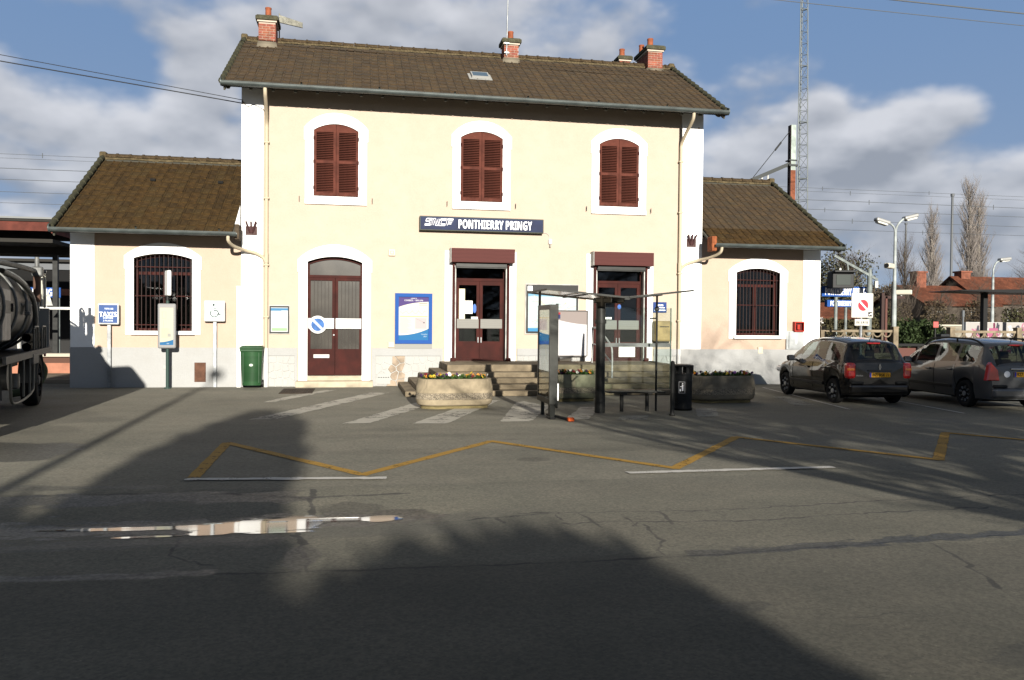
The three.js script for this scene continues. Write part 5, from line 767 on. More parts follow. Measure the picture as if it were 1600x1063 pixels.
function car(o) {
  const t = thing('parked_car', o.label, 'car', o.pos, o.turn, 'cars parked beside the station'), L = o.L, Z = u => L / 2 - u; if (o.scale) t.scale.setScalar(o.scale);
  const top = curve(o.top), belt = curve(o.belt), hw = curve(o.hw), rhw = curve(o.rhw), crown = o.crown || 0.07, ra = o.wr + 0.055;
  const us = new Set(); for (let i = 0; i <= 64; i++) us.add(+(i * L / 64).toFixed(4)); for (const w of o.windows) w.forEach(v => us.add(v)); for (const v of [...o.screen, ...o.rear, ...o.seams]) us.add(v); for (let i = 0; i < 12; i++) us.add(+(i * 0.035).toFixed(4)); for (const c of o.wheels) for (let k = -8; k <= 8; k++) us.add(+(c + ra * Math.sin(k * Math.PI / 16)).toFixed(4));
  const U = [...us].filter(u => u >= 0 && u <= L).sort((a, b) => a - b);
  const bands = [0, 0.09, 0.5, 0.9, 1];
  const ring = u => {
    const tp = top(u), be = Math.min(belt(u), tp - 0.03), h = hw(u), rh = Math.min(rhw(u), h * 0.97), re = Math.max(tp - crown, be + 0.004); let yb = o.sill; for (const c of o.wheels) { const d = Math.abs(u - c); if (d < ra) yb = Math.max(yb, o.wr + Math.sqrt(ra * ra - d * d)); } yb = Math.min(yb, be - 0.02);
    const p = [[h * 0.93, yb], [h * 0.975, lerp(yb, be, 0.2)], [h * 0.995, lerp(yb, be, 0.45)], [h, lerp(yb, be, 0.66)], [h * 0.985, lerp(yb, be, 0.86)]];
    for (const b of bands) p.push([lerp(h * 0.955, rh, b) + Math.sin(b * Math.PI) * 0.012, lerp(be, re, b)]);
    p.push([rh * 0.9, re + (tp - re) * 0.5], [rh * 0.6, re + (tp - re) * 0.86], [rh * 0.3, re + (tp - re) * 0.97], [0, tp]); return p;
  };
  const rings = U.map(ring), n = rings[0].length, tri = { body: [], screen: [], rear: [] }, win = o.windows.map(() => [[], []]);
  const quad = (arr, a, b, c, d) => arr.push(...a, ...b, ...c, ...a, ...c, ...d);
  for (let i = 0; i < U.length - 1; i++) for (let j = 0; j < n - 1; j++) for (const s of [-1, 1]) {
    const um = (U[i] + U[i + 1]) / 2, P = (q, k) => [s * rings[q][k][0], rings[q][k][1], Z(U[q])]; let arr = tri.body;
    if (j >= 6 && j <= 7) o.windows.forEach((w, k) => { if (um > w[0] && um < w[1]) arr = win[k][s < 0 ? 0 : 1]; });
    if (j >= 9 || (j === 8 && false)) { if (um > o.screen[0] && um < o.screen[1]) arr = tri.screen; if (um > o.rear[0] && um < o.rear[1]) arr = tri.rear; }
    const a = P(i, j), b = P(i, j + 1), c = P(i + 1, j + 1), d = P(i + 1, j); s > 0 ? quad(arr, a, b, c, d) : quad(arr, a, d, c, b);
  }
  for (const e of [0, U.length - 1]) { const R = rings[e], z = Z(U[e]), k = e ? -0.02 : 0.02, c = [0, (R[0][1] + R[n - 1][1]) / 2, z + k]; for (const s of [-1, 1]) for (let j = 0; j < n - 1; j++) { const a = [s * R[j][0], R[j][1], z], b = [s * R[j + 1][0], R[j + 1][1], z]; tri.body.push(...((s > 0) !== (e > 0) ? [...a, ...b, ...c] : [...b, ...a, ...c])); } tri.body.push(...(e ? [R[0][0], R[0][1], z, ...c, -R[0][0], R[0][1], z] : [-R[0][0], R[0][1], z, ...c, R[0][0], R[0][1], z])); }
  const mk = arr => { let g = new THREE.BufferGeometry(); g.setAttribute('position', new THREE.Float32BufferAttribute(arr, 3)); g.computeVertexNormals(); return smooth(g, 0.9); };
  const body = part(t, 'body', mk(tri.body), o.paint);
  part(t, 'windscreen', mk(tri.screen), carGlass); part(t, 'rear_window', mk(tri.rear), carGlass); win.forEach(w => w.forEach(a => part(t, 'side_window', mk(a), carGlass)));
  // cabin: floor, dashboard, seats and wheel wells
  part(t, 'cabin_floor', [box(-hw(L / 2) * 0.88, hw(L / 2) * 0.88, o.sill - 0.03, o.sill + 0.1, Z(L - 0.5), Z(0.3)), rbox(-0.62, 0.62, 0.7, 0.92, Z(L * 0.72), Z(L * 0.66), 0.05), box(-hw(L / 2) * 0.7, hw(L / 2) * 0.7, o.sill, 0.62, Z(0.62), Z(0.2))], seatM);
  for (const [u, x] of [[L * 0.52, -0.36], [L * 0.52, 0.36], [L * 0.3, -0.4], [L * 0.3, 0], [L * 0.3, 0.4]]) part(t, 'seat', [rbox(x - 0.2, x + 0.2, 0.35, 0.55, Z(u + 0.4), Z(u), 0.06), rbox(x - 0.2, x + 0.2, 0.5, 1.08, Z(u + 0.06), Z(u - 0.1), 0.06), rbox(x - 0.12, x + 0.12, 1.1, 1.28, Z(u - 0.02), Z(u - 0.1), 0.04)], seatM);
  for (const c of o.wheels) part(t, 'wheel_well', [box(-hw(c) * 0.72, hw(c) * 0.72, 0.16, o.wr * 2 + 0.1, Z(c + ra), Z(c - ra))], blackMatt);
  for (const c of o.wheels) for (const s of [-1, 1]) wheel(t, s * (hw(c) * 0.965 - 0.095), Z(c), o.wr, 0.19, s, o.rim, o.spokes);
  // door seams as thin dark gaps, handles, mirrors
  const seam = (u, y0, y1, s) => { const p = ring(u), x = y => { for (let i = 0; i < p.length - 1; i++) if (y <= p[i + 1][1]) return lerp(p[i][0], p[i + 1][0], clamp((y - p[i][1]) / (p[i + 1][1] - p[i][1] + 1e-6))); return p[9][0]; }; const pts = []; for (let k = 0; k <= 8; k++) { const y = lerp(y0, y1, k / 8); pts.push([s * (x(y) + 0.001), y, Z(u)]); } return tube(pts, 0.006, 14, 4); };
  for (const s of [-1, 1]) { o.seams.forEach(u => part(t, 'door_gap', seam(u, o.sill + 0.08, belt(u) - 0.01, s), blackMatt)); o.handles.forEach(u => part(t, 'door_handle', rbox(s * hw(u) - 0.03, s * hw(u) + 0.03, belt(u) - 0.16, belt(u) - 0.12, Z(u + 0.1), Z(u - 0.1), 0.015), o.handleM || o.paint)); const mu = o.mirror, mx = s * (hw(mu) + 0.11); part(t, 'mirror', [rbox(mx - 0.1, mx + 0.1, belt(mu) + 0.0, belt(mu) + 0.15, Z(mu + 0.06), Z(mu - 0.06), 0.05, 3), bar([s * hw(mu) * 0.93, belt(mu) + 0.02, Z(mu)], [mx, belt(mu) + 0.05, Z(mu)], 0.06, 0.05)], trimM); part(t, 'mirror_glass', rbox(mx - 0.08, mx + 0.08, belt(mu) + 0.025, belt(mu) + 0.13, Z(mu - 0.06), Z(mu - 0.068), 0.003), chromeM); part(t, 'side_moulding', rbox(s * hw(L / 2) - 0.012, s * hw(L / 2) + 0.012, 0.42, 0.49, Z(o.wheels[1] - ra - 0.04), Z(o.wheels[0] + ra + 0.04), 0.01), o.moulding || trimM); }
  // bumper, plate, emblem, high brake light, wiper
  const tz = Z(0), hb = hw(0);
  part(t, 'rear_bumper', [rbox(-hb * 0.99, hb * 0.99, o.sill + 0.02, 0.5, tz - 0.12, tz + 0.07, 0.07, 3)], o.bumperM || o.paint); for (const s of [-1, 1]) part(t, 'bumper_strip', rbox(Math.min(s * hb * 0.97, s * hb * 0.55), Math.max(s * hb * 0.97, s * hb * 0.55), 0.5, 0.56, tz - 0.1, tz + 0.06, 0.025), trimM);
  const pt = part(t, 'number_plate', rbox(-0.26, 0.26, o.plateY, o.plateY + 0.11, tz + 0.015, tz + 0.032, 0.004), plateM); part(pt, 'plate_text', tr(text(o.plate, 0.07, 0.003, font, 0.86), 0.02, o.plateY + 0.055, tz + 0.032), black); part(pt, 'plate_band', box(-0.258, -0.215, o.plateY + 0.003, o.plateY + 0.107, tz + 0.032, tz + 0.0335), M('plate_blue', [0.02, 0.05, 0.4], 0.5));
  part(t, 'plate_light', rbox(-0.3, 0.3, o.plateY + 0.14, o.plateY + 0.17, tz + 0.005, tz + 0.04, 0.01), o.paint); part(t, 'brake_light', rbox(-0.16, 0.16, top(o.rear[1]) - 0.02, top(o.rear[1]) + 0.015, Z(o.rear[1]) - 0.02, Z(o.rear[1]) + 0.045, 0.01), redLens); part(t, 'wiper', rod([0, top(o.rear[0]) + 0.03, Z(o.rear[0]) + 0.03], [0.35, top(o.rear[0]) + 0.07, Z(o.rear[0]) + 0.015], 0.008, 6), trimM); part(t, 'aerial', rod([0, top(o.rear[1] + 0.15), Z(o.rear[1] + 0.15)], [0.0, top(o.rear[1] + 0.15) + 0.14, Z(o.rear[1] + 0.05)], 0.007, 6), trimM);
  part(t, 'front_bumper', rbox(-hw(L) * 1.0, hw(L) * 1.0, o.sill, 0.5, Z(L) - 0.05, Z(L) + 0.14, 0.06, 3), o.paint); for (const s of [-1, 1]) part(t, 'headlight', rbox(s * hw(L - 0.25) * 0.8 - 0.16, s * hw(L - 0.25) * 0.8 + 0.16, 0.6, 0.76, Z(L - 0.05), Z(L - 0.35), 0.06, 3), clearLens);
  o.extra(t, { Z, hw, top, belt, tz, hb, ring }); return t;
}
function smooth(g, ang) { // average normals of coincident points whose faces meet at less than ang
  const p = g.attributes.position, n = g.attributes.normal, m = new Map(), key = i => Math.round(p.getX(i) * 2000) + ',' + Math.round(p.getY(i) * 2000) + ',' + Math.round(p.getZ(i) * 2000);
  for (let i = 0; i < p.count; i++) { const k = key(i); if (!m.has(k)) m.set(k, []); m.get(k).push(i); }
  const out = new Float32Array(p.count * 3), a = V(), b = V(), s = V(), c = Math.cos(ang);
  for (const l of m.values()) for (const i of l) { a.fromBufferAttribute(n, i); s.set(0, 0, 0); for (const j of l) { b.fromBufferAttribute(n, j); if (a.dot(b) > c) s.add(b); } s.normalize(); if (!(s.lengthSq() > 0.5)) s.copy(a); out.set([s.x, s.y, s.z], i * 3); }
  g.setAttribute('normal', new THREE.BufferAttribute(out, 3)); return g;
}
const darkPaint = M('dark_brown_paint', [0.007, 0.006, 0.0055], 0.45, { physical: true, metal: 0.0, specularIntensity: 0.15, clearcoat: 1, clearcoatRoughness: 0.04 }), greyPaint = M('silver_grey_paint', [0.085, 0.087, 0.09], 0.45, { physical: true, metal: 0.3, specularIntensity: 0.5, clearcoat: 1, clearcoatRoughness: 0.04 }), capSilver = M('wheel_silver', [0.55, 0.53, 0.48], 0.5), capGrey = M('wheel_grey', [0.24, 0.24, 0.235], 0.5);
car({
  label: 'dark brown compact five-door car parked nose to the wall', pos: [8.1, 0, 4.74], turn: -0.055, scale: 0.96, L: 3.86, wr: 0.30, sill: 0.24, wheels: [0.64, 3.16], paint: darkPaint, rim: capSilver, spokes: 7,
  top: [[0, 1.0], [0.05, 1.05], [0.16, 1.28], [0.3, 1.46], [0.45, 1.51], [1.0, 1.57], [1.6, 1.585], [2.1, 1.54], [2.4, 1.42], [2.95, 1.07], [3.1, 1.01], [3.5, 0.9], [3.76, 0.76], [3.86, 0.56]], belt: [[0, 0.97], [0.5, 1.0], [1.5, 0.97], [2.9, 0.92], [3.4, 0.84], [3.86, 0.6]],
  hw: [[0, 0.74], [0.08, 0.79], [0.35, 0.845], [1.5, 0.86], [3.0, 0.85], [3.5, 0.79], [3.75, 0.68], [3.86, 0.55]], rhw: [[0, 0.6], [0.3, 0.6], [1.5, 0.64], [2.3, 0.62], [2.95, 0.72], [3.86, 0.45]],
  windows: [[0.42, 0.62], [0.78, 1.52], [1.64, 2.34], [2.42, 2.72]], screen: [2.3, 2.92], rear: [0.07, 0.29], seams: [0.72, 1.58, 2.62], handles: [0.98, 1.84], mirror: 2.5, plate: '865 DSK 77', plateY: 0.66,
  extra(t, { Z, tz, hb }) {
    for (const s of [-1, 1]) { const l = part(t, 'tail_light', rbox(s * (hb - 0.04) - 0.115, s * (hb - 0.04) + 0.115, 0.62, 1.0, tz - 0.16, tz + 0.035, 0.075, 3), redLens); part(l, 'indicator_lens', rbox(s * (hb - 0.03) - 0.095, s * (hb - 0.03) + 0.1, 0.79, 0.9, tz - 0.14, tz + 0.04, 0.05, 3), amberLens); }
    part(t, 'emblem', ext((() => { const p = poly([[0, 0.08], [0.03, 0], [0, -0.08], [-0.03, 0]]); p.holes = [new THREE.Path([[0, 0.05], [-0.015, 0], [0, -0.05], [0.015, 0]].map(q => new THREE.Vector2(...q)))]; return p; })(), 0, 0.012).translate(0, 0.9, tz + 0.012), chromeM); part(t, 'badge', tr(text('Modus', 0.04, 0.004), -0.5, 0.7, tz + 0.012), chromeM);
  },
});
car({
  label: 'silver grey estate car with black roof rails at the right edge', pos: [10.7, 0, 5.85], turn: -0.10, scale: 0.97, L: 4.42, wr: 0.31, sill: 0.24, wheels: [0.86, 3.57], paint: greyPaint, rim: capGrey, spokes: 9, crown: 0.08,
  top: [[0, 0.98], [0.05, 1.02], [0.2, 1.28], [0.36, 1.45], [0.55, 1.51], [1.2, 1.57], [2.0, 1.58], [2.5, 1.53], [2.8, 1.42], [3.4, 1.08], [3.55, 1.02], [4.0, 0.9], [4.3, 0.74], [4.42, 0.56]], belt: [[0, 0.96], [0.5, 1.0], [1.5, 0.98], [3.3, 0.92], [3.9, 0.84], [4.42, 0.6]],
  hw: [[0, 0.76], [0.08, 0.81], [0.35, 0.86], [1.5, 0.88], [3.3, 0.87], [4.0, 0.8], [4.3, 0.7], [4.42, 0.55]], rhw: [[0, 0.6], [0.3, 0.62], [1.5, 0.66], [2.6, 0.64], [3.4, 0.74], [4.42, 0.45]],
  windows: [[0.5, 1.12], [1.22, 1.92], [2.02, 2.78], [2.84, 3.15]], screen: [2.72, 3.35], rear: [0.07, 0.34], seams: [1.18, 1.98, 3.05], handles: [1.36, 2.2], mirror: 2.95, plate: '927 DXG 77', plateY: 0.74,
  extra(t, { Z, tz, hb, top, hw, ring }) {
    for (const s of [-1, 1]) { const l = part(t, 'tail_light', (() => { const g = ext(poly([[-0.16, 0.66], [0.14, 0.66], [0.10, 0.9], [-0.06, 1.06], [-0.1, 1.0]]), -0.1, 0.04, 0.02); if (s > 0) { g.scale(-1, 1, 1); const ix = g.index; } return tr(g, s * (hb - 0.02), 0, tz); })(), redLens); 
      part(t, 'roof_rail', tube([0.5, 0.75, 1.4, 2.1, 2.5, 2.7].map((u, i) => { const p = ring(u)[9]; return [s * p[0], p[1] + (i === 0 || i === 5 ? 0.0 : 0.075), Z(u)]; }), 0.022, 30, 6), trimM); }
    part(t, 'roof_rail_foot', [-1, 1].map(s => { const p = ring(1.4)[9]; return rod([s * p[0], p[1] - 0.02, Z(1.4)], [s * p[0], p[1] + 0.07, Z(1.4)], 0.02, 6); }), trimM);
    part(t, 'country_sticker', ext(new THREE.Shape().absellipse(-0.42, 0.8, 0.07, 0.07, 0, 6.283), 0, 0.006).translate(0, 0, tz + 0.014), letterWhite); part(t, 'tailgate_trim', rbox(-0.34, 0.34, 0.9, 0.93, tz + 0.005, tz + 0.03, 0.01), chromeM);
  },
});
// ================================================================ suction tanker lorry, tail towards the platform
{
  const t = thing('tanker_lorry', 'dark vacuum tanker lorry with pipes and hose racks at the left edge', 'lorry', [-11.12, 0, 5.0], 0.22), dk = M('lorry_dark', [0.03, 0.03, 0.028], 0.6, { map: rep(T.mottle, 1) }), tankM = M('tank_grey', [0.06, 0.066, 0.063], 0.5, { metal: 0.2, map: rep(T.mottle, 0.6) }), pipeM = M('pipe_pale', [0.24, 0.245, 0.235], 0.5, { metal: 0.2, map: rep(T.mottle, 2) }), tubeM = M('tube_rail', [0.15, 0.15, 0.135], 0.5, { metal: 0.3 }), hoseM = M('hose', [0.06, 0.055, 0.04], 0.85, { map: rep(T.mottle, 4) });
  part(t, 'chassis', [box(-0.55, 0.55, 0.75, 1.0, -1.7, 6.2), box(-1.1, 1.1, 1.0, 1.12, -1.75, 4.4)], dk);
  const prof = [[0, -1.25], [0.4, -1.2], [0.7, -1.02], [0.84, -0.8], [0.87, -0.6], [0.87, 3.8], [0.7, 4.1], [0, 4.25]].map(p => new THREE.Vector2(...p)), tk = new THREE.LatheGeometry(prof, 36); tk.rotateX(Math.PI / 2); tk.scale(1, 1, 1);
  const tank = part(t, 'tank', tr(tk, 0.12, 1.98, 0), tankM); for (const z of [-0.85, 0.4, 1.8, 3.2]) { const g = new THREE.TorusGeometry(0.885, 0.03, 8, 36); part(tank, 'tank_band', tr(g, 0.12, 1.98, z), pipeM); }
  part(tank, 'manhole', [rod([0.12, 2.7, 0.9], [0.12, 2.98, 0.9], 0.2, 18), rod([0.12, 2.98, 0.9], [0.12, 3.03, 0.9], 0.24, 18)], pipeM); part(tank, 'vent_stack', [rod([0.3, 2.7, 1.75], [0.3, 3.1, 1.75], 0.12, 16), rod([0.45, 2.7, 1.9], [0.45, 3.06, 1.9], 0.09, 14), rod([0.3, 3.08, 1.75], [0.3, 3.14, 1.75], 0.15, 16)], pipeM);
  part(t, 'suction_pipe', [tube([[0.45, 2.86, 1.9], [0.7, 2.84, 1.2], [0.9, 2.82, 0.2], [1.0, 2.8, -0.7]], 0.055, 30, 10), tube([[0.8, 2.65, 2.0], [0.95, 2.5, 1.0], [1.06, 2.2, 0.1], [1.06, 1.75, -0.35], [1.0, 1.35, -0.55]], 0.05, 36, 10)], pipeM);
  part(t, 'sight_column', [rod([1.04, 2.82, -0.75], [1.04, 2.15, -0.75], 0.075, 14)], M('column_rust', [0.12, 0.07, 0.05], 0.7)); part(t, 'column_valve', [rbox(0.94, 1.16, 2.68, 2.9, -0.87, -0.65, 0.05), rod([1.04, 2.9, -0.75], [1.04, 3.1, -0.75], 0.045), rod([1.04, 2.15, -0.75], [1.04, 1.95, -0.75], 0.05), rod([0.94, 2.8, -0.93], [1.2, 2.8, -0.93], 0.03)], pipeM);
  part(t, 'valve_cluster', [rod([0.98, 2.05, 1.1], [1.06, 2.05, 0.4], 0.03), ...[0, 0.18, 0.36].map(d => rod([1.06, 1.92, 0.95 - d], [1.06, 2.12, 0.95 - d], 0.035)), ...[0, 0.18].map(d => rbox(1.02, 1.12, 1.84, 1.92, 0.9 - d, 0.98 - d, 0.02))], pipeM);
  part(t, 'control_cabinet', rbox(0.5, 0.98, 1.38, 2.3, 2.3, 3.2, 0.03), M('cabinet_beige', [0.5, 0.48, 0.43], 0.5, { map: rep(T.mottle, 1) })); part(t, 'cabinet_vent', rbox(0.9, 1.02, 1.9, 2.05, 2.22, 2.32, 0.01), dk);
  // hose racks along the flank
  const rack = z => [rod([1.14, 1.13, z], [1.14, 1.56, z], 0.02, 6), rod([1.14, 1.56, z], [1.14, 1.62, z - 0.1], 0.02, 6), rod([1.14, 1.62, z - 0.1], [1.14, 1.62, z - 0.62], 0.02, 6), rod([1.14, 1.62, z - 0.62], [1.14, 1.13, z - 0.72], 0.02, 6), rod([1.14, 1.13, z - 0.34], [1.14, 1.62, z - 0.34], 0.016, 6)];
  part(t, 'hose_rack', rack(0.6), tubeM); part(t, 'hose_rack', rack(-0.6), tubeM); part(t, 'rear_guard', rbox(0.75, 1.18, 1.12, 2.02, -1.68, -1.6, 0.02), M('guard_pale', [0.26, 0.26, 0.245], 0.5)); part(t, 'mirror_hoop', tube([[1.05, 2.05, -1.5], [1.05, 2.75, -1.5], [1.05, 2.8, -1.55], [1.05, 2.8, -1.95], [1.05, 2.75, -2.0], [1.05, 2.1, -2.0], [1.05, 2.05, -1.95]], 0.025, 40, 6), M('hoop_cream', [0.5, 0.5, 0.42], 0.5)); part(t, 'hoop_board', box(1.0, 1.03, 2.08, 2.78, -1.97, -1.52), M('hoop_board', [0.22, 0.16, 0.13], 0.7));
  for (const y of [1.22, 1.4]) part(t, 'hose', tube([[1.02, y, 0.7], [1.0, y, -0.3], [1.0, y, -1.5]], 0.085, 20, 10), hoseM);
  part(t, 'deck_rail', [bar([1.18, 1.1, 4.4], [1.18, 1.1, -1.75], 0.05, 0.12), rbox(1.14, 1.22, 0.9, 1.1, 0.55, 1.3, 0.01)], M('deck_rail', [0.20, 0.19, 0.175], 0.6, { map: rep(T.mottle, 2) }));
  part(t, 'side_frame', [tube([[1.15, 1.05, 0.75], [1.15, 0.7, 0.75], [1.15, 0.42, 0.8], [1.15, 0.35, 1.0], [1.15, 0.35, 3.4], [1.15, 0.45, 3.55], [1.15, 1.05, 3.6]], 0.025, 60, 6), rod([1.15, 1.05, 2.1], [1.15, 0.35, 2.1], 0.022, 6), rod([1.15, 1.05, 1.3], [1.15, 0.35, 1.3], 0.022, 6)], tubeM); for (const g of [rod([0.5, 0.75, 2.7], [1.0, 0.75, 2.7], 0.24, 18), rod([0.7, 0.85, 2.2], [0.95, 0.85, 2.2], 0.16, 16), rod([0.95, 0.5, 1.75], [0.95, 0.75, 1.75], 0.09, 12), rbox(0.7, 1.0, 0.45, 0.7, 1.35, 1.6, 0.04)]) part(t, 'pump', g, M('pump_grey', [0.17, 0.17, 0.16], 0.5, { metal: 0.4, map: rep(T.mottle, 2) }));
  for (const [x, y] of [[1.12, 0.98], [1.12, 1.0]]) part(t, 'marker_lamp', rbox(x - 0.01, x + 0.03, y - 0.04, y + 0.04, y > 0.99 ? -1.3 : 0.3, y > 0.99 ? -1.2 : 0.4, 0.015), redLens);
  for (const z of [0, 5.3]) for (const s of [-1, 1]) { wheel(t, s * 1.02, z, 0.52, 0.3, s, M('truck_rim', [0.09, 0.09, 0.09], 0.6), 8); const g = new THREE.CylinderGeometry(0.6, 0.6, 0.34, 20, 1, true, 0, Math.PI); g.rotateZ(Math.PI / 2); g.rotateX(Math.PI / 2 * 0); part(t, 'mudguard', tr(g, s * 1.02, 0.5, z), M('mudguard_grey', [0.11, 0.11, 0.1], 0.6, { side: THREE.DoubleSide })); }
  part(t, 'cab', [rbox(-1.15, 1.15, 0.7, 2.9, 4.5, 6.4, 0.18, 3)], M('cab_white', [0.6, 0.6, 0.58], 0.4)); part(t, 'cab_window', [rbox(1.12, 1.165, 1.75, 2.5, 4.9, 6.0, 0.05), rbox(-1.0, 1.0, 1.7, 2.6, 6.38, 6.42, 0.05)], M('cab_glass', [0.02, 0.025, 0.03], 0.05)); part(t, 'rear_hose', tube([[0.5, 0.95, -1.7], [0.8, 0.9, -2.1], [1.0, 0.6, -2.2], [0.8, 0.2, -2.0], [0.4, 0.1, -1.9]], 0.09, 30, 10), M('hose_green', [0.07, 0.09, 0.05], 0.8));
}

// ================================================================ trees
function limbs(seed, o) { // branching skeleton of tapering bars; returns geometry lists
  const r = rng(seed), trunk = [], twigs = [];
  const grow = (p, d, len, rad, lev) => {
    const n = lev === 0 ? o.trunkSegs : 3; let q = p.clone(), dir = d.clone();
    for (let i = 0; i < n; i++) {
      const e = q.clone().addScaledVector(dir, len / n), r0 = rad * (1 - 0.55 * i / n), r1 = rad * (1 - 0.55 * (i + 1) / n);
      (lev < o.trunkLevels ? trunk : twigs).push(rod(q.toArray(), e.toArray(), r0, lev === 0 ? 8 : lev === 1 ? 5 : 3, r1));
      if (lev < o.levels && (lev > 0 || i >= o.first)) { const k = lev === 0 ? o.perTrunk : o.per; for (let b = 0; b < k; b++) { const a = r() * 6.283, ax = V(Math.cos(a), 0, Math.sin(a)), nd = dir.clone().multiplyScalar(1 - o.spread).addScaledVector(ax, o.spread * (0.7 + r() * 0.6)).add(V(0, o.lift, 0)).normalize(); grow(q.clone().lerp(e, r()), nd, len * (o.shrink * (0.7 + r() * 0.5)) * (lev === 0 ? (1 - 0.5 * i / n) * o.branch : 1), r1 * (lev === 0 ? o.thin : (o.keep || 0.6)), lev + 1); } }
      dir.add(V((r() - 0.5) * o.bend, o.lift * 0.12, (r() - 0.5) * o.bend)).normalize(); q = e;
    }
  };
  grow(V(0, 0, 0), V(0, 1, 0), o.h, o.rad, 0); return { trunk, twigs };
}
function bareTree(name, label, pos, seed, o, group) { const t = thing(name, label, 'tree', pos, 0, group), g = limbs(seed, o); part(t, 'trunk', g.trunk, o.bark); part(t, 'crown', g.twigs, o.twig); return t; }
const bark = M('bark', [0.10, 0.085, 0.065], 0.95, { map: rep(T.mottle, 2) }), twigM = M('twigs', [0.13, 0.105, 0.085], 0.95), popBark = M('poplar_bark', [0.26, 0.235, 0.20], 0.95), popTwig = M('poplar_twigs', [0.30, 0.265, 0.24], 0.95);
const poplar = (h, seed) => ({ h, rad: h * 0.016, trunkSegs: 20, trunkLevels: 1, first: 2, levels: 3, perTrunk: 6, per: 3, spread: 0.45, lift: 0.5, shrink: 0.44, branch: 0.48, thin: 0.26, bend: 0.05, bark: popBark, twig: popTwig });
bareTree('poplar_tree', 'tall bare poplar, the taller of the pair behind the red roof', [81, -2, -80], 31, poplar(23), 'bare poplars behind the red roof');
bareTree('poplar_tree', 'tall bare poplar just right of the tallest poplar', [84, -2, -81], 32, poplar(21), 'bare poplars behind the red roof');
bareTree('poplar_tree', 'bare poplar left of the thin tall pole', [75.3, -2, -80], 33, poplar(19), 'bare poplars behind the red roof');
bareTree('poplar_tree', 'shorter bare poplar beside the left poplar', [77.6, -2, -82], 34, poplar(16), 'bare poplars behind the red roof');
const scrubO = { h: 8, rad: 0.13, trunkSegs: 7, trunkLevels: 1, first: 1, levels: 3, perTrunk: 4, per: 3, spread: 0.6, lift: 0.25, shrink: 0.55, branch: 0.7, thin: 0.45, bend: 0.2, bark, twig: twigM };
bareTree('slender_tree', 'bare brownish tree left of the lamp post', [44, -1, -42], 41, { ...scrubO, h: 9.5, spread: 0.45, lift: 0.45 });
bareTree('slender_tree', 'small bare tree at the right edge above the red roof', [73, 0, -60], 42, { ...scrubO, h: 10 });
{ // thickets of shrubs in front of the red-roofed house
  const spots = [[36.5, -34], [38.6, -35.5], [40.6, -34], [42.5, -35.5], [44.4, -34.2], [46.2, -35.6], [48, -34.3], [49.8, -35.4], [51.6, -34.2], [53.5, -35.5], [55.4, -34.4], [57.4, -35]], lab = ['first', 'second', 'third', 'fourth', 'fifth', 'sixth', 'seventh', 'eighth', 'ninth', 'tenth', 'eleventh', 'last'];
  const bram = M('bramble', [0.105, 0.08, 0.048], 0.95, { side: THREE.DoubleSide }), bram2 = M('bramble_green', [0.085, 0.085, 0.04], 0.95, { side: THREE.DoubleSide });
  spots.forEach(([x, z], i) => { const t = bareTree('bare_shrub', 'tangled brown bare shrub before the red roof, ' + lab[i] + ' from the left', [x, -0.5, z], 50 + i, { ...scrubO, h: 4.6 + (i * 37 % 10) * 0.12, rad: 0.06, trunkSegs: 5, first: 0, perTrunk: 6 }, 'bare shrubs before the red roof'); part(t, 'bramble_mass', leafCloud(150 + i, 2600, 0.10, r => { const a = r() * 6.28, k = Math.sqrt(r()), y = Math.pow(r(), 1.3) * (3.3 + HT[i * 5] * 1.2), w = 1.7 * (1 - 0.12 * y); return [Math.cos(a) * k * w, y, Math.sin(a) * k * w * 0.8]; }), i % 3 ? bram : bram2); });
}
function leafCloud(seed, n, size, place) { // small leaf faces spread through a volume
  const r = rng(seed), P = []; const e = new THREE.Euler(), q = new THREE.Quaternion(), v = V(); let made = 0, guard = 0;
  while (made < n && guard++ < n * 30) { const c = place(r); if (!c) continue; made++; e.set(r() * 6.28, r() * 6.28, r() * 6.28); q.setFromEuler(e); const s = size * (0.6 + r() * 0.8); for (const [a, b] of [[-0.5, 0], [0.5, 0], [0.1, 1], [0.5, 0], [0.6, 0.9], [0.1, 1]]) { v.set(a * s, b * s, 0).applyQuaternion(q); P.push(c[0] + v.x, c[1] + v.y, c[2] + v.z); } }
  const g = new THREE.BufferGeometry(); g.setAttribute('position', new THREE.Float32BufferAttribute(P, 3)); g.computeVertexNormals(); return g;
}
const evergreen = M('evergreen_leaf', [0.035, 0.06, 0.022], 0.85, { side: THREE.DoubleSide }), hollyM = M('hedge_leaf', [0.035, 0.055, 0.018], 0.75, { side: THREE.DoubleSide }), tuftM = M('mistletoe_leaf', [0.085, 0.082, 0.045], 0.85, { side: THREE.DoubleSide });
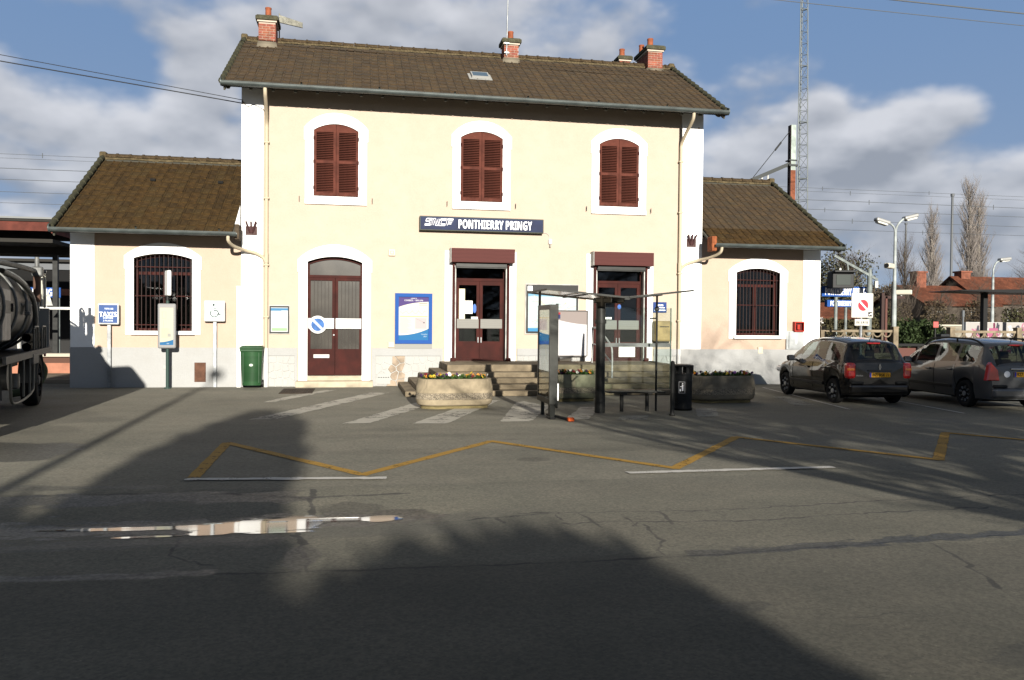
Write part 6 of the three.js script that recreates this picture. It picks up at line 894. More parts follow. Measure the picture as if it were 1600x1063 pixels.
{ // ivy-clad tree and hedge beside the right wing
  const t = bareTree('ivy_tree', 'dark ivy-covered tree rising behind the right wing', [36.2, -0.5, -40], 61, { ...scrubO, h: 7.6, rad: 0.3, spread: 0.55, perTrunk: 5 });
  part(t, 'ivy', leafCloud(62, 11000, 0.13, r => { const k = Math.floor(r() * 26), a = HT[k * 7] * 6.28, rr = Math.sqrt(HT[k * 7 + 1]) * 3.0, cy = 2.2 + HT[k * 7 + 2] * 6.3, d = () => (r() + r() + r() - 1.5) * 1.1; return [Math.cos(a) * rr * (1.15 - cy / 12) + d(), cy + d(), Math.sin(a) * rr + d()]; }), tuftM);
  const b = thing('evergreen_bush', 'dense dark green bush in the fence gap behind the dark car', 'bush', [20.3, 0, -9]); part(b, 'stem', [rod([0, 0, 0], [0.1, 1.2, 0], 0.06), rod([0, 0.3, 0], [0.6, 1.5, 0.2], 0.04), rod([0, 0.3, 0], [-0.6, 1.5, 0.1], 0.04)], bark);
  part(b, 'foliage', leafCloud(63, 12000, 0.075, r => { const k = Math.floor(r() * 16), cx = (HT[900 + k * 3] - 0.5) * 1.7, cy = 0.4 + HT[901 + k * 3] * 1.5, d = () => (r() + r() - 1) * 0.5; return [cx + d(), Math.max(0.05, cy + d()), (HT[902 + k * 3] - 0.5) * 1.2 + d()]; }), hollyM);
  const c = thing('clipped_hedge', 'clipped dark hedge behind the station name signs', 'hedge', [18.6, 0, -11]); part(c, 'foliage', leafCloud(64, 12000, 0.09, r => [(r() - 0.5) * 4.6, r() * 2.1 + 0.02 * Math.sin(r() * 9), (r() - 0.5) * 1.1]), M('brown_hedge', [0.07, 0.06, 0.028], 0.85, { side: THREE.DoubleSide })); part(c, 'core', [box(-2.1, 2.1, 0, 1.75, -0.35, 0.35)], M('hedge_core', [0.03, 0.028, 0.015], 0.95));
  const d = thing('clipped_hedge', 'low dark hedge behind the graffiti wall at the right edge', 'hedge', [35.5, 0, -16.6]); part(d, 'foliage', leafCloud(65, 2500, 0.14, r => [(r() - 0.5) * 3.4, r() * 1.75, (r() - 0.5) * 0.9]), hollyM);
}
// ================================================================ far wooded hill
{
  const P = [], I = [], nx = 80, nz = 16; const H = (x, d) => { const az = x; return (fbm(az * 2.2 + 4, 3.3, 3) * 9 + 9) * sstep(0, 1, d); };
  for (let j = 0; j <= nz; j++) for (let i = 0; i <= nx; i++) { const az = lerp(-1.4, 1.5, i / nx), d = j / nz, R = 190 + d * 190; P.push(Math.sin(az) * R, H(az, d) - 0.5, -Math.cos(az) * R); }
  for (let j = 0; j < nz; j++) for (let i = 0; i < nx; i++) { const a = j * (nx + 1) + i; I.push(a, a + 1, a + nx + 1, a + 1, a + nx + 2, a + nx + 1); }
  const g = new THREE.BufferGeometry(); g.setAttribute('position', new THREE.Float32BufferAttribute(P, 3)); g.setIndex(I); g.computeVertexNormals(); struct('hill', g, M('hillside', [0.075, 0.07, 0.045], 0.95, { map: rep(T.mottle, 0.05) }), 'low wooded hill on the horizon');
  // bare winter wood: clumps of twiggy crowns
  const r = rng(71), cg = leafCloud(72, 130, 0.6, q => { const a = q() * 6.28, b = Math.acos(2 * q() - 1), k = Math.cbrt(q()); return [Math.sin(b) * Math.cos(a) * 2.4 * k, 3.6 + Math.cos(b) * 3.4 * k, Math.sin(b) * Math.sin(a) * 2.4 * k]; }), cg2 = mergeGeometries([cg, (() => { const q = prep(rod([0, 0, 0], [0, 4, 0], 0.18, 5)); q.deleteAttribute('uv'); return q; })()]);
  const N = 7500, im = new THREE.InstancedMesh(cg2, M('winter_wood', [0.115, 0.092, 0.066], 0.95, { side: THREE.DoubleSide }), N), m = new THREE.Matrix4(), col = new THREE.Color();
  for (let i = 0; i < N; i++) { const az = lerp(-1.3, 1.4, r()), d = r(), R = 190 + d * 190, s = 0.45 + r() * 0.5; m.makeRotationY(r() * 6.28).scale(V(s, s * (0.8 + r() * 0.5), s)); m.setPosition(Math.sin(az) * R, H(az, d) - 0.8, -Math.cos(az) * R); im.setMatrixAt(i, m); const k = 0.6 + r() * 0.5; im.setColorAt(i, col.setRGB(k, k * (0.95 + r() * 0.12), k * (0.85 + r() * 0.2))); }
  im.name = 'distant_wood'; im.userData = { kind: 'stuff', label: 'distant bare winter woodland on the hill', category: 'woodland' }; shade(im); scene.add(im);
}
// ================================================================ platforms and track behind the station
{
  struct('platform', [box(-60, 70, 0.0, 0.12, -8.6, -7.2), box(10.5, 70, 0.0, 0.10, -7.2, -1.7), box(-60, -10.95, 0, 0.10, -7.2, -1.7)], M('platform_top', [0.34, 0.29, 0.22], 0.9, { map: rep(T.mottle, 0.5) }), 'beige station platform behind the building');
  struct('track_bed', box(-90, 120, -0.5, -0.3, -17.5, -8.6), M('ballast', [0.16, 0.13, 0.10], 0.95, { map: rep(T.grit, 0.8) }), 'stone ballast of the railway tracks'); struct('platform', box(-60, 70, -0.4, 0.2, -22, -17.5), M('platform_top', [0.34, 0.29, 0.22]), 'far station platform beyond the tracks');
  const rail = M('rail_steel', [0.22, 0.17, 0.13], 0.5, { metal: 0.6 }); [-10.2, -11.64, -14.2, -15.64].forEach((z, i) => single('railway_rail', ['nearest', 'second', 'third', 'farthest'][i] + ' steel rail of the tracks behind the station', 'rail', [box(-90, 120, -0.3, -0.28, z - 0.07, z + 0.07), box(-90, 120, -0.28, -0.17, z - 0.01, z + 0.01), box(-90, 120, -0.17, -0.13, z - 0.035, z + 0.035)], rail, 'rails of the tracks'));
}
// ---- open-work concrete fence, each panel with its own arches
{
  const cf = M('fence_concrete', [0.36, 0.29, 0.2], 0.9, { map: rep(T.mottle, 1.2) });
  const fence = (label, x0, x1, n) => {
    const t = thing('openwork_fence', label, 'fence', [0, 0, -0.6]), w = (x1 - x0) / n; part(t, 'base_wall', box(x0, x1, 0, 0.86, -0.07, 0.07), cf);
    for (let k = 0; k <= n; k++) part(t, 'post', [rbox(x0 + k * w - 0.09, x0 + k * w + 0.09, 0, 1.76, -0.1, 0.1, 0.015), rbox(x0 + k * w - 0.1, x0 + k * w + 0.1, 1.74, 1.79, -0.11, 0.11, 0.015)], cf);
    for (let k = 0; k < n; k++) {
      const a = x0 + k * w + 0.1, b = x0 + (k + 1) * w - 0.1, p = part(t, 'fence_panel', [box(a, b, 1.60, 1.68, -0.05, 0.05), box(a, b, 0.87, 0.94, -0.05, 0.05)], cf), m = Math.round((b - a) / 0.36), s = (b - a) / m;
      for (let j = 0; j < m; j++) { const c = a + (j + 0.5) * s, arc = new THREE.TorusGeometry(s * 0.5 - 0.025, 0.026, 5, 10, Math.PI); part(p, 'arch', tr(arc, c, 1.16, 0), cf); part(p, 'arch', (() => { const g = new THREE.TorusGeometry(s * 0.5 - 0.025, 0.026, 5, 10, Math.PI); g.rotateZ(Math.PI); return tr(g, c, 1.6, 0); })(), cf); part(p, 'bar', rod([c - s / 2, 0.94, 0], [c - s / 2, 1.6, 0], 0.026, 5), cf); part(p, 'brace', [rod([c - s / 2, 0.95, 0], [c, 1.36, 0], 0.02, 5), rod([c + s / 2, 0.95, 0], [c, 1.36, 0], 0.02, 5)], cf); }
    }
  };
  fence('beige open-work concrete fence behind the dark car', 10.9, 13.45, 1); fence('beige open-work concrete fence behind the silver car at right', 15.5, 28, 5);
}
// ---- signs and posts on the platform
{
  const grp = 'name signs on the platform', bl = M('sign_rail_blue', [0.012, 0.075, 0.30], 0.6), pp = M('post_grey_green', [0.30, 0.34, 0.33], 0.5, { map: rep(T.mottle, 2) });
  const name = (label, x, y, z, w, h, str, ts, posts) => { const t = thing('platform_name_sign', label, 'sign', [x, 0, z], 0, grp); part(t, 'plate', rbox(-w / 2, w / 2, y - h / 2, y + h / 2, 0, 0.05, 0.01), bl); part(t, 'lettering', tr(textFit(str, ts, h * 0.5, 0.006, font), 0, y, 0.05), letterWhite); for (const px of posts) part(t, 'post', rod([px, 0, -0.06], [px, y + h / 2, -0.06], 0.06, 10), pp); };
  name('large blue station name sign right of the building', 13.25, 3.0, -3, 1.9, 0.36, 'PONTHIERRY PRINGY', 1.66, [-0.35]);
  name('smaller blue station name sign below the large one', 15.2, 2.68, -6, 1.9, 0.27, 'PONTHIERRY PRINGY', 1.45, [0.0]);
  name('blue station name sign under the canopy on the left', -15.25, 2.76, -9, 2.5, 0.36, 'PONTHIERRY PRINGY', 2.2, [-0.6, 1.13]);
  // hanging monitor on a sloping bracket
  const g = thing('bracket_post', 'grey green post with sloping bracket arm beside the right wing', 'post', [0, 0, -2.5]); part(g, 'post', rod([13.82, 0, 0], [13.82, 3.76, 0], 0.085, 14), pp); part(g, 'arm', bar([12.45, 4.2, 0.02], [14.1, 3.4, 0.02], 0.06, 0.08), pp); part(g, 'hanger', rod([12.95, 3.96, 0.02], [12.95, 3.6, 0.1], 0.03), pp); part(g, 'junction_box', rbox(13.94, 14.06, 3.12, 3.36, 0.06, 0.14, 0.01), offWhite);
  const c = thing('platform_monitor', 'black boxed platform monitor hanging from the bracket', 'monitor', [12.68, 3.36, -2.3], -0.18); c.scale.setScalar(0.88); const sk = M('monitor_black', [0.012, 0.013, 0.014], 0.5); part(c, 'case', [rbox(-0.42, 0.42, -0.32, 0.34, -0.5, 0.06, 0.03), rbox(-0.42, 0.42, 0.28, 0.36, 0.0, 0.28, 0.02)], sk); part(c, 'screen', rbox(-0.28, 0.28, -0.2, 0.2, 0.05, 0.075, 0.02), M('dead_screen', [0.055, 0.065, 0.06], 0.2)); part(c, 'lamp', rbox(-0.14, -0.06, 0.36, 0.46, -0.1, 0.0, 0.01), offWhite);
  // no parking sign with supplementary plate
  const n = thing('no_stopping_sign', 'white no parking sign with red disc and plate below, behind the dark car', 'sign', [11.23, 0, 1.0]); part(n, 'post', rod([0, 0, -0.04], [0, 2.4, -0.04], 0.045, 10), galv); part(n, 'plate', rbox(-0.355, 0.355, 2.04, 2.77, 0, 0.03, 0.04), M('plate_off_white', [0.44, 0.43, 0.39], 0.5)); part(n, 'disc', (() => { const q = new THREE.CylinderGeometry(0.165, 0.165, 0.006, 28); q.rotateX(Math.PI / 2); return tr(q, 0.02, 2.41, 0.032); })(), M('disc_red', [0.55, 0.04, 0.06], 0.5)); part(n, 'slash', bar([-0.1, 2.53, 0.036], [0.14, 2.29, 0.036], 0.006, 0.045), letterWhite); part(n, 'tow_symbol', rbox(0.19, 0.31, 2.08, 2.21, 0.028, 0.034, 0.004), black); part(n, 'tow_mark', [box(0.21, 0.25, 2.12, 2.15, 0.034, 0.036), box(0.26, 0.3, 2.13, 2.17, 0.034, 0.036)], letterWhite); part(n, 'time_plate', rbox(-0.24, 0.24, 1.8, 2.0, 0, 0.03, 0.03), M('plate_off_white', [0.62, 0.61, 0.56])); part(n, 'time_text', tr(text('DE 1 A 15', 0.065, 0.004), 0, 1.9, 0.03), black);
  // lamp posts, cameras
  const head = (parent, x, y, z, s, tilt) => { const h = part(parent, 'lamp_head', (() => { const q = rbox(-0.27, 0.27, -0.07, 0.06, -0.12, 0.12, 0.055, 3); q.rotateZ(tilt); return tr(q, x, y, z); })(), M('lamp_head', [0.45, 0.45, 0.43], 0.4, { metal: 0.4 })); part(h, 'lens', (() => { const q = rbox(-0.2, 0.2, -0.12, -0.05, -0.1, 0.1, 0.04, 3); q.rotateZ(tilt); return tr(q, x, y, z); })(), M('lamp_lens', [0.5, 0.5, 0.46], 0.2)); };
  const lp = thing('twin_street_lamp', 'tall pale lamp post with two heads behind the fence', 'street lamp', [14.42, 0, -2]), pw = M('lamp_post_pale', [0.52, 0.57, 0.56], 0.5, { map: rep(T.mottle, 1.5) }); part(lp, 'post', [rod([0, 0, 0], [0, 2.9, 0], 0.085, 12, 0.075), rod([0, 2.9, 0], [0, 5.0, 0], 0.06, 12, 0.045)], pw); part(lp, 'arm', tube([[0, 4.95, 0], [-0.05, 5.15, 0], [-0.2, 5.28, 0], [-0.35, 5.33, 0]], 0.035, 16), pw); part(lp, 'arm', tube([[0, 4.95, 0], [0.06, 5.2, 0], [0.25, 5.42, 0], [0.4, 5.5, 0]], 0.035, 16), pw); head(lp, -0.5, 5.36, 0, -1, -0.25); head(lp, 0.56, 5.54, 0, 1, 0.25); part(lp, 'cable_strip', box(-0.1, -0.075, 0.3, 3.3, -0.02, 0.02), darkMetal);
  const cam = (label, x, y, z, turn, arm) => { const q = thing('security_camera', label, 'camera', [x, y, z], turn, 'security cameras'); part(q, 'housing', rbox(-0.1, 0.1, -0.09, 0.09, -0.3, 0.3, 0.05, 3), M('camera_cream', [0.6, 0.56, 0.46], 0.5)); part(q, 'lens', rod([0, 0, 0.29], [0, 0, 0.31], 0.075, 14), black); part(q, 'bracket', rod([0, -0.05, -0.1], arm, 0.025), offWhite); };
  cam('cream security camera on the twin lamp post', 14.15, 3.84, -1.9, -0.9, [0.05, 0.0, -0.3]); cam('small white security camera on the brown bracket', 16.2, 3.06, -4, 0.9, [0, -0.25, 0]); cam('white security camera above the platform canopy', 33.5, 4.1, -16, 0.6, [0, -0.3, 0]);
  const bp = thing('camera_bracket', 'dark brown post with arm carrying a camera', 'post', [15.35, 0, -4]), bw = M('brown_steel', [0.05, 0.028, 0.024], 0.6); part(bp, 'post', [box(-0.06, 0.06, 0.1, 3.02, -0.06, 0.06)], bw); part(bp, 'inner_post', box(0.1, 0.18, 0.1, 2.9, -0.05, 0.05), M('brown_red', [0.12, 0.05, 0.04], 0.6)); part(bp, 'arm', box(-0.06, 0.9, 2.82, 2.92, -0.05, 0.05), bw);
  const sl = thing('street_lamp', 'single street lamp with curved neck above the platform canopy', 'street lamp', [35.4, 0, -22]); part(sl, 'post', rod([0, 0, 0], [0, 5.1, 0], 0.13, 12, 0.07), pw); part(sl, 'neck', tube([[0, 5.0, 0], [0.03, 5.5, 0], [0.2, 5.85, 0], [0.5, 6.03, 0]], 0.05, 20), pw); { const hq = part(sl, 'lamp_head', (() => { const q = rbox(-0.4, 0.4, -0.1, 0.1, -0.18, 0.18, 0.08, 3); q.rotateZ(0.12); return tr(q, 0.8, 6.1, 0); })(), M('lamp_head', [0.45, 0.45, 0.43])); part(hq, 'lens', (() => { const q = rbox(-0.28, 0.28, -0.16, -0.08, -0.14, 0.14, 0.05, 3); q.rotateZ(0.12); return tr(q, 0.8, 6.1, 0); })(), M('lamp_lens', [0.5, 0.5, 0.46])); }
  // platform canopy on the right
  const ca = thing('platform_canopy', 'flat black platform canopy on a single post at right', 'canopy', [30.5, 0, -14]), cb = M('canopy_black', [0.014, 0.014, 0.014], 0.6); part(ca, 'roof', [ext(poly([[-4.8, 3.62], [-4.7, 3.66], [4, 3.86], [4, 3.58], [-2, 3.56]]), -1.2, 1.2)], cb); part(ca, 'post', [box(-2.58, -2.34, 0, 3.6, -0.12, 0.12)], cb); part(ca, 'post', [box(2.2, 2.44, 0, 3.6, -0.12, 0.12)], cb);
  // graffiti wall, low posts
  const gw = thing('graffiti_wall', 'low white wall covered in pink and dark graffiti', 'wall', [35.2, 0, -18]); part(gw, 'wall', box(-5, 5, 0, 2.12, -0.1, 0.1), whitePlastic);
  printed(gw, 'graffiti', -4.98, 4.98, 0.1, 2.1, 0.105, canvasTex(1024, 256, (q, w, h) => { q.fillStyle = '#d9d4d0'; q.fillRect(0, 0, w, h); const r = rng(9); for (let i = 0; i < 90; i++) { q.strokeStyle = ['#8a3f5e', '#2b2b33', '#d890ab', '#ffffff', '#b35a7c', '#5a5a66'][Math.floor(r() * 6)]; q.lineWidth = 3 + r() * 9; q.beginPath(); const x = r() * w, y = 30 + r() * (h - 60); q.moveTo(x, y); for (let k = 0; k < 3; k++) q.quadraticCurveTo(x + (r() - 0.5) * 80, y + (r() - 0.5) * 140, x + (r() - 0.5) * 90, y + (r() - 0.5) * 120); q.stroke(); } q.fillStyle = '#d27a9d'; q.fillRect(150, 40, 60, 150); q.fillRect(380, 30, 70, 60); }), 0.8);
  const rs = thing('red_track_sign', 'small red square sign on a dark post by the tracks', 'sign', [20.55, 0, -7.9]); part(rs, 'post', rod([0, 0, 0], [0, 2.0, 0], 0.035), darkMetal); part(rs, 'plate', rbox(-0.12, 0.12, 1.78, 2.03, 0.03, 0.05, 0.01), M('red_plate', [0.55, 0.12, 0.11], 0.5));
  const tv = thing('ticket_post', 'short dark ticket validator post at the fence end', 'validator', [15.05, 0, -0.4]); part(tv, 'body', rbox(-0.14, 0.14, 0, 1.5, -0.12, 0.12, 0.03), M('validator_dark', [0.03, 0.032, 0.036], 0.5)); part(tv, 'label', box(-0.06, 0.06, 1.1, 1.4, 0.12, 0.125), letterWhite); part(tv, 'cap', rbox(-0.16, 0.16, 1.48, 1.56, -0.14, 0.14, 0.02), M('validator_dark', [0.03, 0.032, 0.036]));
  const pb = thing('platform_bench', 'long dark platform bench seen through the fence gap', 'bench', [17.2, 0, -6.5]); part(pb, 'seat', [box(-2.2, 1.6, 1.02, 1.12, -0.25, 0.25)], cb); part(pb, 'backing', box(-2.0, 1.6, 0.25, 0.95, -0.1, 0.1), M('brown_red', [0.12, 0.05, 0.04])); for (const x of [-1.9, 1.4]) part(pb, 'leg', box(x - 0.06, x + 0.06, 0.1, 1.02, -0.2, 0.2), cb);
}
// ---- catenary mast, lattice mast, poles, wires
{
  const t = thing('catenary_mast', 'steel catenary mast, white above and rust red below, over the right wing', 'mast', [14.98, 0, -10]); t.scale.set(0.8, 1, 0.8); const wh = M('mast_white', [0.36, 0.42, 0.38], 0.6, { map: rep(T.mottle, 1) }), ru = M('mast_rust', [0.30, 0.10, 0.05], 0.8, { map: rep(T.mottle, 1.5) }), side = M('mast_side', [0.09, 0.06, 0.055], 0.8);
  const holes = (y0, y1) => { const s = poly([[-0.15, y0], [0.15, y0], [0.15, y1], [-0.15, y1]]); for (let y = y0 + 0.35; y < y1 - 0.25; y += 0.62) { const p = new THREE.Path(); p.absellipse(0, y, 0.085, 0.19, 0, 6.283); s.holes.push(p); } const g = new THREE.ExtrudeGeometry(s, { depth: 0.02, bevelEnabled: false, curveSegments: 6 }); g.rotateY(-Math.PI / 2); return tr(g, -0.1, 0, 0); };
  part(t, 'upper_shaft', [box(-0.1, 0.17, 8.55, 10.5, 0.14, 0.18), box(-0.1, 0.17, 8.55, 10.5, -0.18, -0.14), box(0.15, 0.17, 8.55, 10.5, -0.14, 0.14)], wh); part(t, 'lower_shaft', [box(-0.1, 0.17, -0.3, 8.55, 0.14, 0.18), box(-0.1, 0.17, -0.3, 8.55, -0.18, -0.14), box(0.15, 0.17, -0.3, 8.55, -0.14, 0.14)], ru); part(t, 'web', holes(4, 10.5), side);
  part(t, 'arm', [bar([-0.05, 8.85, 0], [-3.2, 7.75, 0], 0.14, 0.16), box(-0.22, 0.3, 8.72, 8.8, -0.22, 0.22), box(-0.22, 0.25, 8.95, 9.0, -0.22, 0.22)], M('arm_steel', [0.05, 0.055, 0.055], 0.6)); part(t, 'stay', [rod([-0.1, 10.25, 0], [-2.9, 7.5, 0], 0.018, 6), rod([-0.6, 9.75, 0], [-0.95, 9.4, 0], 0.045, 8)], darkMetal); part(t, 'insulator', [rod([-1.7, 8.3, 0], [-1.7, 7.9, 0], 0.06, 8), rod([-1.95, 8.2, 0], [-1.95, 7.85, 0], 0.06, 8), rod([-1.35, 8.4, 0], [-1.35, 8.0, 0], 0.05, 8)], offWhite);
  const l = thing('lattice_mast', 'tall slender lattice radio mast rising out of the picture', 'mast', [35.35, 0, -45]), lm = M('lattice_grey', [0.15, 0.17, 0.17], 0.5, { metal: 0.4 }); const hb = y => 0.66 - 0.0105 * y, cs = y => { const h = Math.max(0.2, hb(y)); return [[-h, 0.6 * h], [h, 0.6 * h], [0.25 * h, -0.9 * h]].map(p => [p[0], y, p[1]]); };
  for (let k = 0; k < 3; k++) part(l, 'chord', rod(cs(0)[k], cs(42)[k], 0.055, 6, 0.04), lm); for (let y = 0, i = 0; y < 41; y += 1.0, i++) { const a = cs(y), b = cs(y + 1.0); part(l, 'lacing', [0, 1, 2].map(k => rod(i % 2 ? a[k] : a[(k + 1) % 3], i % 2 ? b[(k + 1) % 3] : b[k], 0.02, 4)).concat([0, 1, 2].map(k => rod(a[k], a[(k + 1) % 3], 0.02, 4))), lm); if (i % 5 === 0) part(l, 'ring_joint', [0, 1, 2].map(k => rod(a[k], a[(k + 1) % 3], 0.045, 5)), lm); }
  const fp = (label, x, z, h, r) => { const p = thing('thin_pole', label, 'pole', [x, 0, z]); part(p, 'shaft', rod([0, -1, 0], [0, h, 0], r, 8, r * 0.8), M('pole_grey', [0.14, 0.15, 0.16], 0.6)); part(p, 'tip', rod([0, h, 0], [0, h + 0.3, 0], r * 1.3, 8), M('pole_grey', [0.14, 0.15, 0.16])); }; fp('tall thin grey pole between the poplars', 62.6, -60, 16.7, 0.16); fp('distant thin pole right of the twin lamp', 78.5, -90, 17.5, 0.17); fp('short white marker pole beside the bush', 24.4, -11, 2.3, 0.05);
  // contact wires and feeders above the tracks
  const wm = M('wire', [0.11, 0.12, 0.13], 0.7), wires = [[-11, 6.6, 0.009, 'lowest contact wire over the near track'], [-11.1, 7.5, 0.011, 'carrier wire over the near track'], [-15, 6.7, 0.009, 'contact wire over the far track'], [-15.1, 7.7, 0.011, 'carrier wire over the far track'], [-18, 9.3, 0.009, 'upper feeder wire over the tracks'], [-14, 8.4, 0.007, 'thin middle feeder wire over the tracks']];
  wires.forEach(([z, y, r, label]) => { const w = thing('overhead_wire', label, 'wire', [0, 0, z], 0, 'railway overhead wires'); part(w, 'wire', rod([-150, y, 0], [200, y, 0], r, 4), wm); const cl = []; for (let x = -40; x < 120; x += 6.5) cl.push(rod([x + y, y - 0.12, 0], [x + y, y + 0.1, 0], 0.018, 4)); part(w, 'clips', cl, wm); });
  const sag = (a, b, d) => [0, 0.25, 0.5, 0.75, 1].map(q => [lerp(a[0], b[0], q), lerp(a[1], b[1], q) - d * 4 * q * (1 - q), lerp(a[2], b[2], q)]);
  single('power_line', 'thick twisted power line crossing the top right sky', 'cable', tube(sag([-20, 11.9, 2], [45, 10.9, 2], 0.35), 0.02, 60, 5), wm); single('power_line', 'thin power line below the thick one at top right', 'cable', tube(sag([-20, 11.55, 2], [45, 10.55, 2], 0.35), 0.011, 60, 5), wm);
}
// ---- red-roofed houses beyond the tracks
{
  const tile = M('red_roof', [0.33, 0.115, 0.065], 0.9, { map: rep(T.lichen, 0.35) }), wallM = M('house_wall', [0.15, 0.125, 0.10], 0.9, { map: rep(T.mottle, 0.3) }), brick = M('stack_brick', [0.32, 0.12, 0.075], 0.9, { map: rep(T.mottle, 1) });
  const house = (label, x, z, w, d, e, rdg, turn, stacks, win) => {
    const t = thing('red_roofed_house', label, 'house', [x, 0, z], turn, 'red-roofed houses beyond the tracks'); const g = new THREE.ExtrudeGeometry(poly([[-d / 2, 0], [d / 2, 0], [d / 2, e], [0, rdg - 0.15], [-d / 2, e]]), { depth: w, bevelEnabled: false }); g.rotateY(Math.PI / 2); part(t, 'wall', tr(g, -w / 2, 0, 0), wallM);
    const s = Math.atan2(rdg - e, d / 2), L = Math.hypot(rdg - e, d / 2) + 0.5; const rf = part(t, 'roof', [1, -1].map(k => { const q = new THREE.BoxGeometry(w + 0.8, 0.14, L); q.translate(0, 0, L / 2); q.rotateX(s); if (k < 0) q.rotateY(Math.PI); return tr(q, 0, rdg, 0); }), tile); for (const [sx, h] of stacks) part(rf, 'chimney', [box(sx - 0.5, sx + 0.5, rdg - 1, rdg + h, -0.5, 0.5), box(sx - 0.6, sx + 0.6, rdg + h, rdg + h + 0.15, -0.6, 0.6)], brick);
    for (const wx of win) { const f = part(t, 'window', box(wx - 0.55, wx + 0.55, e - 2.2, e - 0.7, d / 2, d / 2 + 0.06), offWhite); part(f, 'pane', box(wx - 0.45, wx + 0.45, e - 2.1, e - 0.8, d / 2 + 0.06, d / 2 + 0.08), M('far_pane', [0.02, 0.025, 0.03], 0.1)); }
  };
  house('long house with red tiled roof at the right behind bare shrubs', 61.5, -47, 18, 8, 4.3, 6.7, 0, [[-8, 0.4]], [-6, -2.5, 1, 4.5, 7.5]); house('lower red roof with brick stack left of the poplars', 49.6, -46, 7, 7.5, 4.0, 5.7, 0, [[-1.6, 1.2]], [-2, 1.5]); house('small red roof just right of the no parking sign', 31, -38, 7, 7, 2.3, 3.7, 0, [], [1]);
  const w = thing('garden_wall', 'pale low garden wall beyond the tracks', 'wall', [30, 0, -24]); part(w, 'wall', box(-14, 22, 0, 1.9, -0.12, 0.12), M('pale_wall', [0.42, 0.38, 0.30], 0.9, { map: rep(T.mottle, 0.6) })); part(w, 'coping', box(-14, 22, 1.9, 2.0, -0.2, 0.2), M('coping', [0.5, 0.46, 0.38], 0.9));
  const bl = thing('flowering_shrub', 'white blossoming shrub by the corner of the right wing', 'shrub', [14.0, 0, -7.2]); part(bl, 'stem', rod([0, 0, 0], [0, 1.4, 0], 0.05), bark); part(bl, 'blossom', leafCloud(66, 1500, 0.10, r => { const a = r() * 6.28, k = Math.sqrt(r()) * 0.75; return [Math.cos(a) * k, 1.2 + r() * 0.95, Math.sin(a) * k]; }), M('blossom', [0.62, 0.58, 0.54], 0.8, { side: THREE.DoubleSide }));
}
// ---- canopy and far platform on the left
{
  const t = thing('side_canopy', 'dark platform canopy with red fascia left of the station', 'canopy', [0, 0, 0]), rd = M('fascia_red', [0.17, 0.045, 0.03], 0.75, { map: rep(T.mottle, 0.8) }); part(t, 'fascia', [box(-26, -13.3, 4.66, 4.96, -6.06, -6.0), box(-13.36, -13.3, 4.6, 4.98, -13, -6.06)], rd); part(t, 'roof', [box(-26, -13.3, 4.96, 5.04, -13, -5.95), box(-26, -13.36, 4.3, 4.42, -12.9, -6.2)], M('canopy_soffit', [0.03, 0.028, 0.024], 0.8)); part(t, 'edge_strip', box(-26, -13.25, 5.04, 5.1, -13.05, -5.9), M('edge_zinc', [0.2, 0.21, 0.21], 0.5)); for (const x of [-13.9, -18.5, -23]) part(t, 'post', [box(x - 0.08, x + 0.08, 0.1, 4.32, -8.2, -8.04)], darkMetal); part(t, 'beam', box(-26, -13.4, 4.05, 4.3, -8.25, -8.0), M('canopy_soffit', [0.03, 0.028, 0.024]));
  const f = thing('opposite_shelter', 'salmon framed shelter on the far platform seen under the canopy', 'shelter', [-17, 0, -19]), sm = M('salmon', [0.50, 0.22, 0.14], 0.8, { map: rep(T.mottle, 0.6) }); part(f, 'back_wall', box(-6, 5, 0.2, 4.6, -1.2, -1.1), M('shelter_dark', [0.025, 0.025, 0.025], 0.8)); part(f, 'lintel', box(-6, 5, 2.95, 3.25, 0.0, 0.12), sm); part(f, 'header', box(-6, 5, 3.25, 4.15, -0.1, 0.0), blackMatt); part(f, 'parapet', box(-6, 5, 4.15, 4.5, 0.0, 0.1), M('parapet_grey', [0.14, 0.15, 0.16], 0.7)); for (const x of [-5.9, -2, 1.6, 4.9]) part(f, 'post', box(x - 0.1, x + 0.1, 0.2, 2.95, 0, 0.12), offWhite); part(f, 'roof', box(-6.2, 5.2, 4.5, 4.62, -1.4, 0.4), M('canopy_soffit', [0.03, 0.028, 0.024]));
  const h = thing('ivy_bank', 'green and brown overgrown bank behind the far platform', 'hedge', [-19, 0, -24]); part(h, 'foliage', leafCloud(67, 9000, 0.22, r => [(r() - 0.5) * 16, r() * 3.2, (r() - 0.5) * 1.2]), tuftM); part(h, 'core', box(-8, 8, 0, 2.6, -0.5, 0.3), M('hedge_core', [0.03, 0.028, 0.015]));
  const w = thing('salmon_wall', 'low salmon wall beside the left wing', 'wall', [-14.5, 0, -5]); part(w, 'wall', box(-4, 3.5, 0, 0.42, -0.12, 0.12), sm); part(w, 'ledge', box(-4, 3.5, 0.62, 0.72, -0.2, 0.2), M('ledge_pale', [0.46, 0.42, 0.34], 0.8)); part(w, 'recess', box(-4, 3.5, 0.42, 0.62, -0.08, 0.08), M('recess_brown', [0.10, 0.05, 0.035], 0.8)); for (const x of [-2.6, -0.4, 1.2]) part(w, 'baluster', box(x - 0.06, x + 0.06, 0.72, 2.1, -0.06, 0.06), offWhite); part(w, 'top_rail', box(-4, 3.5, 2.1, 2.18, -0.06, 0.06), offWhite);
  const hs = thing('warning_sign', 'small triangular white sign beside the left wing corner', 'sign', [-13.7, 0, -6.5]); part(hs, 'plate', ext(poly([[-0.2, 2.25], [0.25, 2.25], [0.12, 2.7]]), 0, 0.03), offWhite); part(hs, 'post', rod([0.05, 0, -0.02], [0.05, 2.3, -0.02], 0.03), galv);
}
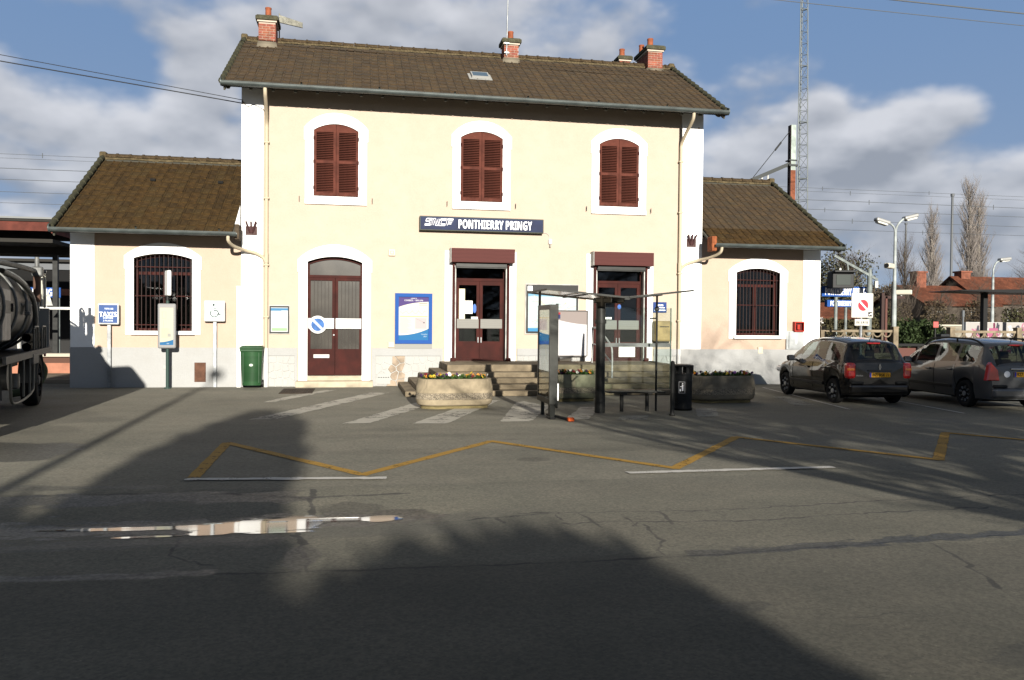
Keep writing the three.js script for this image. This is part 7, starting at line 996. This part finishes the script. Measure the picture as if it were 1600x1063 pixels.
// ================================================================ what stands behind the camera and throws the shadows
{
  const zt = 38, evg = (label, x, w, seed, n, top) => { // crown fills the volume under a ragged top line
    const t = thing('evergreen_tree', label, 'tree', [x, 0, zt], 0, 'evergreens across the road'), hm = top(0); part(t, 'trunk', rod([0, 0, 0], [0, hm * 0.75, 0], 0.16, 8, 0.05), bark);
    part(t, 'crown', leafCloud(seed, n, 0.2, r => { const xn = r() * 2 - 1, h = top(xn) + (fbm(xn * w * 2.2 + seed, 0.5, 3) - 0.5) * 0.26 + (r() - 0.5) * 0.12, y = 0.1 + Math.pow(r(), 0.8) * (h - 0.1), zz = (r() * 2 - 1) * Math.sqrt(1 - 0.6 * xn * xn) * w * 0.42, e = 1 + 0.14 * (vnoise(y * 2.2, seed + Math.sign(xn) * 9) - 0.5); return [xn * w / 2 * e, y, zz]; }), evergreen); };
  evg('tall columnar evergreen across the road behind the viewer', -4.4, 1.9, 81, 16000, x => x > 0 ? 7.75 - 0.5 * x * x : 7.75 + 1.2 * x + 0.1 * x * x - 0.5 * Math.max(0, -x - 0.5));
  evg('broad round evergreen across the road, right of the tall one', -1.8, 2.75, 82, 17000, x => 5.08 - (x < 0.35 ? 0.14 : 0.5) * (x - 0.35) * (x - 0.35) - (x > 0.75 ? (x - 0.75) * 2 : 0)); evg('broad evergreen across the road, left of the tall one', -6.5, 2.7, 83, 15000, x => 5.55 - 0.3 * x * x); evg('outer left evergreen across the road', -9.0, 2.7, 84, 14000, x => 5.5 - 0.4 * x * x); evg('far left evergreen across the road', -11.6, 2.8, 85, 14000, x => 5.9 - 0.4 * x * x); evg('low evergreen filling the gap beside the tall one', -3.4, 1.2, 86, 6000, x => 4.95);
  const lime = (label, x, z, h, seed) => bareTree('bare_lime_tree', label, [x, 0, z], seed, { h, rad: 0.27, trunkSegs: 7, trunkLevels: 2, first: 2, levels: 4, perTrunk: 3, per: 2, spread: 0.66, lift: 0.12, shrink: 0.62, branch: 1.5, thin: 0.6, keep: 0.68, bend: 0.5, bark, twig: twigM }, 'bare trees across the road');
  lime('bare branching tree across the road on the right', 3.9, 27.0, 5.4, 94); lime('second bare tree across the road farther right', 6.9, 27.8, 5.7, 92); lime('third bare tree across the road at far right', 10.2, 27.4, 5.8, 93);
  const sl = thing('street_lamp', 'slim street lamp across the road behind the viewer', 'street lamp', [-6.45, 0, 33]); part(sl, 'post', rod([0, 0, 0], [0, 8.1, 0], 0.12, 10, 0.08), galv); part(sl, 'arm', rod([0, 8.05, 0], [0.3, 8.3, -0.9], 0.05, 8), galv); part(sl, 'lamp_head', rbox(0.1, 0.5, 8.24, 8.38, -1.4, -0.8, 0.05), offWhite);
  struct('verge', sheet([[-57, 34], [55, 34], [55, 64], [-57, 64]], 0.03), M('verge_grass', [0.06, 0.09, 0.03], 0.95, { map: rep(T.mottle, 0.5) }), 'grass verge across the road');
}
renderer.render(scene, camera);
